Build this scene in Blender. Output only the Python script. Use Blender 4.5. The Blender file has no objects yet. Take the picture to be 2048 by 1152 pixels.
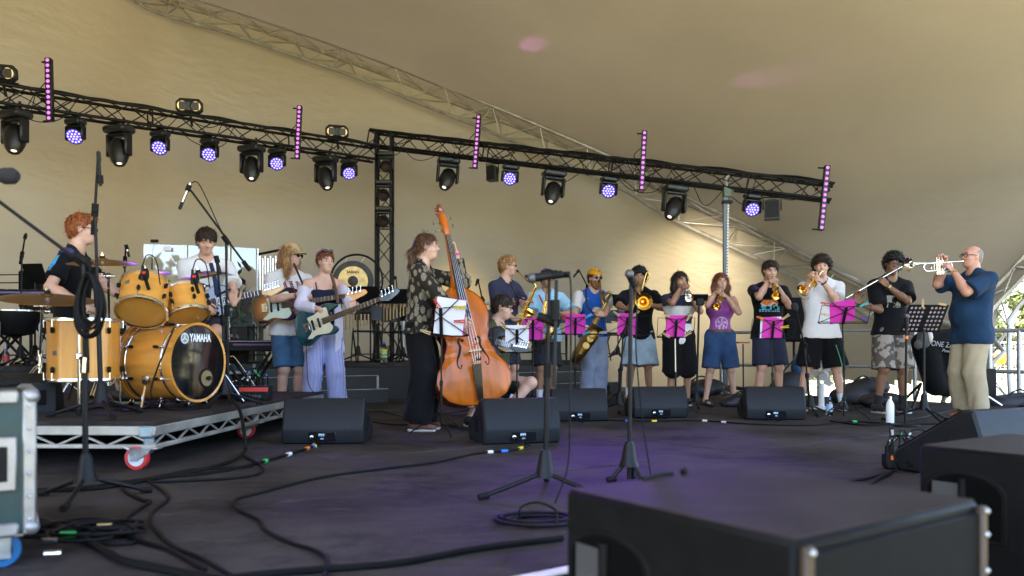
import bpy, math, random
import numpy as np
from mathutils import Vector, Matrix
random.seed(7); np.random.seed(7)
S = bpy.context.scene
R_ = math.radians
# ---------------------------------------------------------------- camera, world, sun, exposure
cam = bpy.data.cameras.new('camera'); camo = bpy.data.objects.new('camera', cam)
S.collection.objects.link(camo)
camo.location = (0, 0, 0.70); camo.rotation_euler = (R_(90), 0, 0)
cam.sensor_width = 36; cam.lens = 28.125; cam.shift_y = 124/2048
cam.clip_start = 0.05; cam.clip_end = 800
cam.dof.use_dof = True; cam.dof.focus_distance = 8.6; cam.dof.aperture_fstop = 2.0
S.camera = camo
SUN_DIR = Vector((-0.45, -0.20, 0.87)).normalized()          # towards the sun
w = bpy.data.worlds.new('World'); S.world = w; w.use_nodes = True
nt = w.node_tree
sky = nt.nodes.new('ShaderNodeTexSky'); sky.sky_type = 'NISHITA'; sky.sun_disc = False
sky.sun_elevation = math.asin(SUN_DIR.z); sky.sun_rotation = math.atan2(SUN_DIR.x, SUN_DIR.y)
sky.dust_density = 2.0
bg = nt.nodes['Background']; bg.inputs['Strength'].default_value = 0.15
nt.links.new(sky.outputs[0], bg.inputs[0])
sun = bpy.data.lights.new('sun', 'SUN'); sun.energy = 4.6; sun.angle = R_(0.5); sun.color = (1, 0.93, 0.82)
suno = bpy.data.objects.new('sun', sun); S.collection.objects.link(suno)
suno.rotation_euler = (-SUN_DIR).to_track_quat('-Z', 'Y').to_euler(); suno.location = (0, 0, 30)
S.view_settings.view_transform = 'Standard'; S.view_settings.look = 'None'
S.view_settings.exposure = 3.15; S.view_settings.gamma = 1; S.view_settings.use_curve_mapping = False
S.render.engine = 'CYCLES'
S.cycles.use_denoising = True
S.cycles.max_bounces = 8; S.cycles.diffuse_bounces = 5; S.cycles.glossy_bounces = 6; S.cycles.transmission_bounces = 8
S.cycles.transparent_max_bounces = 12; S.cycles.sample_clamp_indirect = 6.0
S.cycles.caustics_reflective = False; S.cycles.caustics_refractive = False

# ---------------------------------------------------------------- helpers
V = lambda *a: np.array(a, float)
def P(px, py, Y):                      # picture measurement -> place at distance Y
    return V((px-1024)/1600*Y, Y, 0.70+(700-py)/1600*Y)
def G(px, py, z=0.0):                  # picture measurement -> place on a level surface
    Y = 1600*(0.70-z)/(py-700)
    return V((px-1024)/1600*Y, Y, z)
UA = R_(35); UU = V(math.cos(UA), math.sin(UA), 0); VV = V(-math.sin(UA), math.cos(UA), 0); OO = V(0.056, 2.488, 0)
def ST(u, v, z=0): return OO + UU*u + VV*v + V(0, 0, z)   # stage axes -> world
def nrm(a):
    a = np.asarray(a, float); return a/(np.linalg.norm(a)+1e-12)
def frame(o, x, z):                    # matrix columns x,y,z ; x exact
    x = nrm(x); y = nrm(np.cross(z, x)); z = np.cross(x, y)
    return np.asarray(o, float), np.stack([x, y, z], 1)
def rotz(a): c, s = math.cos(a), math.sin(a); return np.array([[c, -s, 0], [s, c, 0], [0, 0, 1.]])
def rotx(a): c, s = math.cos(a), math.sin(a); return np.array([[1., 0, 0], [0, c, -s], [0, s, c]])
def roty(a): c, s = math.cos(a), math.sin(a); return np.array([[c, 0, s], [0, 1., 0], [-s, 0, c]])
def perp(d):
    d = nrm(d); a = V(0, 0, 1) if abs(d[2]) < .9 else V(1, 0, 0)
    x = nrm(np.cross(a, d)); return x, np.cross(d, x)
def spline(pts, n=8, closed=False):    # Catmull-Rom
    p = np.asarray(pts, float)
    if closed: q = np.vstack([p[-1], p, p[0], p[1]])
    else: q = np.vstack([2*p[0]-p[1], p, 2*p[-1]-p[-2]])
    out = []
    for i in range(1, len(q)-2):
        for t in np.arange(n)/n:
            a, b, c, d = q[i-1], q[i], q[i+1], q[i+2]
            out.append(.5*((2*b)+(-a+c)*t+(2*a-5*b+4*c-d)*t*t+(-a+3*b-3*c+d)*t**3))
    if not closed: out.append(p[-1])
    return np.array(out)

class MB:
    """collects shapes, then links them as ONE mesh object"""
    def __init__(s): s.v = []; s.f = []; s.m = []; s.n = 0
    def add(s, v, f, m=0):
        v = np.asarray(v, float).reshape(-1, 3); o = s.n
        s.v.append(v); s.n += len(v)
        for q in f: s.f.append([i+o for i in q]); s.m.append(m)
        return s
    def xf(s, o, R):
        s.v = [v @ np.asarray(R).T + o for v in s.v]; return s
    def box(s, c, d, R=None, bev=0, m=0):
        c = np.asarray(c, float); h = np.asarray(d, float)/2
        R = np.eye(3) if R is None else R
        if bev <= 0:
            v = np.array([[x, y, z] for x in (-1, 1) for y in (-1, 1) for z in (-1, 1)])*h
            f = [(0,1,3,2),(4,6,7,5),(0,4,5,1),(2,3,7,6),(0,2,6,4),(1,5,7,3)]
            return s.add(v@R.T+c, f, m)
        b = min(bev, h.min()*.9); v = []; idx = {}
        for x in (-1, 1):
            for y in (-1, 1):
                for z in (-1, 1):
                    for a in range(3):
                        p = np.array([x, y, z])*(h-b); p[a] += (x, y, z)[a]*b
                        idx[(x, y, z, a)] = len(v); v.append(p)
        f = []
        for a in range(3):
            o1, o2 = (a+1) % 3, (a+2) % 3
            for sg in (-1, 1):
                q = []
                for p1, p2 in ((-1,-1),(1,-1),(1,1),(-1,1)):
                    t = [0,0,0]; t[a] = sg; t[o1] = p1; t[o2] = p2; q.append(idx[(*t, a)])
                f.append(q if sg > 0 else q[::-1])
            for p1 in (-1, 1):
                for p2 in (-1, 1):
                    t0 = [0,0,0]; t1 = [0,0,0]
                    t0[a] = -1; t1[a] = 1; t0[o1] = t1[o1] = p1; t0[o2] = t1[o2] = p2
                    q = [idx[(*t0,o1)], idx[(*t1,o1)], idx[(*t1,o2)], idx[(*t0,o2)]]
                    f.append(q if p1*p2 < 0 else q[::-1])
        for x in (-1,1):
            for y in (-1,1):
                for z in (-1,1):
                    q = [idx[(x,y,z,0)], idx[(x,y,z,1)], idx[(x,y,z,2)]]
                    f.append(q if x*y*z > 0 else q[::-1])
        return s.add(np.array(v)@R.T+c, f, m)
    def cone(s, a, b, r1, r2=None, n=10, cap=True, m=0):
        r2 = r1 if r2 is None else r2
        return s.tube([a, b], [r1, r2], n, m=m, cap=cap)
    def tube(s, pts, r, n=8, closed=False, cap=True, m=0, flat=None):
        p = np.asarray(pts, float); k = len(p)
        r = np.full(k, r, float) if np.isscalar(r) else np.asarray(r, float)
        if closed: t = np.roll(p, -1, 0)-np.roll(p, 1, 0)
        else: t = np.gradient(p, axis=0)
        t /= np.linalg.norm(t, axis=1)[:, None]+1e-12
        x, y = perp(t[0]); vs = []; an = np.arange(n)*2*math.pi/n
        for i in range(k):
            x = x-t[i]*np.dot(x, t[i]); x = nrm(x); y = np.cross(t[i], x)
            vs.append(p[i]+r[i]*(np.cos(an)[:, None]*x+np.sin(an)[:, None]*y))
        f = []
        for i in range(k if closed else k-1):
            a, b = i*n, ((i+1) % k)*n
            for j in range(n):
                j2 = (j+1) % n; f.append((a+j, a+j2, b+j2, b+j))
        if cap and not closed:
            if cap != 'end': f.append(tuple(range(n-1, -1, -1)))
            f.append(tuple((k-1)*n+j for j in range(n)))
        return s.add(np.vstack(vs), f, m)
    def lathe(s, prof, o=(0,0,0), ax=(0,0,1), n=20, m=0, arc=None):
        ax = nrm(ax); x, y = perp(ax); an = np.arange(n)*2*math.pi/n; vs = []
        for r, z in prof:
            vs.append(np.asarray(o)+ax*z+max(r, 1e-5)*(np.cos(an)[:, None]*x+np.sin(an)[:, None]*y))
        f = []
        for i in range(len(prof)-1):
            a, b = i*n, (i+1)*n
            for j in range(n):
                j2 = (j+1) % n; f.append((a+j, a+j2, b+j2, b+j))
        return s.add(np.vstack(vs), f, m)
    def ell(s, c, r, R=None, n=12, m=0):
        r = np.asarray(r, float)*np.ones(3); R = np.eye(3) if R is None else R
        vs = [V(0,0,-1)]; h = max(4, n//2)
        for i in range(1, h):
            a = -math.pi/2+math.pi*i/h
            for j in range(n):
                b = 2*math.pi*j/n; vs.append(V(math.cos(a)*math.cos(b), math.cos(a)*math.sin(b), math.sin(a)))
        vs.append(V(0,0,1)); f = []
        for j in range(n): f.append((0, 1+(j+1) % n, 1+j))
        for i in range(h-2):
            for j in range(n):
                a = 1+i*n; b = a+n; f.append((a+j, a+(j+1) % n, b+(j+1) % n, b+j))
        a = 1+(h-2)*n; e = len(vs)-1
        for j in range(n): f.append((a+j, a+(j+1) % n, e))
        return s.add((np.array(vs)*r)@R.T+np.asarray(c), f, m)
    def prism(s, poly, z0, z1, m=0, bev=0):
        p = np.asarray(poly, float); n = len(p); ctr = p.mean(0)
        rings = [(p, z0), (p, z1)]
        if bev:
            e = np.roll(p, -1, 0)-np.roll(p, 1, 0); nn = np.stack([e[:, 1], -e[:, 0]], 1)
            nn /= np.linalg.norm(nn, axis=1)[:, None]+1e-9
            if np.sum((p-ctr)*nn) < 0: nn = -nn
            q = p-nn*bev; rings = [(q, z0), (p, z0+bev), (p, z1-bev), (q, z1)]
        ar = np.sum(p[:, 0]*np.roll(p[:, 1], -1)-np.roll(p[:, 0], -1)*p[:, 1])
        vs = np.vstack([np.c_[q, np.full(n, z)] for q, z in rings]); f = []
        for i in range(len(rings)-1):
            for j in range(n):
                q = (i*n+j, i*n+(j+1) % n, (i+1)*n+(j+1) % n, (i+1)*n+j); f.append(q if ar > 0 else q[::-1])
        a = tuple(range(n)); b = tuple((len(rings)-1)*n+j for j in range(n))
        f += [a[::-1], b] if ar > 0 else [a, b[::-1]]
        return s.add(vs, f, m)
    def build(s, name, mat, parent=None, smooth=True, origin=None, angle=40):
        me = bpy.data.meshes.new(name)
        v = np.vstack(s.v) if s.v else np.zeros((0, 3))
        if parent is not None and origin is None: origin = parent.get('_o')
        if origin is not None: v = v-np.asarray(origin[:])
        me.from_pydata(v.tolist(), [], s.f)
        mats = mat if isinstance(mat, (list, tuple)) else [mat]
        for q in mats: me.materials.append(q)
        if len(mats) > 1: me.polygons.foreach_set('material_index', s.m)
        if smooth:
            me.polygons.foreach_set('use_smooth', [True]*len(me.polygons)); me.set_sharp_from_angle(angle=R_(angle))
        me.update()
        return link(name, me, parent, origin if parent is None else None)
def link(name, me, parent=None, loc=None):
    o = bpy.data.objects.new(name, me); S.collection.objects.link(o)
    if parent is not None: o.parent = parent
    if loc is not None: o.location = tuple(loc)
    return o
def tag(o, label=None, cat=None, group=None, kind=None):
    if label: o['label'] = label
    if cat: o['category'] = cat
    if group: o['group'] = group
    if kind: o['kind'] = kind
    return o
def thing(name, loc, label, cat, group=None, R=None):
    """an Empty at the base of a thing; parts are given in world coordinates unless R is used"""
    o = link(name, None, None, loc); o['_o'] = [float(q) for q in loc]
    o.empty_display_size = .1
    return tag(o, label, cat, group)
def lthing(name, label, cat, group=None):                 # parts in local coordinates, placed afterwards
    o = link(name, None); o['_o'] = [0., 0., 0.]; return tag(o, label, cat, group)
def sub(o, parent):                                        # make the next level share the thing's origin
    o['_o'] = [float(q) for q in parent['_o']]; return o
def copy_tree(o, parent=None):
    c = o.copy(); S.collection.objects.link(c)
    if parent is not None: c.parent = parent
    for ch in list(o.children): copy_tree(ch, c)
    return c
def place(o, loc, R=None, sc=1.0):
    M = Matrix.Identity(4)
    if R is not None:
        for i in range(3):
            for j in range(3): M[i][j] = float(R[i][j])*sc
    elif sc != 1: M = Matrix.Scale(sc, 4)
    M.translation = Vector([float(q) for q in loc]); o.matrix_local = M
    return o
_unit = {}
def rod(name, a, b, r, mat, parent, n=8, k=None):          # shared-mesh round bar between two points
    key = (mat.name, n, k)
    if key not in _unit:
        mb = MB().cone((0,0,0), (0,0,1), 1, 1, n)
        o = mb.build('rod', mat); _unit[key] = o.data; bpy.data.objects.remove(o)
    o = link(name, _unit[key], parent)
    org = np.array(parent['_o'][:]) if parent is not None else np.zeros(3)
    a = np.asarray(a, float)-org; b = np.asarray(b, float)-org
    d = b-a; L = np.linalg.norm(d); x, y = perp(d); z = d/L
    M = Matrix.Identity(4)
    for i in range(3): M[i][0] = x[i]*r; M[i][1] = y[i]*r; M[i][2] = z[i]*L; M[i][3] = a[i]
    o.matrix_local = M
    return o

# ---------------------------------------------------------------- materials
M = {}
def mat(name, col, rough=.5, metal=0., var=.12, scale=8., bump=0., bscale=None, emit=0, ecol=None, coat=0., spec=.5, aniso=None, detail=4., sheen=0., rvar=.1):
    if name in M: return M[name]
    m = bpy.data.materials.new(name); m.use_nodes = True; n = m.node_tree.nodes; l = m.node_tree.links
    b = n['Principled BSDF']; b.inputs['Roughness'].default_value = rough; b.inputs['Metallic'].default_value = metal
    b.inputs['Specular IOR Level'].default_value = spec
    if coat: b.inputs['Coat Weight'].default_value = coat; b.inputs['Coat Roughness'].default_value = .06
    if sheen: b.inputs['Sheen Weight'].default_value = sheen
    tc = n.new('ShaderNodeTexCoord'); mp = n.new('ShaderNodeMapping'); l.new(tc.outputs['Object'], mp.inputs[0])
    if aniso: mp.inputs['Scale'].default_value = aniso
    nz = n.new('ShaderNodeTexNoise'); nz.inputs['Scale'].default_value = scale; nz.inputs['Detail'].default_value = detail
    l.new(mp.outputs[0], nz.inputs[0])
    c = np.array(col[:3])
    cr = n.new('ShaderNodeValToRGB'); cr.color_ramp.elements[0].position = .3; cr.color_ramp.elements[1].position = .7
    cr.color_ramp.elements[0].color = (*np.clip(c*(1-var), 0, 1), 1); cr.color_ramp.elements[1].color = (*np.clip(c*(1+var), 0, 1), 1)
    l.new(nz.outputs[0], cr.inputs[0]); l.new(cr.outputs[0], b.inputs['Base Color'])
    if rvar:
        mr = n.new('ShaderNodeMapRange'); mr.inputs[3].default_value = max(0, rough-rvar); mr.inputs[4].default_value = min(1, rough+rvar)
        l.new(nz.outputs[0], mr.inputs[0]); l.new(mr.outputs[0], b.inputs['Roughness'])
    if bump:
        n2 = n.new('ShaderNodeTexNoise'); n2.inputs['Scale'].default_value = bscale or scale*4; n2.inputs['Detail'].default_value = 4
        l.new(mp.outputs[0], n2.inputs[0]); bp = n.new('ShaderNodeBump'); bp.inputs['Strength'].default_value = bump; bp.inputs['Distance'].default_value = .01
        l.new(n2.outputs[0], bp.inputs['Height']); l.new(bp.outputs[0], b.inputs['Normal'])
    if emit:
        b.inputs['Emission Color'].default_value = (*(ecol or col), 1); b.inputs['Emission Strength'].default_value = emit
    M[name] = m; return m
def nodes(m): return m.node_tree.nodes, m.node_tree.links, m.node_tree.nodes['Principled BSDF']
def scuff(m, col, amt=.5, scale=3., lo=.60, hi=.72, stretch=(1, 6, 1), rot=(0, 0, .9), rough=None):
    n, l, b = nodes(m); tc = n.new('ShaderNodeTexCoord'); n2 = n.new('ShaderNodeTexNoise'); n2.inputs['Scale'].default_value = scale; n2.inputs['Detail'].default_value = 10; n2.inputs['Roughness'].default_value = .75
    mp = n.new('ShaderNodeMapping'); mp.inputs['Scale'].default_value = stretch; mp.inputs['Rotation'].default_value = rot
    l.new(tc.outputs['Object'], mp.inputs[0]); l.new(mp.outputs[0], n2.inputs[0])
    mr = n.new('ShaderNodeMapRange'); mr.inputs[1].default_value = lo; mr.inputs[2].default_value = hi; mr.inputs[4].default_value = amt; l.new(n2.outputs[0], mr.inputs[0])
    mx = n.new('ShaderNodeMix'); mx.data_type = 'RGBA'; src = b.inputs['Base Color'].links[0].from_socket
    l.new(mr.outputs[0], mx.inputs[0]); l.new(src, mx.inputs[6]); mx.inputs[7].default_value = (*col, 1); l.new(mx.outputs[2], b.inputs['Base Color']); return m
black = mat('black_paint', (.0045,.0045,.005), .5, var=.3, scale=20, bump=.05, spec=.22)
blackmetal = mat('black_metal', (.006,.006,.007), .45, .15, var=.3, scale=15, spec=.25)
rubber = mat('rubber', (.005,.005,.005), .7, var=.3, spec=.2)
cable = mat('cable_rubber', (.0035,.0035,.004), .55, var=.3, spec=.16)
chrome = mat('chrome', (.75,.75,.77), .14, 1., var=.06)
alu = mat('aluminium', (.40,.385,.35), .42, .6, var=.25, scale=6, bump=.06)
galv = mat('galvanised', (.40,.42,.44), .4, .7, var=.25, scale=30, bump=.06)
brass = mat('brass', (.85,.56,.15), .22, 1., var=.10, scale=12)
oldbrass = mat('aged_brass', (.32,.20,.06), .36, 1., var=.35, scale=14)
silver = mat('silver_plate', (.86,.84,.82), .13, 1., var=.05)
white = mat('white_plastic', (.75,.75,.74), .4, var=.05)
paper = mat('paper', (.74,.75,.82), .8, var=.04, scale=5, bump=.06)
pink = mat('pink_card', (.60,.03,.36), .55, var=.10, scale=5, bump=.05)
woodpeg = mat('peg_wood', (.62,.42,.20), .6, var=.15)
red = mat('red_plastic', (.6,.02,.02), .4); yellow = mat('yellow_plastic', (.75,.55,.02), .4); orange = mat('orange_plastic', (.8,.18,.01), .4)
teal_peg = mat('teal_plastic', (.02,.45,.45), .4); bluep = mat('blue_plastic', (.02,.15,.6), .4); greenp = mat('green_plastic', (.02,.45,.10), .4)
violetp = mat('violet_plastic', (.15,.05,.4), .4)
PEG = dict(w=woodpeg, r=red, y=yellow, o=orange, t=teal_peg, b=bluep, v=violetp)
# ---------------------------------------------------------------- implicit surfaces for bodies and clothes
_wd = np.random.RandomState(3).normal(size=(10, 3)); _wd /= np.linalg.norm(_wd, axis=1)[:, None]
_wp = np.random.RandomState(4).uniform(0, 6.28, 10)
def waves(x, y, z, f, seed=0, n=5):
    s = 0
    for i in range(n):
        d = _wd[(i+seed) % 10]; s = s+np.sin((x*d[0]+y*d[1]+z*d[2])*f*(1+.37*i)+_wp[(i*3+seed) % 10])/(1+.3*i)
    return s/n
def creases(x, y, z, f, seed=0):
    s = 0
    for i in range(4):
        d, e = _wd[(i+seed) % 10], _wd[(i*3+seed+4) % 10]
        ph = (x*d[0]+y*d[1]+z*d[2])*f*(.6+.3*i)+1.5*np.sin((x*e[0]+y*e[1]+z*e[2])*f*.45+_wp[(i+seed) % 10])
        s = s+(1-2*np.abs(np.sin(ph*.5)))*np.clip(np.sin((x*e[1]+y*e[2]+z*e[0])*f*.35+_wp[(i*2+seed) % 10])+.3, 0, 1)
    return s/2
HL = {}
def strands(o, hm, parent, n, L, w, seed, curl):
    if hm.name not in HL:
        c = np.array(hm.node_tree.nodes['Color Ramp'].color_ramp.elements[1].color[:3]); HL[hm.name] = mat(hm.name+'_light', tuple(c*1.35+.006), .5, var=.3, spec=.2)
    hl = HL[hm.name]
    me = o.data; k = len(me.vertices); co = np.zeros(k*3); no = np.zeros(k*3); me.vertices.foreach_get('co', co); me.vertices.foreach_get('normal', no)
    co = co.reshape(-1, 3); no = no.reshape(-1, 3); rs = np.random.RandomState(seed); i = rs.randint(0, k, n); p, q = co[i], no[i]
    g = np.tile(V(0, 0, -1.), (n, 1))+rs.normal(size=(n, 3))*(.9 if curl else .35); d = g-q*np.sum(g*q, 1)[:, None]+q*(.7 if curl else .10)*rs.uniform(0, 1, n)[:, None]; d /= np.linalg.norm(d, axis=1)[:, None]
    ln = (L*rs.uniform(.5, 1.2, n))[:, None]; s_ = np.cross(d, q); s_ /= np.linalg.norm(s_, axis=1)[:, None]+1e-9; lift = rs.uniform(.001, .008, n)[:, None]
    a = p-q*.002; b = p+d*ln*.5+q*lift*(1.6 if curl else 1); c = p+d*ln+(q*lift*(-.2) if curl else q*lift*.8)
    v = np.stack([a-s_*w, a+s_*w, b+s_*w, b-s_*w, c+s_*w*.2, c-s_*w*.2], 1).reshape(-1, 3); f = np.concatenate([np.arange(n)[:, None]*6+V(0,1,2,3).astype(int), np.arange(n)[:, None]*6+V(3,2,4,5).astype(int)])
    m2 = qmesh('hair_strands', v, f); m2.materials.append(hm); m2.materials.append(hl); m2.polygons.foreach_set('material_index', np.tile((rs.uniform(size=n) > .6).astype(np.int32), 2)); tag(link('hair_strands', m2, parent), kind='stuff')
class Field:
    def __init__(s, lo, hi, h):
        s.h = h; s.lo = np.asarray(lo, float); n = np.ceil((np.asarray(hi)-s.lo)/h).astype(int)+1
        s.n = n; s.F = np.full(n, .3, np.float32)
        s.g = [(s.lo[i]+h*np.arange(n[i])).astype(np.float32) for i in range(3)]
    def sl(s, lo, hi):
        a = np.clip(np.floor((np.asarray(lo)-s.lo)/s.h).astype(int), 0, s.n-1); b = np.clip(np.ceil((np.asarray(hi)-s.lo)/s.h).astype(int)+1, 1, s.n)
        return tuple(slice(int(a[i]), int(max(b[i], a[i]+1))) for i in range(3))
    def xyz(s, q):
        return s.g[0][q[0]][:, None, None], s.g[1][q[1]][None, :, None], s.g[2][q[2]][None, None, :]
    def prim(s, p, k, inf=0.):
        kind = p[0]; mg = k+3*s.h+abs(inf)
        if kind == 'c':                      # round cone a,b,r1,r2[,normal,squash][,cut planes]
            a, b, r1, r2 = p[1:5]; nn = p[5] if len(p) > 5 else None; fa = p[6] if len(p) > 6 else 1
            cuts = p[7] if len(p) > 7 else ()
            r = max(r1, r2)+inf; q = s.sl(np.minimum(a, b)-r-mg, np.maximum(a, b)+r+mg)
            x, y, z = s.xyz(q); ab = b-a; L2 = float(ab@ab)+1e-12
            X, Y, Z = x-a[0], y-a[1], z-a[2]
            t = np.clip((X*ab[0]+Y*ab[1]+Z*ab[2])/L2, 0, 1)
            X = X-t*ab[0]; Y = Y-t*ab[1]; Z = Z-t*ab[2]
            if nn is not None:
                e = (X*nn[0]+Y*nn[1]+Z*nn[2])*(1/fa-1); X = X+e*nn[0]; Y = Y+e*nn[1]; Z = Z+e*nn[2]
                d = (np.sqrt(X*X+Y*Y+Z*Z)-(r1+inf+t*(r2-r1)))*((1+fa)/2)
            else: d = np.sqrt(X*X+Y*Y+Z*Z)-(r1+inf+t*(r2-r1))
            for c, nv in cuts: d = np.maximum(d, (x-c[0])*nv[0]+(y-c[1])*nv[1]+(z-c[2])*nv[2])
        else:                                # ellipsoid c, r(3), R, (subtract if k<0 handled by caller)
            c, r, Rm = p[1:4]; r = np.asarray(r, float)+inf; m = r.max()
            q = s.sl(c-m-mg, c+m+mg); x, y, z = s.xyz(q); X, Y, Z = x-c[0], y-c[1], z-c[2]
            u = [(X*Rm[0, i]+Y*Rm[1, i]+Z*Rm[2, i])/r[i] for i in range(3)]
            l = np.sqrt(u[0]**2+u[1]**2+u[2]**2)
            g = np.sqrt((u[0]/r[0])**2+(u[1]/r[1])**2+(u[2]/r[2])**2)+1e-6
            d = l*(l-1)/g
        return q, d.astype(np.float32)
    def add(s, p, k=.02, inf=0.):
        q, d = s.prim(p, k, inf); a = s.F[q]
        if k > 0:
            h = np.clip(.5+.5*(a-d)/k, 0, 1); s.F[q] = a+(d-a)*h-k*h*(1-h)
        else: s.F[q] = np.minimum(a, d)
    def cutp(s, p, k=.01, inf=0.):           # subtract a primitive
        q, d = s.prim(p, k, inf); a = s.F[q]; h = np.clip(.5+.5*(a+d)/k, 0, 1)
        s.F[q] = np.maximum(a, -d) if k <= 0 else np.maximum(a, -d)+.25*k*np.clip(1-np.abs(a+d)/k, 0, 1)**2
    def plane(s, c, n):
        x, y, z = s.xyz((slice(None),)*3); s.F = np.maximum(s.F, ((x-c[0])*n[0]+(y-c[1])*n[1]+(z-c[2])*n[2]).astype(np.float32))
    def wrinkle(s, amp, f, seed=0):
        q = np.abs(s.F) < .04
        i = np.nonzero(q); x, y, z = s.g[0][i[0]], s.g[1][i[1]], s.g[2][i[2]]*.55
        s.F[i] += (amp*(.45*waves(x, y, z, f, seed)+.75*creases(x, y, z, f, seed))).astype(np.float32)
    def mesh(s):
        F = s.F; F[0] = F[-1] = .3; F[:, 0] = F[:, -1] = .3; F[:, :, 0] = F[:, :, -1] = .3
        I = F < 0; C = np.zeros(np.array(F.shape)-1, np.int8)
        for a in (0, 1):
            for b in (0, 1):
                for c in (0, 1):
                    C += I[a:F.shape[0]-1+a, b:F.shape[1]-1+b, c:F.shape[2]-1+c]
        act = (C > 0) & (C < 8); ix = np.nonzero(act); n = len(ix[0])
        idx = np.full(C.shape, -1, np.int64); idx[ix] = np.arange(n)
        cv = {}
        for a in (0, 1):
            for b in (0, 1):
                for c in (0, 1): cv[a, b, c] = F[ix[0]+a, ix[1]+b, ix[2]+c]
        acc = np.zeros((n, 3)); cnt = np.zeros(n)
        for ax in range(3):
            for o1 in (0, 1):
                for o2 in (0, 1):
                    k0 = [o1, o2]; k0.insert(ax, 0); k1 = list(k0); k1[ax] = 1
                    v0, v1 = cv[tuple(k0)], cv[tuple(k1)]; m = (v0 < 0) != (v1 < 0)
                    t = np.where(m, v0/(v0-v1+1e-12), 0); p = np.tile(np.array(k0, float), (n, 1)); p[:, ax] = t
                    acc += p*m[:, None]; cnt += m
        v = (np.stack(ix, 1)+acc/cnt[:, None])*s.h+s.lo
        fs = []
        for ax in range(3):
            o1, o2 = [(1, 2), (2, 0), (0, 1)][ax]
            A = [slice(1, -1)]*3; B = [slice(1, -1)]*3
            A[ax] = slice(0, F.shape[ax]-1); B[ax] = slice(1, F.shape[ax])
            a = I[tuple(A)]; b = I[tuple(B)]; e = np.nonzero(a != b); ins = a[e]
            g = np.stack(e, 1)+1; g[:, ax] -= 1
            def cell(d1, d2):
                c = g.copy(); c[:, o1] += d1; c[:, o2] += d2; return idx[c[:, 0], c[:, 1], c[:, 2]]
            q = np.stack([cell(-1, -1), cell(0, -1), cell(0, 0), cell(-1, 0)], 1)
            q[~ins] = q[~ins][:, ::-1]; fs.append(q)
        f = np.vstack(fs); return v, f
    def smooth(s, v, f, it=1):
        for _ in range(it):
            acc = np.zeros_like(v); c = np.zeros(len(v))
            for i in range(4):
                np.add.at(acc, f[:, i], v[f[:, (i+1) % 4]]+v[f[:, (i+3) % 4]]); np.add.at(c, f[:, i], 2)
            v = v*.4+.6*acc/np.maximum(c, 1)[:, None]
        return v
    def build(s, name, m, parent, sm=1, matfn=None):
        v, f = s.mesh()
        if sm: v = s.smooth(v, f, sm)
        me = qmesh(name, v-np.array(parent['_o'][:]), f)
        ms = m if isinstance(m, (list, tuple)) else [m]
        for q in ms: me.materials.append(q)
        if matfn is not None: me.polygons.foreach_set('material_index', matfn(v[f].mean(1)).astype(np.int32))
        return link(name, me, parent)
    def sample(s, p):
        q = (p-s.lo)/s.h; i = np.clip(np.floor(q).astype(int), 0, s.n-2); t = np.clip(q-i, 0, 1); r = 0
        for a in (0, 1):
            for b in (0, 1):
                for c in (0, 1):
                    r = r+s.F[i[:, 0]+a, i[:, 1]+b, i[:, 2]+c]*(t[:, 0] if a else 1-t[:, 0])*(t[:, 1] if b else 1-t[:, 1])*(t[:, 2] if c else 1-t[:, 2])
        return r
def qmesh(name, v, f):
    me = bpy.data.meshes.new(name); n, k = len(v), len(f)
    me.vertices.add(n); me.vertices.foreach_set('co', np.ascontiguousarray(v, np.float32).ravel())
    me.loops.add(k*4); me.loops.foreach_set('vertex_index', np.ascontiguousarray(f, np.int32).ravel())
    me.polygons.add(k); me.polygons.foreach_set('loop_start', np.arange(k, dtype=np.int32)*4)
    me.polygons.foreach_set('use_smooth', np.ones(k, bool)); me.update(calc_edges=True); me.validate(); return me
def patch(name, field, c, n, up, w, h, fn, mats, parent, res=.006, off=.003, back=.25):
    """flat print lying on a garment: fn(u,v)-> material index or -1, u,v in metres"""
    n = nrm(n); up = nrm(np.asarray(up)-n*np.dot(up, n)); sd = np.cross(up, n)
    us = np.arange(-w/2, w/2+res/2, res); vs = np.arange(-h/2, h/2+res/2, res)
    A, B = np.meshgrid(us, vs, indexing='ij'); p0 = c+A.ravel()[:, None]*sd+B.ravel()[:, None]*up
    t = np.full(len(p0), np.nan); prev = None
    for d in np.arange(back, -back, -.004):
        q = field.sample(p0+n*d); hit = np.isnan(t) & (q < 0); t[hit] = d+.004*(q[hit]/(q[hit]-1e-6-(prev[hit] if prev is not None else .01)))*0
        prev = q
    p = p0+n*(t[:, None]+off); N = len(vs); fs = []; mi = []
    fn_ = fn
    for i in range(len(us)-1):
        for j in range(N-1):
            q = [i*N+j, (i+1)*N+j, (i+1)*N+j+1, i*N+j+1]
            if np.isnan(t[q]).any() or np.ptp(t[q]) > .05: continue
            k = fn_(us[i]+res/2, vs[j]+res/2)
            if k is None or k < 0: continue
            fs.append(q); mi.append(k)
    if not fs: return None
    used = sorted({a for q in fs for a in q}); rm = {a: i for i, a in enumerate(used)}
    me = bpy.data.meshes.new(name); me.from_pydata((p[used]-np.array(parent['_o'][:])).tolist(), [], [[rm[a] for a in q] for q in fs])
    for m in mats: me.materials.append(m)
    me.polygons.foreach_set('material_index', mi); me.polygons.foreach_set('use_smooth', [True]*len(fs)); me.update()
    return link(name, me, parent)

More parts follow.
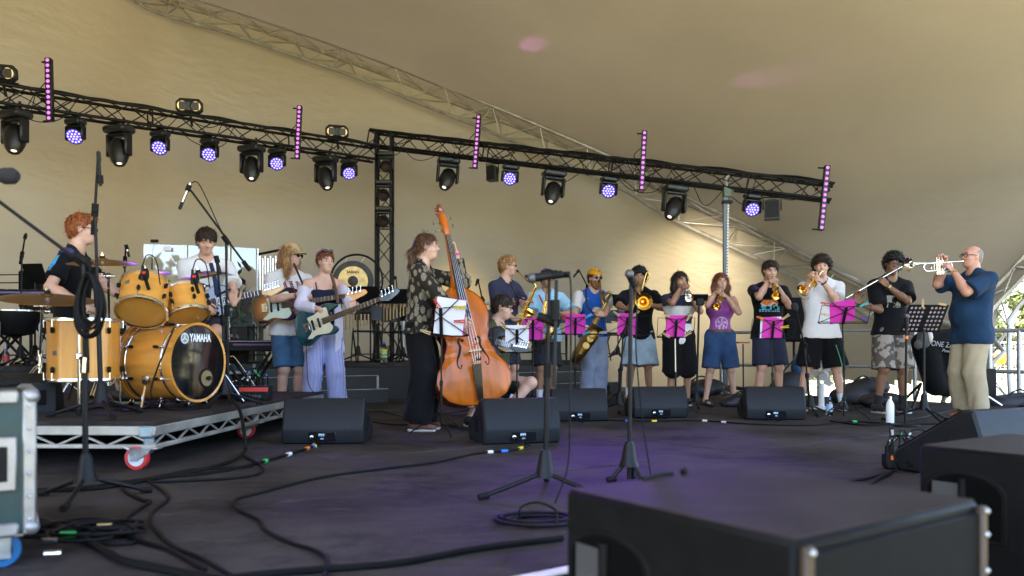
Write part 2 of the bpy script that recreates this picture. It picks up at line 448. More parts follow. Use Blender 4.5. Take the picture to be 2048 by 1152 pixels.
# ---------------------------------------------------------------- people
def skin(name, col): return scuff(mat('skin_'+name, col, .46, var=.12, scale=14, spec=.38, rvar=.06), (col[0]*.98, col[1]*.72, col[2]*.66), .6, 9, .50, .68, (1,1,1))
sk_pale = skin('pale', (.56,.34,.25)); sk_fair = skin('fair', (.52,.30,.21)); sk_red = skin('ruddy', (.50,.26,.18))
sk_tan = skin('tan', (.36,.19,.115)); sk_brown = skin('brown', (.20,.10,.058)); sk_leg = skin('leg', (.58,.37,.29))
lipm = mat('lip', (.38,.13,.11), .45, var=.08); eyew = mat('eye_white', (.40,.37,.35), .25, var=.03); iris = mat('iris', (.03,.022,.018), .15)
def hairm(name, col, rough=.45): return mat('hair_'+name, col, rough, var=.55, scale=10, bump=.5, bscale=26, aniso=(4,4,.7), spec=.22)
h_red = hairm('red', (.22,.065,.018)); h_dark = hairm('dark', (.022,.014,.010)); h_brown = hairm('brown', (.075,.036,.018)); h_auburn = hairm('auburn', (.13,.045,.02))
h_blond = hairm('blond', (.26,.14,.055)); h_black = hairm('black', (.010,.009,.009)); h_grey = hairm('grey', (.20,.17,.15)); h_lb = hairm('light_brown', (.17,.085,.035))
def cloth(name, col, var=.12, rough=.85, bump=.25): return mat('cloth_'+name, col, rough, var=var, scale=9, bump=bump, bscale=140, sheen=.04, spec=.12, rvar=0)
def ik(a, c, l1, l2, pole):
    d = c-a; L = np.linalg.norm(d); L2 = min(L, (l1+l2)*.998); dn = d/L
    if L > L2: c = a+dn*L2
    x = (l1*l1-l2*l2+L2*L2)/(2*L2); hh = math.sqrt(max(l1*l1-x*x, 1e-6))
    p = pole-dn*np.dot(pole, dn); return a+dn*x+nrm(p)*hh, c
class Person: pass
def lsum(s): return sum(map(ord, s))
def hand_prims(w, D, N, side, k, curl=.5, thumb=.5, fan=.0):
    """w wrist, D direction to the knuckles, N palm normal, side +1 right / -1 left"""
    D = nrm(D); N = nrm(N-D*np.dot(N, D)); T = np.cross(D, N)*side       # thumb side
    out = []; ln = [.070, .079, .073, .058]; pal = [.092, .094, .090, .084]
    for i in range(4):
        o = (.032-.0215*i)*k
        kn = w+D*pal[i]*k+T*o
        out.append(('c', w+T*o*.55+D*.012*k, kn, .0135*k, .0112*k)); p = kn; a = 0; dd = nrm(D+T*(fan*(1.5-i)*.25))
        cu = curl[i] if hasattr(curl, '__len__') else curl
        for j, (fr, cc) in enumerate(((.46, .8), (.30, 1.1), (.24, .8))):
            a += cu*cc*R_(80); d = dd*math.cos(a)+N*math.sin(a); q = p+d*ln[i]*k*fr
            out.append(('c', p, q, (.0098-.0009*j)*k, (.0092-.0010*j)*k)); p = q
    b = w+D*.022*k+T*.022*k+N*.006*k; d1 = nrm(D*.62+T*.62+N*.45*thumb); m1 = b+d1*.045*k
    d2 = nrm(D*.75+T*.25*(1-thumb)+N*.85*thumb); m2 = m1+d2*.034*k; d3 = nrm(D*.7+N*(.2+thumb)-T*.3*thumb); m3 = m2+d3*.026*k
    out += [('c', b, m1, .0165*k, .0125*k), ('c', m1, m2, .0115*k, .0105*k), ('c', m2, m3, .0105*k, .0088*k)]
    return out
def person(label, loc, H, yaw, head=(0, 0, 0), rh=None, lh=None, lean=(0, 0), skin=sk_fair, hair=None, top=None, bottom=None, shoes=None,
           build=1., female=False, seat=None, legs=None, extras=(), voxel=.0085, stance=.10, belly=0, footyaw=(8, -8), face=True, hy=0, headoff=0.):
    k = H/1.75; base = np.asarray(loc, float); f = V(math.cos(R_(yaw)), math.sin(R_(yaw)), 0); l = V(-f[1], f[0], 0); u = V(0, 0, 1)
    t = thing('person', base, label, 'person'); pr = Person(); pr.t = t; pr.f = f; pr.l = l; pr.k = k
    z0 = base[2]; pel = base+u*(.525*H if seat is None else seat)
    sp = nrm(u+f*lean[0]+l*lean[1]); tf = nrm(f-sp*np.dot(f, sp)); tl = np.cross(sp, tf); pr.sp = sp; pr.tf = tf; pr.tl = tl; pr.pel = pel
    shw = (.112 if not female else .100)*H*(.5+.5*build)
    neck = pel+sp*.312*H; chest = pel+sp*.205*H; pr.neck = neck; pr.chest = chest
    hh = .128*H if not female else .130*H
    hyaw = R_(head[0]); hp = R_(head[1]); hr = R_(head[2])
    hf0 = V(math.cos(hyaw), math.sin(hyaw), 0); hl = V(-hf0[1], hf0[0], 0)
    hf = hf0*math.cos(hp)+u*math.sin(hp); hu = np.cross(hf, hl)
    hl2 = hl*math.cos(hr)+hu*math.sin(hr); hu = np.cross(hf, hl2); hl = hl2
    hc = neck+sp*.036*H+hu*.068*H+tf*(.012*H+headoff)+hf*.012*H
    HR = np.stack([hf, hl, hu], 1); pr.HR = HR; pr.hc = hc; pr.hh = hh
    hq = lambda a, b, c: hc+HR@(V(a, b, c)*hh)
    sho = {1: pel+sp*.283*H-tl*shw, -1: pel+sp*.283*H+tl*shw}          # +1 right, -1 left
    hip = {1: pel-l*.052*H-u*.01*H, -1: pel+l*.052*H-u*.01*H}
    bd = build
    torso = [('c', pel-l*.045*H, pel+l*.045*H, (.098 if female else .090)*k*bd, (.098 if female else .090)*k*bd, f, .80),
             ('c', pel+sp*.06*H, pel+sp*.12*H, (.125 if female else .135)*k*bd, (.118 if female else .138)*k*bd, tf, .70),
             ('c', chest-tl*.040*H, chest+tl*.040*H, .107*k*bd, .107*k*bd, tf, .80),
             ('c', pel+sp*.262*H-tl*shw*.62, pel+sp*.262*H+tl*shw*.62, .070*k*bd, .070*k*bd, tf, .85)]
    if female: torso += [('e', chest+tf*.075*k+s_*tl*.07*k, V(.062, .062, .062)*k, np.eye(3)) for s_ in (1, -1)]
    if belly: torso.append(('e', pel+sp*.09*H+tf*.05*k, V(.13, .155, .15)*k*belly, np.stack([tf, tl, sp], 1)))
    traps = [('c', neck+sp*.02*H, pel+sp*.285*H+s_*tl*shw*.75, .042*k, .046*k*bd) for s_ in (1, -1)]
    arms = {}; 
    for sd, spec in ((1, rh), (-1, lh)):
        S0 = sho[sd]; la, lf = .170*H, .150*H
        if spec is None: spec = dict(w=S0-u*.31*H+f*.03-sd*tl*.05, pole=-f, D=-u, N=sd*tl, curl=.25)
        E, W = ik(S0, np.asarray(spec['w'], float), la, lf, np.asarray(spec.get('pole', -u), float))
        D = spec.get('D'); D = nrm(W-E) if D is None else nrm(D); N = spec.get('N'); N = V(0, 0, -1) if N is None else nrm(N)
        arms[sd] = (S0, E, W, D, N, spec)
    pr.arms = arms
    armp = {}
    for sd, (S0, E, W, D, N, spec) in arms.items():
        armp[sd] = [('c', S0, S0+(E-S0)*.25, .050*k*bd, .047*k*bd), ('c', S0, E, .048*k*bd, .037*k*bd),
                    ('c', E, E+(W-E)*.35, .036*k*bd, .040*k*bd), ('c', E+(W-E)*.3, W, .040*k*bd, .026*k*(.5+.5*bd))]
    lg = {}
    for sd in (1, -1):
        hp0 = hip[sd]; fy = R_(yaw+footyaw[0 if sd == 1 else 1]); fd = V(math.cos(fy), math.sin(fy), 0)
        if legs and sd in legs: an = np.asarray(legs[sd]['a'], float); pole = np.asarray(legs[sd].get('pole', f), float); fd = nrm(legs[sd].get('fd', fd))
        else: an = base+u*.048*H-sd*l*stance*H/2*1.0; an = an+hy*f; pole = fd
        Kn, an = ik(hp0, an, .238*H, .235*H, pole); lg[sd] = (hp0, Kn, an, fd)
    pr.legs = lg
    legp = {}
    for sd, (hp0, Kn, an, fd) in lg.items():
        side_ = nrm(np.cross(fd, u)); bk = nrm(np.cross(np.cross(fd, Kn-an), Kn-an)*1.0); bk = bk if np.dot(bk, fd) < 0 else -bk
        legp[sd] = [('c', hp0, Kn, .084*k*bd, .053*k*bd), ('c', Kn, an, .047*k*bd, .034*k), ('e', Kn+fd*.008*k, V(.050,.050,.055)*k*(.6+.4*bd), np.eye(3)),
                    ('c', Kn+(an-Kn)*.22+bk*.018*k, Kn+(an-Kn)*.5+bk*.012*k, .046*k*bd, .038*k*bd),
                    ('c', an-u*.02*k, an+fd*.135*k-u*.055*k, .030*k, .022*k, u, .8), ('c', an-u*.03*k-fd*.025*k, an+fd*.02*k-u*.05*k, .030*k, .026*k)]
    # ---- body
    pts = [base]+[q for a in arms.values() for q in (a[0], a[1], a[2], a[2]+a[3]*.21)]+[q for a in lg.values() for q in a[:3]]+[a[2]+a[3]*.2 for a in lg.values()]+[hc+hu*hh*.55, hc+hf*.2, hc-hf*.2, pel]
    lo = np.min(pts, 0)-.16; hi = np.max(pts, 0)+.16; lo[2] = max(lo[2], z0-.03); hi[2] = (hc+hu*hh*.56)[2]+.04
    B = Field(lo, hi, voxel)
    for p in torso+traps: B.add(p, .045*k)
    for sd in (1, -1):
        for p in legp[sd]: B.add(p, .03*k)
        for p in armp[sd]: B.add(p, .022*k)
    for sd, (S0, E, W, D, N, spec) in arms.items():
        for p in hand_prims(W, D, N, sd, k*.98, spec.get('curl', .5), spec.get('thumb', .5), spec.get('fan', 0)): B.add(p, .005)
    B.add(('c', neck-sp*.02*H, hq(-.12, 0, -.22), .058*k*(.5+.5*bd) if not female else .050*k, .055*k*(.6+.4*bd) if not female else .048*k), .035)
    fat = 1.0+(.12 if belly else 0)
    hd = [('e', hq(-.075, 0, .13), V(.41, .325, .37)*hh, HR), ('e', hq(.10, 0, -.15), V(.27, .245*fat, .33)*hh, HR), ('e', hq(.20, 0, -.36), V(.14, .15*fat, .12)*hh, HR),
          ('c', hq(.31, .12, .12), hq(.31, -.12, .12), .055*hh, .055*hh), ('e', hq(.21, .15, -.10), V(.12, .11, .10)*hh, HR), ('e', hq(.21, -.15, -.10), V(.12, .11, .10)*hh, HR)]
    for p in hd: B.add(p, .028)
    for s_ in (1, -1): B.cutp(('e', hq(.385, s_*.14, .035), V(.085, .092, .062)*hh, HR), .012)
    B.add(('c', hq(.335, 0, .05), hq(.435, 0, -.075), .030*hh, .050*hh), .012)
    for s_ in (1, -1): B.add(('e', hq(.37, s_*.05, -.105), V(.055, .042, .034)*hh, HR), .008)
    B.add(('e', hq(.325, 0, -.235), V(.05, .105, .05)*hh, HR), .012)
    for s_ in (1, -1): B.add(('e', hq(-.03, s_*.325, -.01), V(.095, .035, .14)*hh, HR), .008)
    B.build('body', skin, t, 1)
    pr.B = B
    # ---- face
    if face:
        for s_ in (1, -1):
            mb = MB(); c = hq(.287, s_*.14, .03); mb.ell(c, V(.038, .060, .030)*hh, HR, 10)
            e = mb.build('eye', eyew, t)
            MB().ell(hq(.308, s_*.14+.005, .030), V(.024, .028, .029)*hh, HR, 8).build('iris', iris, e, origin=t['_o'])
            q = MB().tube([hq(.365, s_*.06, .135), hq(.372, s_*.14, .16), hq(.33, s_*.225, .13)], [.014*hh, .019*hh, .010*hh], 6)
            q.build('eyebrow', hair[1] if hair and hair[0] != 'bald' else h_grey, t)
        mb = MB(); mb.tube([hq(.335, -.10, -.225), hq(.372, -.04, -.218), hq(.372, .04, -.218), hq(.335, .10, -.225)], [.012*hh, .022*hh, .022*hh, .012*hh], 6)
        mb.tube([hq(.33, -.085, -.255), hq(.362, 0, -.268), hq(.33, .085, -.255)], [.012*hh, .026*hh, .012*hh], 6)
        mb.build('lips', lipm, t)
    # ---- hair
    if hair:
        st, hm = hair[0], hair[1]; sd_ = lsum(label) % 7
        Hf = Field(hc-hh*1.0-V(.02, .02, .42 if st in ('long', 'ponytail', 'bob') else 0), hc+hh*1.0, .007 if st != 'curly' else .006)
        infl = dict(short=.012, curly=.030, mop=.018, long=.018, bob=.018, ponytail=.012, bun=.014, quiff=.015, bald=.004, capcut=.010).get(st, .02)
        Hf.add(('e', hq(-.085, 0, .135), V(.41, .325, .37)*hh, HR), 0, infl)
        if st in ('mop', 'quiff', 'curly', 'short'): Hf.add(('e', hq(.06, 0, .36), V(.27, .25, .13)*hh, HR), .02, .010 if st != 'short' else .002)
        if st == 'quiff': Hf.add(('e', hq(.18, 0, .42), V(.22, .22, .12)*hh, HR), .02, .0)
        if st in ('short', 'mop', 'quiff', 'capcut', 'bald', 'curly'): Hf.add(('e', hq(-.26, 0, -.10), V(.20, .27, .26)*hh, HR), .02, .006 if st != 'bald' else .002)
        dn = -u
        if st in ('long', 'bob'):
            ln = hair[2] if len(hair) > 2 else .22
            for s_ in (1, -1):
                a = hq(-.05, s_*.30, .10); b = hq(-.05, s_*.36, -.30); Hf.add(('c', a, b, .040, .040), .03)
                Hf.add(('c', b, b+dn*ln*.5+tf*.02, .040, .034), .03); Hf.add(('c', b+dn*ln*.5+tf*.02, b+dn*ln+tf*.045, .034, .012), .03)
            Hf.add(('c', hq(-.32, 0, .0), hq(-.40, 0, -.45), .075, .070), .03); Hf.add(('c', hq(-.40, 0, -.45), hq(-.40, 0, -.45)+dn*ln*.75, .070, .03), .03)
        if st == 'ponytail':
            a = hq(-.46, 0, .02); Hf.add(('e', hq(-.30, 0, .0), V(.18, .2, .2)*hh, HR), .02)
            b = a-hf*.035+dn*.05; Hf.add(('c', a, b, .026, .034), .02); Hf.add(('c', b, b+dn*.11, .036, .034), .02); Hf.add(('c', b+dn*.11, b+dn*.22+hf*.03, .034, .010), .02)
        if st == 'bun':
            Hf.add(('e', hq(-.46, .0, .10), V(.17, .20, .18)*hh, HR), .02); Hf.add(('c', hq(.05, .32, .12), hq(.10, .31, -.18), .014, .007), .02); Hf.add(('c', hq(.05, -.32, .12), hq(.10, -.31, -.18), .014, .007), .02)
        # hairline: forward limit of the hair as a function of height (head units)
        x, y, z = Hf.xyz((slice(None),)*3); X, Y, Z = x-hc[0], y-hc[1], z-hc[2]
        ha = (X*HR[0,0]+Y*HR[1,0]+Z*HR[2,0])/hh; hb = (X*HR[0,1]+Y*HR[1,1]+Z*HR[2,1])/hh; hcc = (X*HR[0,2]+Y*HR[1,2]+Z*HR[2,2])/hh
        fr_ = dict(mop=.17, curly=.21, bob=.27, long=.27, quiff=.27, short=.27, bun=.27, ponytail=.30, capcut=.2, bald=.9).get(st, .27)
        if st in ('long', 'bob'): A_ = np.interp(hcc, [-3, -.35, 0, .05, fr_-.06, fr_, fr_+.05, .6], [.12, .12, .13, .15, .24, .33, .42, .9])
        elif st == 'bald': A_ = np.interp(hcc, [-.6, -.36, -.1, -.02, .10, .30, .42], [-.4, -.24, -.10, .02, .06, -.12, -.7])
        else: A_ = np.interp(hcc, [-.6, -.36, -.1, -.02, .06, fr_-.06, fr_, fr_+.05, .6], [-.4, -.24, -.10, .03, .10, .25, .33, .42, .9])
        if st == 'mop' : A_ = A_+.05*np.sin(hb*14)*(hcc > .1)
        Hf.F = np.maximum(Hf.F, ((ha-A_)*hh*.8).astype(np.float32))
        if st not in ('long', 'bob', 'ponytail'): Hf.F = np.maximum(Hf.F, ((-.34-hcc)*hh).astype(np.float32))
        if st not in ('long', 'bob'):
            for s_ in (1, -1): Hf.cutp(('e', hq(-.02, s_*.36, -.02), V(.11, .07, .15)*hh, HR), .006)
        amp = dict(curly=.034, mop=.014, short=.012, quiff=.020, bald=.002).get(st, .012); fr = 120 if st == 'curly' else 130
        q = np.nonzero(np.abs(Hf.F) < .05); x, y, z = [Hf.g[i][q[i]] for i in range(3)]
        zz = z if st == 'curly' else z*.35
        Hf.F[q] += (amp*waves(x, y, zz, fr, sd_, 6)+amp*.7*waves(x, y, zz, fr*2.1, sd_+3, 5)).astype(np.float32)
        ho = Hf.build('hair', hm, t, 0 if st == 'curly' else 1); strands(ho, hm, t, dict(curly=1600, bald=80, long=1300, bob=1100, ponytail=1100).get(st, 1000), dict(curly=.022, bald=.01, long=.07, bob=.06, ponytail=.06).get(st, .034), .0021, sd_, st == 'curly')
    # ---- clothes
    if top:
        kind, tm = top[0], top[1]; o = dict(sleeve=.62, loose=.016, hem=-.035, neckr=.074, folds=.0075); o.update(top[2] if len(top) > 2 else {})
        T = Field(np.min([q for a in arms.values() for q in a[:3]]+[pel-.30, neck-.2], 0)-.12, np.max([q for a in arms.values() for q in a[:3]]+[pel+.3, neck+.05], 0)+.12, .0095)
        lo_ = o['loose']
        for p in torso: T.add(p, .05*k, lo_)
        if kind != 'tank':
            T.add(('c', pel+sp*.0*H, pel+sp*.16*H, .140*k*bd, .140*k*bd, tf, .76), .05, lo_*.6); T.add(('c', pel-l*.045*H-u*.05*H, pel+l*.045*H-u*.05*H, .112*k*bd, .112*k*bd, f, .92), .04, lo_)
            for p in traps: T.add(p, .03, lo_*.55)
            for sd, (S0, E, W, D, N, spec) in arms.items():
                sl = o['sleeve']; fl = o.get('flare', .012)
                c = S0+(E-S0)*min(sl, 1)
                T.add(('c', S0, S0+(E-S0)*min(sl, 1)*1.12, .050*k*bd, (.046*k+fl)*(.5+.5*bd), None, 1, () if sl > 1 else ((c, nrm(E-S0)),)) if True else 0, .025, lo_*.5)
                if sl > 1:
                    c2 = E+(W-E)*(sl-1); T.add(('c', E, E+(W-E)*(sl-1)*1.08, .048*k*bd, (.036*k+fl*.7), None, 1, ((c2, nrm(W-E)),)), .02, lo_*.5)
        else:
            for s_ in (1, -1): T.add(('c', pel+sp*.24*H+s_*tl*shw*.50+tf*.05, neck+s_*tl*.062*k-sp*.022*H-tf*.01, .026*k, .02*k), .02); T.add(('c', pel+sp*.24*H+s_*tl*shw*.45-tf*.06, neck+s_*tl*.062*k-sp*.022*H-tf*.02, .024*k, .02*k), .02)
            for s_ in (1, -1): T.cutp(('c', sho[s_]-s_*0*tl-sp*.055, sho[s_]+sp*.1, .062*k, .062*k), .01)
        nr = o['neckr']*k; T.cutp(('e', neck+tf*.022*k+sp*.035*k+(-sp*.02 if kind == 'tank' else 0), V(nr, nr*.92, nr*(.75 if kind != 'tank' else 1.2)), np.stack([tf, tl, sp], 1)), .006)
        if kind == 'cami': T.plane(pel+sp*.238*H, nrm(sp-tf*.15))
        T.plane(pel+u*o['hem']*H, -nrm(u*.98+sp*.02-f*o.get('hemtilt', 0)))
        if o.get('open'):
            ow = o['open']; x, y, z = T.xyz((slice(None),)*3); cp = pel
            lat = (x-cp[0])*tl[0]+(y-cp[1])*tl[1]+(z-cp[2])*tl[2]; fw = (x-cp[0])*tf[0]+(y-cp[1])*tf[1]+(z-cp[2])*tf[2]
            T.F = np.maximum(T.F, np.where(fw > 0, ow-np.abs(lat-o.get('osh', 0)), -1).astype(np.float32))
        T.wrinkle(o['folds'], 34, lsum(label) % 5); T.wrinkle(o['folds']*.45, 75, lsum(label) % 7)
        pr.top = T.build('shirt', tm, t, 1, o.get('matfn') and (lambda c, fn=o['matfn']: fn(c, pr))); pr.T = T
    if bottom:
        kind, bm = bottom[0], bottom[1]; o = dict(length=.5, loose=.014, waist=.02, flare=.01, folds=.0065); o.update(bottom[2] if len(bottom) > 2 else {})
        T = Field(np.min([q for a in lg.values() for q in a[:3]]+[pel-.26], 0)-.15, np.max([q for a in lg.values() for q in a[:3]]+[pel+.26], 0)+.15, .0095)
        lo_ = o['loose']
        ti = o.get('tight', lo_*.25 if o['waist'] <= .02 else lo_); T.add(torso[0], .04, ti); T.add(('c', pel, pel+sp*.04*H, .120*k*bd, .120*k*bd, tf, .72), .05, ti)
        if belly: T.add(('c', pel, pel+sp*.05*H, .15*k, .16*k, tf, .85), .05, lo_)
        for sd, (hp0, Kn, an, fd) in lg.items():
            ln = o['length']; fl = o['flare']          # length: 0..1 thigh, 1..2 shin
            if ln <= 1:
                c = hp0+(Kn-hp0)*ln; T.add(('c', hp0, hp0+(Kn-hp0)*min(1.1, ln*1.1), (.088 if o['waist'] > .02 or seat is not None else .074)*k*bd, .062*k*bd+fl+(1-ln)*.02, None, 1, ((c, nrm(Kn-hp0)),)), .025, lo_)
            else:
                T.add(('c', hp0, Kn, (.088 if o['waist'] > .02 else .078)*k*bd, .060*k*bd+fl*.6), .025, lo_); c = Kn+(an-Kn)*(ln-1)
                T.add(('c', Kn, Kn+(an-Kn)*(ln-1)*1.06, .058*k*bd+fl*.6, .046*k+fl, None, 1, ((c, nrm(an-Kn)),)), .02, lo_)
        T.plane(pel+sp*o['waist']*H, sp)
        T.wrinkle(o['folds'], 30, lsum(label) % 4+1); T.wrinkle(o['folds']*.6, 70, lsum(label) % 4+2)
        pr.bot = T.build('trousers' if o['length'] > 1.5 else 'shorts', bm, t, 1); pr.Bt = T
    if shoes:
        sm, so, sock = shoes[:3]
        for sd, (hp0, Kn, an, fd) in lg.items():
            F = Field(an-.22, an+.22, .008)
            F.add(('c', an-u*.02*k-fd*.03*k, an+fd*.135*k-u*.045*k, .050*k, .043*k, u, .85), .02)
            F.add(('c', an+u*.0, an-u*.04, .045*k, .05*k), .03); F.plane(an+u*.018, u); F.plane(V(0, 0, z0+.018), -u)
            s0 = F.build('shoe', sm, t, 1)
            F2 = Field(an-.22, an+.22, .008); F2.add(('c', an-u*.05*k-fd*.04*k, an+fd*.135*k-u*.05*k, .048*k, .042*k), .0); F2.plane(V(0, 0, z0+.026), u); F2.plane(V(0, 0, z0+.001), -u)
            F2.build('sole', so, s0 if False else t, 0)
            if sock: MB().tube([an-u*.01, an+(Kn-an)*.12, an+(Kn-an)*.30], [.040*k, .041*k, .046*k*(.5+.5*bd)], 12, cap=False).build('sock', sock, t)
    # ---- extras
    hqf = hq
    for e in extras:
        if e[0] in ('glasses', 'sunglasses'):
            mb = MB(); dark = e[0] == 'sunglasses'
            for s_ in (1, -1):
                ring = [hq(.40, s_*.145+.105*math.cos(a)*.95, .02+.085*math.sin(a)) for a in np.arange(12)*math.pi/6]
                if dark: mb.add(np.array(ring+[r+hf*.006 for r in ring]), [tuple(range(11, -1, -1)), tuple(range(12, 24))]+[(i, (i+1) % 12, 12+(i+1) % 12, 12+i) for i in range(12)])
                else: mb.tube(ring, .0028, 5, closed=True)
                mb.tube([hq(.40, s_*.245, .05), hq(.30, s_*.325, .05), hq(0, s_*.35, .045), hq(-.08, s_*.345, -.02)], .004 if dark else .003, 5)
            mb.tube([hq(.41, -.05, .05), hq(.42, 0, .06), hq(.41, .05, .05)], .003, 5)
            mb.build(e[0], blackgloss, t)
        elif e[0] == 'headglasses':
            mb = MB()
            for s_ in (1, -1):
                mb.ell(hq(.22, s_*.15, .50), V(.03, .11, .08)*hh, HR, 10); mb.tube([hq(.2, s_*.24, .5), hq(-.1, s_*.36, .25)], .004, 5)
            mb.tube([hq(.24, -.06, .51), hq(.24, .06, .51)], .004, 5); mb.build('sunglasses', blackgloss, t)
        elif e[0] == 'cap':
            F = Field(hc-hh, hc+hh*1.0+V(0, 0, .03), .006); F.add(('e', hq(-.07, 0, .17), V(.43, .345, .40)*hh, HR), 0, .010); F.plane(hq(0, 0, .19), -nrm(hu+hf*e[2] if len(e) > 2 else hu))
            c0 = F.build('cap', e[1], t, 1)
            if len(e) <= 3 or e[3]:
                ys = np.linspace(-1, 1, 13); vs = []
                for zz in (0, .006):
                    for y in ys:
                        a = hq(.28*math.sqrt(max(0, 1-(y*.92)**2))-.02, y*.335, .19)+hu*(zz)
                        b = hq(.36+.32*math.sqrt(max(0, 1-(y*.90)**2)), y*.30, .15-.05*y*y)+hu*zz; vs += [a, b]
                fs = []
                for q in range(2):
                    for i in range(12):
                        a = q*26+i*2; fs.append((a, a+1, a+3, a+2) if q else (a, a+2, a+3, a+1))
                for i in range(12): a = i*2+1; fs.append((a, a+2, a+28, a+26))
                MB().add(np.array(vs), fs).build('cap_brim', e[1], t)
        elif e[0] == 'beard':
            F = Field(hc-hh*1.0, hc+hh*.6, .006); F.add(('e', hq(.12, 0, -.26), V(.29, .27, .33)*hh, HR), 0, .008); F.add(('e', hq(.24, 0, -.52), V(.13, .15, .16)*hh, HR), .03)
            F.plane(hq(.2, 0, -.12), nrm(hu-hf*.25)); F.cutp(('e', hq(.40, 0, -.22), V(.10, .09, .05)*hh, HR), .01); F.cutp(('e', hq(.36, 0, -.02), V(.2, .2, .16)*hh, HR), .01)
            q = np.nonzero(np.abs(F.F) < .05); F.F[q] += (.005*waves(*[F.g[i][q[i]] for i in range(3)], 200, 1)).astype(np.float32)
            F.build('beard', e[1], t, 1)
        elif e[0] == 'watch':
            S0, E, W, D, N, _ = arms[e[2]]; d = nrm(W-E); x, y = perp(d)
            MB().lathe([(.031*k, -.010), (.034*k, -.008), (.034*k, .008), (.031*k, .010)], W-d*.015, d, 14).build(e[3] if len(e) > 3 else 'wrist_band', e[1], t)
        elif e[0] == 'belt':
            c = pel+sp*e[2]*H; ring = [c+l*math.cos(a)*.168*k+f*math.sin(a)*.132*k for a in np.arange(28)*2*math.pi/28]
            mb = MB()
            for zz in (-.018, .018): mb.add(np.array(ring)+u*zz, [])
            mb.f = [[i, (i+1) % 28, 28+(i+1) % 28, 28+i] for i in range(28)]; mb.m = [0]*28
            mb.build('belt', e[1], t)
        elif e[0] == 'strap':
            MB().tube(spline([np.asarray(q) for q in e[2]], 6), e[3] if len(e) > 3 else .012, 6).build('strap', e[1], t)
    pr.hq = hq; return pr
def on_body(pr, a, b, c):              # point in the torso frame: forward, left, along the spine (m) from the pelvis
    return pr.pel+pr.tf*a+pr.tl*b+pr.sp*c
blackgloss = mat('black_gloss', (.008,.008,.01), .12, var=.1)
# ---------------------------------------------------------------- ground, stage, tent
grassm = mat('dry_grass', (.285,.255,.14), .95, var=.35, scale=.6, bump=.4, bscale=30, detail=8)
MB().add([(-350,-350,-1.05),(350,-350,-1.05),(350,350,-1.05),(-350,350,-1.05)], [(0,1,2,3)]).build('ground', grassm).__setitem__('kind', 'structure')

deck = mat('deck_ply', (.042,.036,.0342), .75, var=.55, scale=1.3, bump=.2, bscale=60, detail=10, rvar=.12, spec=.06)
scuff(deck, (.070,.060,.053), .75, 2.6, .50, .66, (1.5, 7, 1), (0, 0, .61)); scuff(deck, (.11,.095,.082), .8, 2.2, .63, .68, (1.2, 10, 1), (0, 0, -.35)); scuff(deck, (.007,.006,.006), .75, 1.4, .52, .66, (1, 1.4, 1), (0, 0, .2)); scuff(deck, (.13,.115,.10), .7, 26, .66, .70, (1, 1, 1)); scuff(deck, (.10,.09,.08), .7, 3.1, .64, .67, (12, 1, 1), (0, 0, .5))
floor = link('stage_floor', None, None, OO); floor['_o'] = [float(q) for q in OO]; floor['kind'] = 'structure'
us = [-7.32+.5+2.44*i-.5 for i in range(8)]; us = [-6.82, -4.38, -1.94, .50, 2.94, 5.38, 7.82, 9.45]
vs = [0.03, .40, 1.62, 2.84, 4.06, 5.28, 6.50, 7.72, 8.94, 10.16, 11.3]
Ru = rotz(UA)
for i in range(len(us)-1):
    for j in range(len(vs)-1):
        a, b, c, d = us[i]+.004, us[i+1]-.004, vs[j]+.004, vs[j+1]-.004
        dz = random.choice([0, -.002, -.004, .001, .002])
        if i == 6 and j > 5: continue
        MB().box((0,0,0), (b-a, d-c, .034), None, .003).xf(ST((a+b)/2, (c+d)/2, -.017+dz), Ru).build('deck_panel', deck, floor)
MB().box((0,0,0), (16.3, 11.2, .02)).xf(ST(1.3, 5.65, -.05), Ru).build('deck_frame', black, floor)
MB().box((0,0,0), (16.3, .05, .97)).xf(ST(1.3, .03, -.555), Ru).build('stage_skirt', black, floor)
MB().box((0,0,0), (.05, 6.8, .97)).xf(ST(9.43, 3.45, -.555), Ru).build('stage_skirt', black, floor)
MB().box((0,0,0), (16.3, .045, .012), None, .003).xf(ST(1.3, -.005, -.005), Ru).build('edge_strip', mat('edge_white', (.62,.61,.60), .5, var=.2), floor)

plat = link('rear_platform', None, None, ST(0, 8.3)); plat['_o'] = [float(q) for q in ST(0, 8.3)]; plat['kind'] = 'structure'
pm = mat('platform_black', (.007,.0065,.0075), .5, var=.3, scale=5, bump=.1)
for a, b, e in ((-6.8,-4.38,11.), (-4.37,-1.94,11.), (-1.93,.5,11.), (.51,2.94,11.), (2.95,5.38,10.6), (5.39,7.75,10.0)):
    MB().box((0,0,0), (b-a, e-8.28, .06), None, .004).xf(ST((a+b)/2, (8.28+e)/2, .49), Ru).build('deck_panel', deck, plat)
    MB().box((0,0,0), (b-a-.004, .02, .46)).xf(ST((a+b)/2, 8.31, .23), Ru).build('fascia_panel', pm, plat)
MB().box((0,0,0), (.02, 1.7, .46)).xf(ST(7.74, 9.15, .23), Ru).build('fascia_panel', pm, plat)
nose = mat('step_nosing', (.40,.38,.36), .5, var=.25)
def steps(u0, u1, label):
    t = thing('stage_steps', ST((u0+u1)/2, 8.0), label, 'steps', 'carpeted steps up to the rear platform')
    for i, (v, z) in enumerate(((7.98, .35), (7.68, .18))):
        MB().box((0,0,0), (u1-u0, .30, z), None, .006).xf(ST((u0+u1)/2, v+.15, z/2), Ru).build('step', pm, t)
        MB().box((0,0,0), (u1-u0, .035, .006)).xf(ST((u0+u1)/2, v+.02, z+.003), Ru).build('nosing', nose, t)
    for q in (u0+.02, u1-.02): MB().box((0,0,0), (.03, .012, .16)).xf(ST(q, 7.972, .26), Ru).build('edge_tape', nose, t)
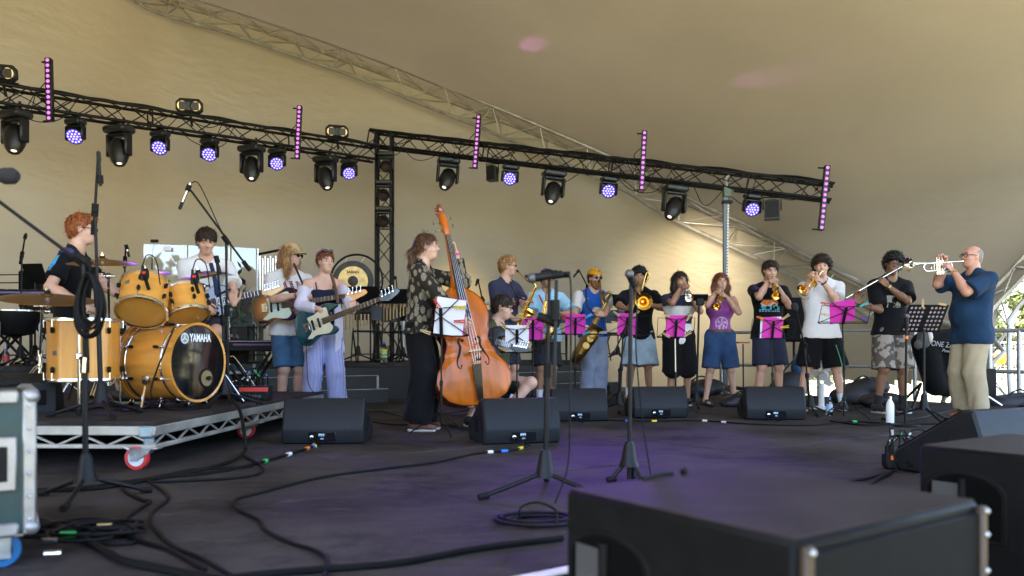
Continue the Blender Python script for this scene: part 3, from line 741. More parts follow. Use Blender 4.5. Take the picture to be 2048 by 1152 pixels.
steps(1.55, 3.3, 'black two tread steps between the redhead bassist and the double bass player')
steps(5.6, 7.45, 'black two tread steps behind the bearded baritone saxophone player')

# membrane tent
def membrane(name, tcol, dcol, wr):
    m = bpy.data.materials.new(name); m.use_nodes = True; n = m.node_tree.nodes; l = m.node_tree.links
    out = n['Material Output']; n.remove(n['Principled BSDF'])
    tc = n.new('ShaderNodeTexCoord'); nz = n.new('ShaderNodeTexNoise'); nz.inputs['Scale'].default_value = .35; nz.inputs['Detail'].default_value = 7
    l.new(tc.outputs['Object'], nz.inputs[0])
    def ramp(c, v):
        r = n.new('ShaderNodeValToRGB'); r.color_ramp.elements[0].position = .3; r.color_ramp.elements[1].position = .7
        r.color_ramp.elements[0].color = (*[q*(1-v) for q in c], 1); r.color_ramp.elements[1].color = (*[min(1, q*(1+v)) for q in c], 1)
        l.new(nz.outputs[0], r.inputs[0]); return r
    rd, rt = ramp(dcol, .07), ramp(tcol, .12)
    st = n.new('ShaderNodeTexNoise'); st.inputs['Scale'].default_value = 2.2; st.inputs['Detail'].default_value = 9; st.inputs['Roughness'].default_value = .7
    l.new(tc.outputs['Object'], st.inputs[0])
    sr = n.new('ShaderNodeValToRGB'); sr.color_ramp.elements[0].position = .70; sr.color_ramp.elements[1].position = .80
    sr.color_ramp.elements[0].color = (1,1,1,1); sr.color_ramp.elements[1].color = (.72,.66,.55,1); l.new(st.outputs[0], sr.inputs[0])
    mx = n.new('ShaderNodeMix'); mx.data_type = 'RGBA'; mx.blend_type = 'MULTIPLY'; mx.inputs[0].default_value = 1
    l.new(rd.outputs[0], mx.inputs[6]); l.new(sr.outputs[0], mx.inputs[7])
    d = n.new('ShaderNodeBsdfDiffuse'); t = n.new('ShaderNodeBsdfTranslucent'); l.new(mx.outputs[2], d.inputs[0]); l.new(rt.outputs[0], t.inputs[0])
    add = n.new('ShaderNodeAddShader'); l.new(d.outputs[0], add.inputs[0]); l.new(t.outputs[0], add.inputs[1])
    gl = n.new('ShaderNodeBsdfGlossy'); gl.inputs['Roughness'].default_value = .42
    ms = n.new('ShaderNodeMixShader'); ms.inputs[0].default_value = .05; l.new(add.outputs[0], ms.inputs[1]); l.new(gl.outputs[0], ms.inputs[2]); l.new(ms.outputs[0], out.inputs[0])
    mp = n.new('ShaderNodeMapping'); mp.inputs['Scale'].default_value = (1.2, 1.2, 3.2); mp.inputs['Rotation'].default_value = (0, .7, .5); l.new(tc.outputs['Object'], mp.inputs[0])
    b1 = n.new('ShaderNodeTexNoise'); b1.inputs['Scale'].default_value = 1.6; b1.inputs['Detail'].default_value = 6; l.new(mp.outputs[0], b1.inputs[0])
    wv = n.new('ShaderNodeTexWave'); wv.inputs['Scale'].default_value = 1.1; wv.inputs['Distortion'].default_value = 9; wv.inputs['Detail'].default_value = 2; l.new(mp.outputs[0], wv.inputs[0])
    pw = n.new('ShaderNodeTexNoise'); pw.inputs['Scale'].default_value = .5; l.new(tc.outputs['Object'], pw.inputs[0])
    mr = n.new('ShaderNodeMapRange'); mr.inputs[1].default_value = .55; mr.inputs[2].default_value = .75; l.new(pw.outputs[0], mr.inputs[0])
    ml = n.new('ShaderNodeMath'); ml.operation = 'MULTIPLY'; l.new(wv.outputs[1], ml.inputs[0]); l.new(mr.outputs[0], ml.inputs[1])
    m2 = n.new('ShaderNodeMath'); m2.operation = 'MULTIPLY_ADD'; m2.inputs[1].default_value = .18; l.new(ml.outputs[0], m2.inputs[0]); l.new(b1.outputs[0], m2.inputs[2])
    bp = n.new('ShaderNodeBump'); bp.inputs['Strength'].default_value = wr; bp.inputs['Distance'].default_value = .10; l.new(m2.outputs[0], bp.inputs['Height'])
    for q in (d, t, gl): l.new(bp.outputs[0], q.inputs['Normal'])
    M[name] = m; return m
mem_wall = membrane('tent_membrane_wall', (.018,.014,.0085), (.295,.256,.185), .16)
mem_roof = membrane('tent_membrane_roof', (.0105,.0086,.0056), (.325,.288,.232), .14)
rear_px = [(1955,745,11.3),(1850,690,12.1),(1720,622,13.0),(1609,565,13.8),(1515,518,14.4),(1330,430,15.2),(1240,377,15.5),(997,270,15.8),(840,207,15.6),(727,160,15.4),(590,111,15.0),(434,59,14.4),(298,18,13.8)]
rear = [V(6.35,11.0,-1.0)]+[P(*q) for q in rear_px]+[V(-6.75,12.5,6.62),V(-8.6,10.3,6.1),V(-9.9,7.0,4.3),V(-9.9,3.6,1.9),V(-9.2,1.9,-1.0)]
front = [V(6.5,10.9,-1.0),P(1972,660,11.1),P(2044,556,10.9),V(7.9,9.9,3.3),V(8.4,7.4,5.0),V(7.2,3.9,6.5),V(4.4,.9,7.3),V(.8,-1.1,7.3),V(-3.0,-2.2,6.2),V(-6.6,-1.7,3.9),V(-8.6,0.2,1.3),V(-9.1,1.5,-1.0)]
RC = spline(rear, 16); FC = spline(front, 16)
def resample(c, n):
    s = np.r_[0, np.cumsum(np.linalg.norm(np.diff(c, axis=0), axis=1))]; q = np.linspace(0, s[-1], n)
    return np.stack([np.interp(q, s, c[:, i]) for i in range(3)], 1)
def pos_along(c, step):
    s = np.r_[0, np.cumsum(np.linalg.norm(np.diff(c, axis=0), axis=1))]; return resample(c, max(2, int(s[-1]/step)))
def arch(label, C, out, name='arch_truss', keep=None):
    C = resample(C, 140); t = np.gradient(C, axis=0); t /= np.linalg.norm(t, axis=1)[:, None]
    o = out(C); o = o-t*np.sum(o*t, 1)[:, None]; o /= np.linalg.norm(o, axis=1)[:, None]; sd = np.cross(t, o)
    L0, L1, L2 = C, C+o*.42+sd*.20, C+o*.42-sd*.20
    T = thing(name, C[0], label, 'truss')
    for L in (L0, L1, L2): MB().tube(L, .033, 8).build('chord', alu, T)
    n = len(pos_along(C, .48)); a, b, c = resample(L0, n), resample(L1, n), resample(L2, n)
    for i in range(n-1):
        j = i+1
        for p, q in (((a, b) if i % 2 else (b, a)), ((a, c) if i % 2 else (c, a)), ((b, c) if i % 2 else (c, b))): rod('brace', p[i], q[j], .011, alu, T, 6)
        if i % 6 == 0:
            rod('brace', a[i], b[i], .014, alu, T, 6); rod('brace', a[i], c[i], .014, alu, T, 6); rod('brace', b[i], c[i], .014, alu, T, 6)
    return L0, L1, L2
upr = lambda C: np.tile(V(-.10, .25, 1), (len(C), 1))
rL = arch('silver triangular arch truss rising from behind the flute player over the rear wall', RC, upr)
fcen = V(0, 4.5, -1)
fL = arch('silver arch truss climbing out of frame behind the man playing the silver trumpet', FC, lambda C: C-fcen)
# rear wall hangs from the outer chords
C = resample((resample(rL[1], 140)+resample(rL[2], 140))/2, 110); n = 30; vs_ = []
for i, p in enumerate(C):
    o = p-V(-1.5, 5.5, 0); o[2] = 0; o = nrm(o)
    for j in range(n):
        q = j/(n-1); z = p[2]+.10-(p[2]+1.25)*q
        d = .18+.38*math.sin(math.pi*q*.5)*min(1, max(p[2]+1, 0)/4)+.035*math.sin(i*1.9+q*5)*q+.02*math.sin(i*.7)*(1-q)
        vs_.append(V(p[0], p[1], z)+o*d)
fs = [(i*n+j, (i+1)*n+j, (i+1)*n+j+1, i*n+j+1) for i in range(3, len(C)-1) for j in range(n-1) if not (vs_[i*n+j][0] > 5.2 and vs_[i*n+j+1][2] < .12)]
wall = MB().add(vs_, fs).build('tent_wall', mem_wall, angle=180)
wall_vs = vs_; tag(wall, 'cream fabric rear wall of the stage tent hanging below the arch truss', 'tent wall')
# roof between the arches
A = resample((resample(rL[1], 140)+resample(rL[2], 140))/2+V(-.08,.34,-.02), 120); B = resample(FC, 120); fcen2 = V(0, 4.5, -1); B = B+np.array([nrm(q-fcen2)*.50 for q in B]); n = 40; vs_ = []
for i in range(120):
    dist = np.linalg.norm(A[i]-B[i])
    for j in range(n):
        q = j/(n-1); p = A[i]*(1-q)+B[i]*q; p = p+V(0, 0, -.085*dist*4*q*(1-q)*.6+.05)
        vs_.append(p)
i0 = 4
fs = [(i*n+j, i*n+j+1, (i+1)*n+j+1, (i+1)*n+j) for i in range(i0, 117) for j in range(n-1)]
roof = MB().add(vs_, fs).build('tent_roof', mem_roof, angle=180)
tag(roof, 'huge cream fabric roof of the stage tent stretched between two arch trusses', 'tent roof')
# fabric ties bunched along the arch
tie = mat('tie_fabric', (.42,.36,.26), .9)
mb = MB(); c1, c2 = resample(rL[1], 46), resample(rL[2], 46)
for i in range(5, 40):
    for q in range(2): a = c1[i]+np.random.normal(size=3)*.04; mb.cone(a, a+V(random.uniform(-.15,.15), random.uniform(0,.1), random.uniform(.04,.12)), .008, .004, 4)
tag(mb.build('tie', tie), 'short fabric ties lacing the roof to the long arch truss', 'ties', kind='stuff')

# outside at the far end: hedge, trees, mesh fence, balloons
leaf1 = mat('leaf_green', (.045,.065,.012), .6, var=.5, scale=1.2); leaf2 = mat('leaf_light', (.085,.10,.018), .6, var=.4, scale=1.2); bark = mat('bark', (.10,.07,.045), .9, var=.3)
def tree(x, y, h, w_, label, seed, nl=2600):
    rs = np.random.RandomState(seed); t = thing('hedgerow_tree', (x, y, -1.05), label, 'tree', 'trees beyond the fence')
    mb = MB().tube(spline([(x,y,-1.1),(x+.1,y,h*.25-1),(x-.1,y+.1,h*.6-1)], 4), [.22-.015*i for i in range(9)], 7)
    for i in range(6):
        a = rs.uniform(0, 6.28); mb.cone((x,y,h*.22+i*.1-1), (x+math.cos(a)*w_*.35,y+math.sin(a)*w_*.35,h*.55-1+rs.uniform(-.3,.6)), .09, .03, 5)
    mb.build('trunk', bark, t)
    cl = []
    for i in range(26):
        a = rs.uniform(0, 6.28); r = w_*.5*math.sqrt(rs.uniform(0, 1)); z = rs.uniform(.0, 1); r *= (1-.55*z*z)
        cl.append((x+math.cos(a)*r, y+math.sin(a)*r, -.8+h*z*.92, rs.uniform(.35, .8)))
    cl = np.array(cl); k = rs.randint(0, len(cl), nl); d = rs.normal(size=(nl, 3)); d /= np.linalg.norm(d, axis=1)[:, None]
    c = cl[k, :3]+d*(cl[k, 3]*rs.uniform(.5, 1.05, nl))[:, None]*V(1, 1, .8)
    a = rs.normal(size=(nl, 3)); a /= np.linalg.norm(a, axis=1)[:, None]; b = np.cross(a, d+.01); b /= np.linalg.norm(b, axis=1)[:, None]+1e-9
    sz = rs.uniform(.07, .15, nl)[:, None]; v = np.stack([c-a*sz, c+b*sz*.6, c+a*sz, c-b*sz*.6], 1).reshape(-1, 3)
    me = qmesh('crown', v-V(x, y, -1.05), np.arange(nl*4).reshape(-1, 4)); me.materials.append(leaf1); me.materials.append(leaf2)
    me.polygons.foreach_set('material_index', (rs.uniform(size=nl) > .55).astype(np.int32)); me.polygons.foreach_set('use_smooth', np.zeros(nl, bool))
    link('crown', me, t)
for i, (x, y, h, w_, lb) in enumerate(((23.5,47,4.6,6.0,'bushy yellow green tree just behind the man with the silver trumpet'),(29.0,45,6.2,7.5,'tall yellow green tree above the end of the stage railing'),(35,47,6.5,8,'wide green tree at the outer end of the hedgerow'),(18,49,4.2,6,'low green tree mostly hidden by the tent wall'),(41,46,6,8,'green tree standing past the wide hedgerow tree'))):
    tree(x, y, h, w_, lb, i+3, 8000 if i < 2 else 3500)
rs = np.random.RandomState(5); nl = 15000; c = np.stack([rs.uniform(14, 46, nl), rs.uniform(45.5, 47.5, nl), -1.05+2.6*rs.uniform(0, 1, nl)**.8], 1)
a = rs.normal(size=(nl, 3)); a /= np.linalg.norm(a, axis=1)[:, None]; b = np.cross(a, rs.normal(size=(nl, 3))); b /= np.linalg.norm(b, axis=1)[:, None]
sz = rs.uniform(.06, .14, nl)[:, None]; me = qmesh('hedge', np.stack([c-a*sz, c+b*sz*.6, c+a*sz, c-b*sz*.6], 1).reshape(-1, 3), np.arange(nl*4).reshape(-1, 4))
me.materials.append(leaf1); me.materials.append(leaf2); me.polygons.foreach_set('material_index', (rs.uniform(size=nl) > .5).astype(np.int32)); me.polygons.foreach_set('use_smooth', np.zeros(nl, bool))
tag(link('hedge', me), 'leafy hedge running along the far side of the field', 'hedge', kind='stuff')
fm = mat('fence_wire', (.70,.70,.68), .4, .3)
fence = thing('wire_fence', (18, 32, -1.05), 'pale wire mesh fence panels standing across the sunny field', 'fence')
for i in range(8):
    x0 = 13+i*2.6; rod('post', (x0,32,-1.05), (x0,32,1.05), .03, fm, fence)
    for z in (-.9, 1.0): rod('rail', (x0,32,z), (x0+2.6,32,z), .025, fm, fence)
    mb = MB()
    for q in range(1, 17): mb.cone((x0+q*.15,32,-.9), (x0+q*.15,32,1.0), .005, .005, 4)
    for q in range(1, 10): mb.cone((x0,32,-.9+q*.19), (x0+2.6,32,-.9+q*.19), .004, .004, 4)
    mb.build('wire_mesh', fm, fence)
bp = mat('balloon_pink', (.75,.30,.45), .3); bo = mat('balloon_orange', (.80,.32,.03), .3)
for px, py, m, lb in ((1968,711,bp,'pink balloon close to the trumpeter\'s beige trousers'),(2001,715,bo,'orange balloon on the fence between the two pink ones'),(2025,716,bp,'pink balloon on the fence next to the railing post')):
    c = P(px, py, 30.5); t = thing('balloon', c, lb, 'balloon', 'balloons on the far fence')
    MB().ell(c, V(.24,.24,.28)).build('balloon_skin', m, t); MB().tube([c-V(0,0,.27), c-V(0,-.6,.6), V(c[0], 31.9, c[2]-.8)], .008, 4).build('string', white, t)
for i in range(2):
    c = V(17.9+i*1.9, 31, -1.05); t = thing('crowd_barrier', c, 'low white barrier on the grass under the pink balloon '+('beside the beige trousers', 'next to the railing post')[i], 'barrier', 'white barriers on the grass')
    for z in (.1, 1.0): rod('rail', c+V(-.9,0,z), c+V(.9,0,z), .02, fm, t)
    for q in range(8): rod('bar', c+V(-.9+q*.257,0,.1), c+V(-.9+q*.257,0,1.0), .014, fm, t)
    for q in (-.7, .7): rod('foot', c+V(q,-.25,.02), c+V(q,.25,.02), .02, fm, t)

# railings
def railing(pts, label, zs, posts, r=.024):
    t = thing('stage_railing', pts[0], label, 'railing', 'metal stage railings')
    for z in zs:
        for a, b in zip(pts[:-1], pts[1:]): rod('rail', a+V(0,0,z), b+V(0,0,z), r, galv, t, 10)
    for p in posts: rod('post', p, p+V(0,0,max(zs)), r*1.15, galv, t, 10)
a = ST(5.0, 10.55, .55); b = ST(7.6, 9.9, .55)
railing([a, b], 'steel guard rail on the rear platform behind the saxophones and trombone', (1.0, .42), [a, (a+b)/2, b])
r0 = V(3.4,13.0,0); r1 = V(6.30,10.5,0); r2 = V(6.85,9.7,0)
railing([r0, V(4.6,12.0,0), V(5.6,11.12,0)], 'long steel guard rail behind the trumpet players', (.98, .46), [r0, V(4.6,12.0,0), V(5.6,11.12,0)])
railing([V(5.7,11.03,0), V(6.2,10.6,0)], 'short steel guard rail partly hidden by the man in the navy shirt', (.95, .42), [V(5.7,11.03,0), V(6.2,10.6,0)])
railing([V(6.28,10.52,0), V(6.5,10.25,0), V(7.3,9.2,0)], 'steel guard rail at the stage corner before the sunny grass', (.95, .42), [V(6.28,10.52,0), V(6.5,10.25,0), V(6.72,9.95,0)], .027)

# black box trusses
def box_truss(name, A, B, sz, label, mat_=blackmetal, r=.024, pitch=.32, up=(0,0,1)):
    A = np.asarray(A, float); B = np.asarray(B, float); d = nrm(B-A); s_ = nrm(np.cross(up, d)); u_ = np.cross(d, s_); L = np.linalg.norm(B-A)
    t = thing(name, (A+B)/2, label, 'truss', 'black lighting trusses'); cs = [s_*i*sz/2+u_*j*sz/2 for i, j in ((-1,-1),(1,-1),(1,1),(-1,1))]
    for c in cs: rod('chord', A+c, B+c, r, mat_, t, 10)
    n = int(L/pitch)
    for k in range(4):
        c, e = cs[k], cs[(k+1) % 4]
        for i in range(n):
            a, b = A+d*L*i/n, A+d*L*(i+1)/n
            rod('brace', a+(c if i % 2 else e), b+(e if i % 2 else c), .0095, mat_, t, 6)
        for i in range(0, n+1, 7): rod('brace', A+d*L*i/n+c, A+d*L*i/n+e, .013, mat_, t, 6)
    return t
LA, LB = P(0, 191, 10.8), P(752, 308, 14.5); RA, RB = P(742, 278, 14.7), P(1664, 386, 12.5)
dl = nrm(LB-LA)
box_truss('lighting_truss', LA-dl*2.6, LB, .25, 'long black box truss of lights above the drum kit')
box_truss('lighting_truss', RA, RB, .25, 'sloping black box truss of lights above the brass players')
box_truss('tower_truss', V(P(769,0,14.55)[0], 14.55, .53), P(769, 268, 14.55), .27, 'upright black tower truss standing behind the gong', up=(0,1,0.0))
sp = link('truss_cable', None); bpy.data.objects.remove(sp)
def on_truss(A, B, px):
    lo, hi = -.6, 1.6
    for _ in range(50):
        m = (lo+hi)/2; p = A+(B-A)*m
        if 1024+1600*p[0]/p[1] < px: lo = m
        else: hi = m
    return A+(B-A)*lo
mb = MB()
for A_, B_, n_ in ((LA-dl*2, LB, 20), (RA, RB, 20)):
    d_ = nrm(B_-A_); L_ = np.linalg.norm(B_-A_)
    for i in range(n_):
        x = L_*random.random()*.9; a = A_+d_*x; ln = random.uniform(.3, 1.0); yo = random.choice((-.15, .15)); z0_ = random.choice((.13, -.12))
        mb.tube(spline([a+V(0,yo,z0_), a+d_*ln*.3+V(0,yo*1.1,z0_-random.uniform(.05,.3)), a+d_*ln*.7+V(0,yo,z0_-random.uniform(.0,.25)), a+d_*ln+V(0,yo,.12)], 5), .007, 5)
    for k in range(3): mb.tube(spline([A_+d_*L_*q/14+V(0, -.13+.03*k, .15+.02*math.sin(q*3+k)) for q in range(15)], 3), .012, 5)
tag(mb.build('truss_wiring', cable), 'loose black cables looping along the two lighting trusses', 'cables', kind='stuff')
# drilled lifter mast
t = thing('lifting_mast', V(*P(1451, 0, 12.85)[:2], 0), 'slotted steel mast holding up the sloping truss above the brass', 'mast')
b0 = V(*P(1447, 0, 12.85)[:2], 0); b1 = P(1454, 392, 12.85)
MB().box((0,0,0), (.075,.05,np.linalg.norm(b1-b0)), None, .006).xf((b0+b1)/2, frame((0,0,0), (1,0,0), (b1-b0))[1]).build('mast_column', mat('mast_grey', (.10,.12,.13), .45, .4), t)
dd = (b1-b0)
for i in range(44):
    p = b0+dd*(.32+.66*i/44); MB().box(p+V(.018,-.0262,0), (.026,.004,.032)).build('slot', white, t)
MB().box(b1+V(0,0,.06), (.13,.10,.16), None, .01).box(b1+V(.05,0,.1), (.10,.06,.1), None, .01).build('carriage', mat('carriage_green', (.09,.12,.08), .5, .3), t)
MB().box(b1+V(0,0,-.10), (.16,.12,.05), None, .01).build('collar', blackmetal, t); MB().tube(spline([b1+V(0,-.03,.1), b1+V(-.02,-.03,.28), b1+V(.03,-.03,.32)], 4), .018, 6).build('hook', galv, t)
for a in (.5, 2.6, 4.7): rod('leg', b0+V(0,0,.12), b0+V(math.cos(a)*.7, math.sin(a)*.7, .03), .03, blackmetal, t)
# ---------------------------------------------------------------- lamps on the trusses
lampblk = mat('lamp_black', (.007,.0075,.009), .42, var=.25, scale=14, bump=.05); lampgrey = mat('lamp_grey', (.018,.02,.022), .4, var=.2)
em_warm = mat('lens_lit', (1,.75,.62), .3, emit=.22, ecol=(1,.80,.70), var=0, rvar=0)
em_led = mat('led_blue', (.2,.2,.4), .3, emit=.20, ecol=(.62,.55,1.0), var=0, rvar=0)
em_wl = mat('wash_lens', (.03,.02,.35), .25, emit=.13, ecol=(.10,.05,1.0), var=0, rvar=0)
em_mag = mat('led_magenta', (.5,.1,.4), .3, emit=.14, ecol=(.80,.22,.98), var=0, rvar=0)
em_blind = mat('blinder_glass', (.85,.6,.25), .2, emit=.10, ecol=(1,.65,.25), var=.1)
lens = mat('lens_dark', (.05,.03,.03), .05, coat=1.)
def spot_proto():
    t = lthing('moving_spotlight', 'x', 'spotlight', 'moving head spotlights on the trusses')
    MB().cone((-.09,0,-.02),(-.09,0,.10),.018).cone((.09,0,-.02),(.09,0,.10),.018).box((0,0,.05),(.30,.06,.03),None,.008).build('clamp', blackmetal, t)
    MB().box((0,0,-.075),(.40,.28,.10),None,.03).box((0,-.141,-.075),(.10,.006,.05)).build('base', lampgrey, t)
    mb = MB().box((0,0,-.15),(.34,.13,.06),None,.02)
    for s_ in (-1,1): mb.box((s_*.175,0,-.30),(.05,.14,.33),None,.02)
    mb.build('yoke', lampblk, t)
    h = lthing('head', None, None); h.parent = t
    MB().lathe([(.0,-.17),(.085,-.165),(.125,-.11),(.14,0),(.135,.09),(.105,.18),(.075,.225),(.068,.225)], ax=(0,0,1), n=20).build('housing', lampblk, h)
    MB().lathe([(.036,.206),(.062,.215)], n=16).build('lens_ring', lens, h); MB().lathe([(.0,.20),(.038,.206)], n=16).build('lens', em_warm, h)
    h.matrix_local = Matrix.Translation((0,0,-.38))
    return t, h
def wash_proto():
    t = lthing('wash_light', 'x', 'wash light', 'blue wash lights on the trusses')
    MB().cone((0,0,-.02),(0,0,.09),.02).box((0,0,.05),(.10,.06,.05),None,.01).build('clamp', blackmetal, t)
    MB().box((0,0,-.055),(.25,.19,.075),None,.02).box((.135,0,-.05),(.03,.12,.05),None,.01).box((-.135,0,-.05),(.03,.12,.05),None,.01).build('base', lampgrey, t)
    mb = MB().box((0,0,-.115),(.27,.09,.045),None,.015)
    for s_ in (-1,1): mb.box((s_*.135,0,-.21),(.036,.10,.20),None,.016)
    mb.build('yoke', lampblk, t)
    h = lthing('head', None, None); h.parent = t
    MB().lathe([(0,-.10),(.07,-.10),(.105,-.06),(.118,.0),(.120,.055),(.112,.06)], n=22).build('housing', lampblk, h)
    MB().lathe([(0,.052),(.108,.052)], n=22).build('lens', em_wl, h)
    mb = MB(); pts = [(0,0)]+[(.043*math.cos(a),.043*math.sin(a)) for a in np.arange(6)*math.pi/3]+[(.086*math.cos(a),.086*math.sin(a)) for a in np.arange(12)*math.pi/6]
    for x, y in pts: mb.lathe([(0,.0585),(.013,.058),(.015,.0525)], (x,y,0), n=8)
    tag(mb.build('led_cluster', em_led, h), kind='stuff')
    h.matrix_local = Matrix.Translation((0,0,-.235))
    return t, h
sp0, _ = spot_proto(); wa0, _ = wash_proto(); used = {'s': False, 'w': False}
def aim(t, d, hz):
    h = [c for c in t.children if c.name.startswith('head')][0]
    h.matrix_local = Matrix.Translation((0,0,hz)) @ Vector(d).to_track_quat('Z', 'Y').to_matrix().to_4x4()
def hang(kind, A, B, px, label, d, tilt=0, yawl=0, off=.16, sc=1.):
    p = on_truss(A, B, px)-V(0, 0, off); src = sp0 if kind == 's' else wa0
    t = src if not used[kind] else copy_tree(src); used[kind] = True
    place(t, p, roty(R_(tilt))@rotz(R_(yawl)), sc); t['label'] = label
    dl_ = (roty(R_(tilt))@rotz(R_(yawl))).T@nrm(d); aim(t, [float(q) for q in dl_], -.38 if kind == 's' else -.235); return t
pos = ['outermost on the long truss over the hi-hat cymbal', 'over the raised microphone beside the drummer', 'just to the drum side of the second magenta bar', 'nearest the tower on the long truss', 'nearest the tower on the sloping truss', 'in the middle of the sloping truss', 'beside the slotted lifting mast']
for (px, d), lb in zip(((30,(.10,-.30,-1)),(238,(.15,-.25,-1)),(503,(.12,-.4,-1)),(651,(.25,-.3,-1)),(898,(-.28,-.5,-1)),(1109,(-.22,-.5,-1)),(1351,(-.5,-.5,-1))), pos):
    L = px < 750; hang('s', LA if L else RA, LB if L else RB, px, 'black moving spotlight '+lb, d, 0 if L else 4.5, -20 if L else 12)
pos = ['next to the first magenta light bar', 'right of the raised microphone above the drums', 'below the blinder pair above the guitarist', 'next to the second magenta light bar', 'closest to the tower above the bassists', 'beside a small hanging speaker over the double bass', 'above the bearded saxophonist', 'beside the box speaker near the lifting mast']
for (px, d), lb in zip(((151,(.1,-.9,-.75)),(320,(.15,-.9,-.75)),(419,(.18,-.9,-.75)),(554,(.2,-.9,-.75)),(698,(.25,-.9,-.75)),(1022,(-.05,-1,-.5)),(1219,(-.05,-1,-.5)),(1506,(-.05,-.9,-.6))), pos):
    L = px < 750; hang('w', LA if L else RA, LB if L else RB, px, 'glowing blue wash light '+lb, d, 0 if L else 4.5, -15 if L else 10)
def barlight(px, L, label, lean, ytop, ybot):
    A, B = (LA, LB) if L else (RA, RB); c = on_truss(A, B, px); Y = c[1]-.17
    a, b = P(px+lean/2, ytop, Y), P(px-lean/2, ybot, Y); t = thing('led_bar', (a+b)/2, label, 'light bar', 'magenta light bars on the trusses')
    ln = np.linalg.norm(a-b); o, R3 = frame((a+b)/2, (1,-.10 if not L else .1,0), (a-b)); R3[:, 2] = nrm(a-b); R3[:, 0] = nrm(np.cross(R3[:, 1], R3[:, 2])); R3[:, 1] = np.cross(R3[:, 2], R3[:, 0])
    MB().box((0,0,0), (.085,.09,ln), None, .008).xf((a+b)/2, R3).build('housing', lampblk, t)
    mb = MB()
    for z in (ln/2-.03, -ln/2+.02): mb.box((-.06,.06,z), (.12,.03,.02), None, .004)
    mb.xf((a+b)/2, R3).build('bracket', blackmetal, t)
    me = None
    for i in range(12):
        p = (a+b)/2+R3@V(.0, -.046, ln*(.5-(i+.5)/12))
        if me is None:
            o = MB().lathe([(0,.006),(.018,.004),(.024,-.001)], n=12).build('led', em_mag, t, origin=t['_o']); me = o.data
            me.transform(Matrix.Translation([float(q) for q in t['_o']]))
        else: o = link('led', me, t)
        Mx = frame((0,0,0), R3[:, 0], -R3[:, 1])[1]; place(o, p-np.array(t['_o'][:]), Mx)
    MB().tube(spline([a+V(-.03,.06,-.25), a+V(-.16,.08,-.38), c+V(-.1,-.10,.12)], 5), .007, 5).build('power_cable', cable, t)
    MB().box(c+V(0,-.10,0), (.06,.16,.05), None, .008).build('clamp', blackmetal, t)
barlight(99, True, 'magenta light bar at the outer end of the long truss', -3, 117, 243)
barlight(597, True, 'magenta light bar over the cap wearing bassist', 5, 212, 318)
barlight(954, False, 'magenta light bar above the double bass scroll', 8, 231, 337)
barlight(1286, False, 'magenta light bar above the trombone player', 6, 262, 381)
barlight(1648, False, 'magenta light bar at the low end of the sloping truss', 13, 331, 461)
def blinder(px, py, label):
    c = on_truss(LA, LB, px); c = P(px, py, c[1]); t = thing('blinder_light', c, label, 'blinder', 'twin blinder lamps standing on the long truss')
    Rz = rotz(R_(14))@rotx(R_(9)); MB().box((0,0,0), (.40,.15,.24), None, .06).xf(c, Rz).build('housing', lampgrey, t)
    for s_ in (-1, 1):
        MB().lathe([(.085,.075),(.09,.085),(.075,.09),(.07,.07)], (0,0,0), (0,-1,0), 18).xf(c+Rz@V(s_*.098,0,0), Rz).build('rim', lampblk, t)
        MB().lathe([(0,.062),(.04,.066),(.075,.075)], (0,0,0), (0,-1,0), 18).xf(c+Rz@V(s_*.098,0,0), Rz).build('lamp', em_blind, t)
    MB().cone(c+V(0,.03,-.11), c+V(0,.10,-.28), .02).box(c+V(0,.03,-.13),(.42,.03,.02)).build('bracket', blackmetal, t)
blinder(3, 147, 'twin blinder lamp cut by the picture edge above the long truss'); blinder(379, 213, 'twin blinder lamp on the long truss above the guitarist in white'); blinder(674, 264, 'twin blinder lamp on the long truss near the tower')
def truss_speaker(px, py, w_, h_, label):
    c = on_truss(RA, RB, px); c = P(px, py, c[1]); t = thing('hanging_speaker', c, label, 'speaker'); Rz = rotz(R_(-18))
    MB().prism([(-w_/2,-h_/2),(w_/2,-h_/2),(w_/2,h_*.42),(w_*.2,h_/2),(-w_*.2,h_/2),(-w_/2,h_*.42)], -.10, .10, bev=.012).xf((0,0,0), rotx(R_(90))).xf(c, Rz).build('cabinet', lampblk, t)
    MB().box((0,-.103,0), (w_*.86,.006,h_*.84), None, .002).xf(c, Rz).build('grille', black, t)
    MB().tube([c+V(-w_*.62,0,0), c+V(-w_*.62,0,h_*.62), c+V(w_*.62,0,h_*.62), c+V(w_*.62,0,0)], .012, 5).cone(c+V(0,0,h_*.6), c+V(0,0,h_*.6+.14), .016).build('yoke_bracket', blackmetal, t)
truss_speaker(985, 347, .17, .27, 'small black speaker hanging beside a blue wash light over the double bass'); truss_speaker(1544, 420, .23, .32, 'black box speaker hanging next to the last blue wash light')
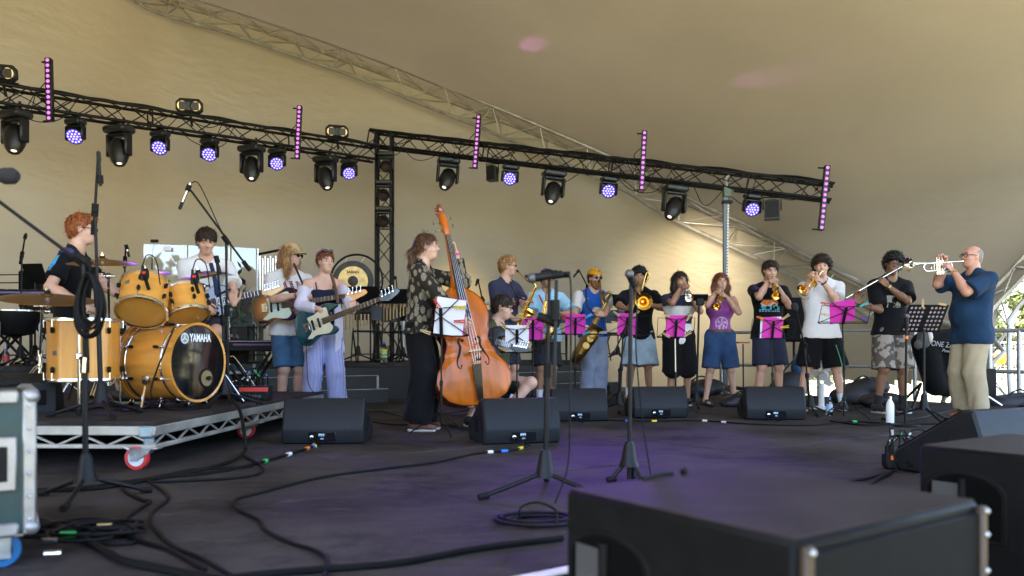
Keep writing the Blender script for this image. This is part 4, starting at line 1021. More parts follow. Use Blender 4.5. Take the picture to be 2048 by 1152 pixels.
for py, lb in ((308,'topmost of the three small heads on the tower'),(365,'middle of the three small heads on the tower'),(418,'lowest of the three small heads on the tower')):
    c = P(772 if py < 350 else 767, py, 14.33); t = thing('tower_spotlight', c, 'small unlit moving head, '+lb, 'spotlight', 'small moving heads on the tower truss')
    MB().box(c+V(0,.02,0), (.28,.20,.08), None, .02).build('base', lampgrey, t)
    mb = MB().box(c+V(0,0,-.07), (.26,.09,.05), None, .015)
    for s_ in (-1,1): mb.box(c+V(s_*.12,0,-.17), (.035,.10,.20), None, .015)
    mb.build('yoke', lampblk, t)
    MB().lathe([(0,-.12),(.07,-.11),(.10,-.04),(.10,.06),(.085,.12),(.075,.12)], c+V(.0,-.02,-.22), (.12,-.85,-.5), 18).build('housing', lampblk, t)
    MB().lathe([(0,.115),(.075,.105)], c+V(.0,-.02,-.22), (.12,-.85,-.5), 16).build('lens', lens, t)
    MB().cone(c+V(0,.05,.03), c+V(0,.16,.03), .02).build('clamp', blackmetal, t)
# the light the wash lights and bars throw, and warm glows added on the wall
def beam(px, L, target, col, W, size, blend=.9, rad=.10):
    A, B = (LA, LB) if L else (RA, RB); p = on_truss(A, B, px)-V(0, .22, .46); p = p+nrm(np.asarray(target)-p)*.45
    ld = bpy.data.lights.new('wash_glow_beam', 'SPOT'); ld.energy = W; ld.color = col; ld.spot_size = R_(size); ld.spot_blend = blend; ld.shadow_soft_size = rad
    o = bpy.data.objects.new('wash_glow_beam', ld); S.collection.objects.link(o); o.location = tuple(p)
    o.rotation_euler = Vector([float(q) for q in np.asarray(target)-p]).to_track_quat('-Z', 'Y').to_euler(); return o
PUR = (.24, .07, 1.0)
for px, L, g, W, sz in ((151,True,G(760,875),420,24),(320,True,G(420,905),420,26),(554,True,G(1190,960),700,26),(1022,False,G(1260,880),650,26),(1219,False,G(1120,1110),800,28),(1506,False,G(1480,900),520,26),(419,True,G(560,745,.28),420,22),(698,True,G(1000,820),420,26)):
    beam(px, L, g, PUR, W*.08, sz*.75)
beam(419, True, G(500,960), PUR, 25, 20); beam(1022, False, G(930,1010), PUR, 22, 20); beam(1219, False, G(1080,1130), PUR, 45, 20)
beam(1351, False, P(1372,535,14.6), (1.0,.86,.62), 95, 80, 1.0, .45); beam(898, False, P(915,585,15.9), (1.0,.72,.18), 70, 40, 1.0, .3)  # warm beams added for the wall glow, set at two moving spotlights
def upbeam(px, py, tx, ty, tY, W, sz):
    c = on_truss(RA, RB, px); p = P(px, py-4, c[1]-.32); ld = bpy.data.lights.new('bar_beam', 'SPOT'); ld.energy = W; ld.color = (.85,.22,.95); ld.spot_size = R_(sz); ld.spot_blend = 1; ld.shadow_soft_size = .03
    o = bpy.data.objects.new('bar_beam', ld); S.collection.objects.link(o); o.location = tuple(p); o.rotation_euler = Vector([float(q) for q in P(tx, ty, tY)-p]).to_track_quat('-Z', 'Y').to_euler()
upbeam(1286, 250, 1480, 178, 12.15, 13, 17); upbeam(954, 222, 1060, 95, 12.95, 9, 18)
# ---------------------------------------------------------------- riser and drum kit
def text(s, name, size, m, parent, o, x, y, ext=.0008, width=1.0, shear=0, bold=0, align='CENTER'):
    cu = bpy.data.curves.new(name, 'FONT'); cu.body = s; cu.size = size; cu.align_x = align; cu.align_y = 'CENTER'; cu.extrude = ext; cu.offset = bold; cu.shear = shear
    cu.materials.append(m); ob = link(name, cu, parent); org = np.array(parent['_o'][:]); x = nrm(x); y = nrm(np.asarray(y)-x*np.dot(x, y)); z = np.cross(x, y)
    Mx = Matrix.Identity(4)
    for i in range(3): Mx[i][0] = x[i]*width; Mx[i][1] = y[i]; Mx[i][2] = z[i]; Mx[i][3] = o[i]-org[i]
    me = bpy.data.meshes.new_from_object(ob.evaluated_get(bpy.context.evaluated_depsgraph_get())); me.materials.clear(); me.materials.append(m)
    nb = link(name, me, parent); bpy.data.objects.remove(ob); nb.matrix_local = Mx; return nb
RH = .28
rc = V(-2.085, 4.68, 0); Rr = rotz(R_(-3.0)); rx = -Rr[:, 0]; ry = Rr[:, 1]      # corner, towards the left, towards the back
Lx, Ly = 2.44, 3.42
rt = thing('drum_riser', rc, 'low rolling drum riser with aluminium truss frame', 'stage riser')
riserwood = mat('riser_ply', (.032,.026,.025), .7, var=.4, scale=3, bump=.15, spec=.08); scuff(riserwood, (.08,.068,.06), .7, 2.6, .52, .68)
for i in range(2):
    for j in range(3):
        c = rc+rx*(Lx*(i+.5)/2)+ry*(Ly*(j+.5)/3); MB().box((0,0,0), (Lx/2-.006, Ly/3-.006, .024), None, .003).xf(c+V(0,0,RH-.012), Rr).build('deck_panel', riserwood, rt)
edges = [(rc, rx, Lx), (rc, ry, Ly), (rc+rx*Lx, ry, Ly), (rc+ry*Ly, rx, Lx)]
for o, d, L in edges:
    s_ = .02*(1 if abs(d[0]) > .5 else 1)
    inw = (ry if abs(np.dot(d, rx)) > .5 else rx); 
    if np.dot((rc+rx*Lx/2+ry*Ly/2)-o, inw) < 0: inw = -inw
    Rm = np.stack([d, inw, V(0,0,1)], 1)
    MB().box((0,0,0), (L, .045, .055), None, .004).xf(o+d*L/2+inw*.022+V(0,0,RH-.054), Rm).build('top_rail', alu, rt)
    MB().box((0,0,0), (L, .04, .026), None, .004).xf(o+d*L/2+inw*.022+V(0,0,RH-.148), Rm).build('bottom_rail', alu, rt)
    n = int(L/.29); 
    for i in range(n):
        a = o+d*L*(i+.05)/n+inw*.02+V(0,0,RH-.138); b = o+d*L*(i+.5)/n+inw*.02+V(0,0,RH-.08); c = o+d*L*(i+.95)/n+inw*.02+V(0,0,RH-.138)
        rod('brace', a, b, .008, alu, rt, 6); rod('brace', b, c, .008, alu, rt, 6)
castblue = mat('caster_steel', (.30,.38,.42), .4, .6, var=.2); wheelw = mat('wheel_hub', (.62,.64,.68), .4); wheelr = mat('wheel_red', (.55,.03,.03), .4)
for fx, fy in ((.06,.04),(Lx-.3,.1),(.10,Ly-.3),(Lx-.3,Ly-.3),(.06,Ly*.5)):
    p = rc+rx*fx+ry*fy; q = p+rx*.055-ry*.03
    c = sub(MB().cone(p+V(0,0,RH-.10), p+V(0,0,.115), .032, .030, 14).box(p+V(0,0,RH-.06),(.09,.09,.07),None,.01).build('caster_leg', castblue, rt), rt)
    mb = MB()
    for s_ in (-.032, .032): mb.prism([(-.06,.05),(.06,.05),(.02,-.055),(-.035,-.055)], -.003, .003).xf((0,0,0), rotx(R_(90))) if False else None
    for s_ in (-.030, .030):
        w_ = q+ry*s_; mb.add([w_+rx*.05-rx*.02+V(0,0,.06), w_-rx*.10+V(0,0,.06), w_-rx*.08+V(0,0,.03), w_-rx*.0+V(0,0,-.012), w_+rx*.03+V(0,0,-.012)], [(0,1,2,3,4),(4,3,2,1,0)])
    mb.xf(V(0,0,.065), np.eye(3)).box(p+V(0,0,.122), (.13,.09,.012), Rr, .004).cone(q+rx*.02-ry*.05+V(0,0,.12), q+rx*.06-ry*.05+V(0,0,.14), .008)
    mb.build('fork', galv, c, origin=rt['_o'])
    c0 = q+V(0,0,.068)
    MB().lathe([(.049,-.02),(.068,-.018),(.068,.018),(.049,.02)], c0, ry, 22).build('tyre', wheelr, c, origin=rt['_o'])
    MB().lathe([(0,-.024),(.02,-.024),(.022,-.016),(.0495,-.017),(.0495,.017),(.022,.016),(.02,.024),(0,.024)], c0, ry, 20).build('wheel', wheelw, c, origin=rt['_o'])

maple = mat('maple_lacquer', (.56,.235,.035), .16, var=.18, scale=2.5, aniso=(1,1,7), coat=.6, rvar=.05)
maple2 = mat('maple_tom', (.60,.265,.045), .18, var=.16, scale=2.5, aniso=(1,1,7), coat=.6, rvar=.05)
maplepale = mat('maple_pale', (.56,.235,.035), .22, var=.14, scale=2.5, aniso=(7,7,1), coat=.5, rvar=.05)
headfilm = mat('drum_film', (.50,.26,.055), .15, var=.12, scale=5, coat=.5); blackhead = mat('black_head', (.006,.006,.007), .06, coat=1., var=.1, rvar=.02)
badge = mat('drum_badge', (.16,.17,.18), .3, .6)
def drum(t, c, ax, r, L, shellm, bot, topm, lugs, rimm=chrome, hoopw=.0, lugm=rubber, up=(0,0,1)):
    """c: centre of the front/bottom head, ax: towards the other head"""
    ax = nrm(ax)
    MB().lathe([(r,.012),(r,L-.012)], c, ax, 44).build('shell', shellm, t)
    for z in (.0, L): MB().lathe([(r-.004,z-.012),(r+.009,z-.012),(r+.011,z),(r+.009,z+.012),(r-.004,z+.012)], c, ax, 44).build('hoop', rimm, t)
    MB().lathe([(0,.002),(r,.002)], c, ax, 40).build('head', bot, t); MB().lathe([(0,L-.002),(r,L-.002)], c, ax, 40).build('head', topm, t)
    x = nrm(np.cross(up, ax)); y = np.cross(ax, x)
    for i in range(lugs):
        a = 2*math.pi*(i+.5)/lugs; d = x*math.cos(a)+y*math.sin(a); Rm = np.stack([np.cross(ax, d), d, ax], 1)
        for z, s_ in ((.07, 1), (L-.07, -1)):
            if L < .15 and s_ < 0: continue
            MB().box((0,.012,0), (.020,.030,.042), None, .008).xf(c+ax*z+d*r, Rm).build('lug', lugm, t)
            rod('tension_rod', c+ax*z+d*(r+.016), c+ax*(z-s_*.07)+d*(r+.016), .0035, chrome, t, 6)
bc = V(-2.235, 5.70, .612); bax = nrm(V(-.942, .336, 0)); br = .272; bL = .48
t = thing('bass_drum', V(bc[0], bc[1], RH), 'amber lacquered bass drum with a black front head lettered in white', 'bass drum')
MB().lathe([(br,.02),(br,bL-.02)], bc, bax, 56).build('shell', maple, t)
for z in (-.004, bL-.03): MB().lathe([(br-.006,z),(br+.012,z-.002),(br+.014,z+.036),(br+.002,z+.038)], bc, bax, 56).build('hoop', maple, t)
MB().lathe([(br+.003,.075),(br+.007,.078),(br+.007,.088),(br+.003,.090)], bc, bax, 56).lathe([(br+.003,bL-.09),(br+.007,bL-.088),(br+.007,bL-.074),(br+.003,bL-.072)], bc, bax, 56).build('shell_band', chrome, t)
fx = nrm(np.cross(V(0,0,1), -bax)); port = bc+fx*.085-V(0,0,.115); pr_ = .066
MB().lathe([(0,.004),(br-.004,.004)], bc, bax, 48).build('front_head', blackhead, t); MB().lathe([(0,bL-.005),(br,bL-.005)], bc, bax, 48).build('rear_head', headfilm, t)
MB().lathe([(pr_-.008,-.003),(pr_,-.005),(pr_+.006,.002)], port, bax, 28).build('port_ring', rubber, t)
MB().lathe([(0,.0015),(pr_-.006,-.001)], port, bax, 24).build('port_hole', mat('port_inside', (.22,.16,.07), .8), t)
MB().ell(port+fx*.012-bax*.012-V(0,0,.0), (.02,.02,.016), None, 10).build('port_microphone', blackmetal, t)
lw = mat('letter_white', (.80,.80,.80), .5, var=.03)
lt = text('YAMAHA', 'lettering', .078, lw, t, bc+fx*.020+V(0,0,.172)-bax*.001, fx, V(0,0,1), width=.66, bold=.0022)
e0 = bc-fx*.135+V(0,0,.170)
mb = MB().lathe([(.031,-.0015),(.037,-.002),(.037,0)], e0, bax, 24)
for i in range(3):
    a = math.pi/2+i*2*math.pi/3; d = fx*math.cos(a)+V(0,0,1)*math.sin(a); mb.box((0,0,0), (.007,.002,.030)).xf((0,0,0), np.eye(3)) if False else mb.cone(e0+d*.002-bax*.002, e0+d*.031-bax*.002, .0035, .0035, 5)
mb.build('emblem', lw, t)
MB().lathe([(0,-.0012),(.030,-.0012)], e0, bax, 24).build('emblem_disc', mat('emblem_grey', (.22,.23,.24), .5), t)
for i in range(8):
    a = 2*math.pi*(i+.5)/8; d = fx*math.cos(a)+V(0,0,1)*math.sin(a); Rm = np.stack([np.cross(bax, d), d, bax], 1)
    for z, s_ in ((.085, 1), (bL-.085, -1)):
        MB().box((0,.012,s_*.0), (.022,.026,.032), None, .009).xf(bc+bax*z+d*br, Rm).build('lug', chrome, t)
        rod('tension_rod', bc+bax*z+d*(br+.016), bc+bax*(z-s_*.085)+d*(br+.016), .0035, chrome, t, 6)
        MB().ell((0,0,0), (.013,.013,.026), Rm, 8).xf(bc+bax*(z+s_*.045)+d*(br+.018), np.eye(3)).build('key_handle', rubber, t)
sp = G(330, 806, RH); s0 = bc+bax*.22+nrm(V(-.28,-.72,-.35))*br
MB().ell(s0, .03).cone(s0, s0+V(.01,-.05,-.02), .02).build('spur_socket', chrome, t)
rod('spur', s0, V(s0[0]+.02, s0[1]-.13, RH+.02), .011, chrome, t); MB().cone(V(s0[0]+.02, s0[1]-.13, RH+.03), V(s0[0]+.022, s0[1]-.14, RH), .015).build('spur_foot', rubber, t)
rod('spur', bc+bax*.2+V(.1,.2,-.2), V(bc[0]-.1, bc[1]+.42, RH), .011, chrome, t)
tp = bc+bax*.24+V(0,0,br)                      # tom holder
mb = MB().box(tp+V(0,0,.02), (.10,.08,.05), None, .01)
for s_ in (-.035, .035): mb.cone(tp+fx*s_+V(0,0,.02), tp+fx*s_+V(0,0,.25), .014).box(tp+fx*s_+V(0,0,.25), (.045,.045,.04), None, .006).box(tp+fx*s_+V(0,0,.13), (.04,.04,.03), None, .006)
mb.box(tp+V(0,0,.165), (.11,.05,.03), None, .006); mb.build('tom_holder', white if False else chrome, t)

def tomthing(lab, cpx, r, L, ax, Y, shell, badge_a=None):
    c = P(cpx[0], cpx[1], Y); t = thing('rack_tom', c, lab, 'tom drum', 'amber toms over the bass drum')
    drum(t, c, ax, r, L, shell, headfilm, headfilm, 6); return t, c
t, c = tomthing('larger tilted rack tom with its amber underside facing the front', (283, 624), .163, .235, (-.14,.60,.80), 5.50, maple2)
ax = nrm(V(-.14,.60,.80)); x_ = nrm(np.cross(V(0,0,1), ax)); d = nrm(-V(0,1,0)+ax*np.dot(ax, V(0,1,0))*1+x_*.25)
d = nrm(d-ax*np.dot(d, ax))
MB().box((0,0,0), (.036,.004,.030), None, .001).xf(c+ax*.15+d*.164, np.stack([np.cross(ax, d)*-1, -d, ax], 1)).build('badge', badge, t)
MB().cone(tp-fx*.035+V(0,0,.25), c+ax*.1+nrm(tp-c)*.15, .012).build('tom_arm', chrome, t)
t, c = tomthing('smaller rack tom beside the chrome tom holder', (378, 632), .14, .20, (-.34,.36,.87), 5.72, maple2)
MB().cone(tp+fx*.035+V(0,0,.25), c+nrm(V(-.34,.36,.87))*.1, .012).build('tom_arm', chrome, t)
fc = V(-2.90, 5.42, .50); t = thing('floor_tom', V(fc[0], fc[1], RH), 'deep amber floor tom on three legs beside the drummer', 'floor tom')
drum(t, fc, (0,0,1), .222, .40, maplepale, headfilm, headfilm, 8, up=(0,1,0))
for a in (-1.2, .9, 3.0):
    d = V(math.cos(a), math.sin(a), 0); p = fc+d*.245; rod('leg', p+V(0,0,.30), V(p[0], p[1], RH+.02), .008, chrome, t); MB().cone(V(p[0],p[1],RH+.04), V(p[0],p[1],RH), .014).build('leg_tip', rubber, t)
    MB().box(p-d*.01+V(0,0,.16), (.035,.035,.05), None, .008).build('leg_bracket', chrome, t)
MB().box((0,0,0), (.034,.004,.030), None, .001).xf(fc+V(-.08,-.2075,.18), rotz(R_(-20))).build('badge', badge, t)
bronze = mat('cymbal_bronze', (.30,.17,.055), .30, 1., var=.25, scale=6, rvar=.08)
bronzed = mat('cymbal_dark_bronze', (.20,.11,.05), .34, 1., var=.35, scale=5, rvar=.08)
def cymbal(t, c, r, n, m=bronze, name='cymbal'):
    prof = [(0,.030),(.018,.029),(.034,.020),(.040,.012)]+[(.04+(r-.04)*q, .012-.028*q**1.6) for q in (.2,.4,.6,.8,.95,1)]+[(r,-.0185)]
    prof += [(.04+(r-.04)*q, .0095-.028*q**1.6) for q in (.8,.5,.2)]+[(.04,.009),(0,.026)]
    MB().lathe(prof, c, n, 48).build(name, m, t)
def cymstand(lab, c, r, n, foot, m=bronze, boomend=None, spread=.30, hat=False, group='cymbals on chrome stands'):
    foot = np.asarray(foot, float); t = thing('cymbal_stand', foot, lab, 'cymbal', group); n = nrm(n)
    cymbal(t, c, r, n, m); 
    if hat: cymbal(t, c-n*.03, r, -n, m)
    MB().cone(c+n*.03, c+n*.055, .014).cone(c-n*.01, c+n*.07, .004).build('wing_nut', chrome, t)
    MB().cone(c+n*.028, c+n*.042, .018).build('felt', rubber, t)
    top = c-n*.09; elbow = V(foot[0], foot[1], top[2]-.05) if boomend is None else np.asarray(boomend)
    rod('tilter', c, top, .007, chrome, t); rod('boom_arm', top, elbow, .009, chrome, t)
    MB().ell(elbow, .022).ell(top, .018).cone(elbow-V(.05,0,0), elbow+V(.05,0,0), .009).build('joint', chrome, t)
    h = elbow[2]-foot[2]; m1 = V(foot[0], foot[1], foot[2]+h*.55)
    rod('upper_tube', elbow, m1, .0095, chrome, t); rod('lower_tube', m1+V(0,0,.02), foot+V(0,0,.10), .0135, chrome, t)
    for z in (.0, -h*.25): MB().cone(m1+V(0,0,z-.02), m1+V(0,0,z+.035), .020, .020).box(m1+V(.022,0,z), (.03,.012,.02), None, .004).build('collar', chrome, t)
    a0 = foot+V(0,0,min(.36, h*.40))
    MB().cone(a0-V(0,0,.02), a0+V(0,0,.02), .024).build('leg_collar', chrome, t); MB().cone(foot+V(0,0,.10), foot+V(0,0,.13), .024).build('leg_collar', chrome, t)
    for i in range(3):
        a = .5+i*2.094; d = V(math.cos(a), math.sin(a), 0); e = foot+d*spread+V(0,0,.015); k = a0+d*.04-V(0,0,.0)
        for s_ in (-.012, .012):
            q = np.cross(d, V(0,0,1))*s_; MB().tube(spline([k+q, a0+d*.09-V(0,0,.03)+q, e+q], 5), .006, 6).build('leg', chrome, t)
        rod('strut', foot+V(0,0,.11), foot+d*spread*.55+V(0,0,a0[2]-foot[2])*.42, .005, chrome, t); MB().ell(e, (.02,.02,.016), None, 8).build('leg_tip', rubber, t)
cymstand('dark ride cymbal on a chrome stand at the near end of the drum kit', P(95, 594, 4.98), .272, (.10,-.16,1), G(80, 797, RH), bronzed, boomend=P(85, 612, 5.03), spread=.34)
cymstand('bronze crash cymbal standing higher behind the coiled cable', P(205, 523, 5.75), .232, (.04,-.17,1), G(219, 793, RH), bronze, boomend=P(217, 552, 5.70))
cymstand('tilted crash cymbal with a violet edge in front of the guitarist in white', P(398, 551, 6.1), .205, (-.22,-.12,1), V(*P(406,0,6.15)[:2], RH), bronze, boomend=P(406, 572, 6.12))
cymstand('small cymbal behind the larger rack tom', P(292, 548, 6.35), .19, (-.1,-.2,1), V(*P(300,0,6.4)[:2], RH), bronze)
cymstand('dark cymbal near the potted greenery behind the guitarist in white', P(447, 552, 7.3), .20, (.1,.2,1), V(*P(452,0,7.4)[:2], RH), mat('cymbal_violet_lit', (.16,.12,.17), .3, 1.))  # purple stage light is put into this cymbal's metal colour
hs = V(-2.52, 6.02, .92-.02); t = thing('snare_drum', V(hs[0], hs[1], RH), 'snare drum half hidden behind the toms and the bass drum', 'snare drum')
drum(t, hs-V(0,0,.13), (0,0,1), .18, .13, chrome, paper, paper, 8)
for a in (.3,2.4,4.5): rod('leg', hs-V(0,0,.15), V(hs[0]+.22*math.cos(a), hs[1]+.22*math.sin(a), RH), .008, chrome, t)
dth = V(-3.46, 6.40, RH); t = thing('drum_throne', dth, 'round black drum stool under the red haired drummer', 'stool')
MB().lathe([(0,.0),(.17,.0),(.18,.03),(.18,.06),(.15,.085),(0,.09)], dth+V(0,0,.46), n=24).build('seat', black, t); rod('post', dth+V(0,0,.1), dth+V(0,0,.47), .014, chrome, t)
for a in (.3,2.4,4.5): rod('leg', dth+V(0,0,.3), dth+V(.25*math.cos(a), .25*math.sin(a), .01), .009, chrome, t)
gst = V(-2.86, 7.36, RH); t = thing('bar_stool', gst, 'tall black stool under the guitarist in white', 'stool')
MB().lathe([(0,.0),(.15,.0),(.16,.02),(.15,.04),(0,.045)], gst+V(0,0,.56), n=24).build('seat', black, t)
for a in (.3,1.87,3.44,5.0): rod('leg', gst+V(.1*math.cos(a), .1*math.sin(a), .56), gst+V(.2*math.cos(a), .2*math.sin(a), 0), .012, blackmetal, t)
MB().tube([gst+V(.17*math.cos(a), .17*math.sin(a), .2) for a in np.arange(16)*math.pi/8], .008, 6, closed=True).build('foot_ring', blackmetal, t)

# ---------------------------------------------------------------- strings
def gpoly(sc=1., w=.17, L0=-.14, L1=.30):
    pts = [(L0,0),(L0+.02,.10),(L0+.09,.165),(-.0,.160),(.07,.118),(.12,.112),(.18,.150),(.24,.158),(.32,.125),(.345,.105),(.325,.088),(.26,.070),(.215,.040),(.21,0),(.215,-.035),(.25,-.062),(.28,-.10),(.27,-.128),(.22,-.145),(.16,-.132),(.10,-.118),(.03,-.140),(-.03,-.168),(L0+.05,-.150),(L0+.01,-.09)]
    return [tuple(p) for p in spline(pts, 4, closed=True)*sc]
def guitar(name, lab, bridge, nut, normal, scale_len, bodym, plate, neckm, headm, hscale=1.0, nstr=4, cat='bass guitar', plm2=None, body_s=1.0, headflip=1):
    L = np.linalg.norm(np.asarray(nut)-bridge); o, Rg = frame(bridge, np.asarray(nut)-bridge, normal)
    t = lthing(name, lab, cat); k = L/scale_len if False else 1.0; s_ = body_s
    MB().prism(gpoly(s_), -.045, 0, bev=.008).build('body', bodym, t)
    if plate is not None:
        pg = [(.02,.085),(.09,.09),(.16,.112),(.23,.118),(.235,.05),(.225,0),(.235,-.05),(.245,-.085),(.20,-.122),(.13,-.112),(.06,-.10),(.01,-.115),(-.03,-.10),(.03,-.05),(.03,.03)]
        MB().prism([tuple(q) for q in spline(pg, 3, closed=True)*s_], .0005, .004).build('pickguard', plate, t)
    x1 = L
    MB().add([(.20*s_,-.030,.004),(x1,-.021,.004),(x1,.021,.004),(.20*s_,.030,.004),(.20*s_,-.022,-.022),(x1,-.016,-.016),(x1,.016,-.016),(.20*s_,.022,-.022)], [(0,1,2,3),(7,6,5,4),(0,4,5,1),(3,2,6,7),(1,5,6,2),(0,3,7,4)]).build('neck', headm, t)
    fb = sub(MB().add([(.16*s_,-.031,.004),(x1,-.0215,.004),(x1,.0215,.004),(.16*s_,.031,.004),(.16*s_,-.031,.011),(x1,-.0215,.010),(x1,.0215,.010),(.16*s_,.031,.011)], [(3,2,1,0),(4,5,6,7),(0,1,5,4),(2,3,7,6),(1,2,6,5),(0,4,7,3)]).build('fingerboard', neckm, t), t)
    q = L*(1-2**(-1/12)); pos_, x = 0, L
    for i in range(20):
        x = L*2**(-(i+1)/12)
        if x < .2*s_: break
        hw = .0215+(.031-.0215)*(L-x)/(L-.16*s_); MB().box((x,0,.0115), (.0022,hw*2,.0025)).build('fret', chrome, fb)
    hp = [(0,-.022),(.03,-.030),(.06,-.045),(.09,-.052),(.16,-.030),(.20,-.016),(.225,.004),(.215,.030),(.19,.042),(.12,.034),(.05,.030),(.02,.030),(0,.022)]
    hp = [(L+a*hscale, headflip*b*hscale) for a, b in spline(hp, 3, closed=True)]
    MB().prism(hp, -.016, -.001, bev=.003).build('headstock', headm if plm2 is None else plm2, t)
    for i in range(nstr):
        a = (.035+i*.042*(4/nstr))*hscale; b = headflip*(.030+i*.003)*hscale
        MB().cone((L+a,b-headflip*.014,-.001), (L+a,b-headflip*.014,.014), .010*hscale, n=8).cone((L+a,b,-.008), (L+a,b+headflip*.03,-.008), .003).ell((L+a,b+headflip*.040,-.008), (.010*hscale,.013*hscale,.004), None, 8).build('tuner', chrome, t)
    MB().box((-.005,0,.010), (.055*s_,.085*s_,.016), None, .004).build('bridge', chrome, t)
    for x, w_ in ((.06,.10),(.125,.095)): MB().box((x*s_,0,.010), (.024,w_*s_,.012), None, .005).build('pickup', blackgloss, t)
    for i in range(3): MB().lathe([(0,.022),(.012,.021),(.014,.003)], ((-.03-.03*i)*s_+.03, (-.125-.0*i)*s_, .0), n=12).build('knob', blackgloss if plate is not None else chrome, t)
    mb = MB()
    for i in range(nstr): mb.cone((-.005,(-.026+.052*i/(nstr-1))*.9,.021), (L,(-.016+.032*i/(nstr-1)),.012), .0012, n=4)
    tag(mb.build('strings', chrome, t), kind='stuff'); place(t, o, Rg); t['_R'] = [float(q) for q in Rg.ravel()]; return t, lambda x, y, z: o+Rg@V(x, y, z)
def sunburst():
    m = mat('sunburst', (.5,.2,.02), .12, coat=1., var=.05); n, l, b = nodes(m)
    tc = n.new('ShaderNodeTexCoord'); mp = n.new('ShaderNodeMapping'); mp.inputs['Location'].default_value = (-.09*4, 0, 0); mp.inputs['Scale'].default_value = (4.0, 5.6, 0)
    ln = n.new('ShaderNodeVectorMath'); ln.operation = 'LENGTH'; l.new(tc.outputs['Object'], mp.inputs[0]); l.new(mp.outputs[0], ln.inputs[0])
    cr = n.new('ShaderNodeValToRGB'); e = cr.color_ramp.elements; e[0].position = .35; e[0].color = (.62,.28,.03,1); e[1].position = .95; e[1].color = (.012,.006,.004,1)
    k = e.new(.68); k.color = (.30,.07,.01,1); l.new(ln.outputs['Value'], cr.inputs[0]); l.new(cr.outputs[0], b.inputs['Base Color']); return m
rosew = mat('rosewood', (.085,.042,.022), .5, var=.25, aniso=(1,9,9)); maplen = mat('maple_neck', (.60,.36,.12), .3, var=.15, aniso=(1,9,9), coat=.4)
mapleor = mat('maple_orange', (.68,.30,.04), .25, var=.15, coat=.5); mint = mat('mint_plate', (.62,.72,.58), .35, var=.04); cream = mat('cream_plate', (.66,.60,.42), .35, var=.05)
tealm = mat('teal_gloss', (.008,.055,.065), .10, coat=1., var=.15); tealh = mat('teal_headstock', (.03,.07,.10), .2, coat=.6)
darkg = mat('dark_guitar', (.02,.015,.012), .12, coat=1.)
nutA = P(524, 585, 7.05); brA = P(388, 612, 6.98)
gA, gAf = guitar('electric_guitar', 'dark electric guitar with a pale maple headstock held by the seated guitarist', brA, nutA, (.1,-1,.15), .65, darkg, None, rosew, maplen, .85, 6, 'electric guitar', body_s=.95)
brB = P(531, 616, 8.13); nutB = P(691, 592, 8.0)
gB, gBf = guitar('bass_guitar', 'sunburst bass guitar with a mint pickguard held by the bassist in a cap', brB, nutB, (.12,-1,.12), .86, sunburst(), mint, rosew, mapleor, 1.0, body_s=1.12)
brC = P(616, 655, 7.88); nutC = P(760, 598, 7.70)
gC, gCf = guitar('bass_guitar', 'dark teal bass guitar with a cream pickguard held by the redhead', brC, nutC, (.05,-1,.15), .86, tealm, cream, rosew, maplen, .95, body_s=1.05, plm2=tealh)

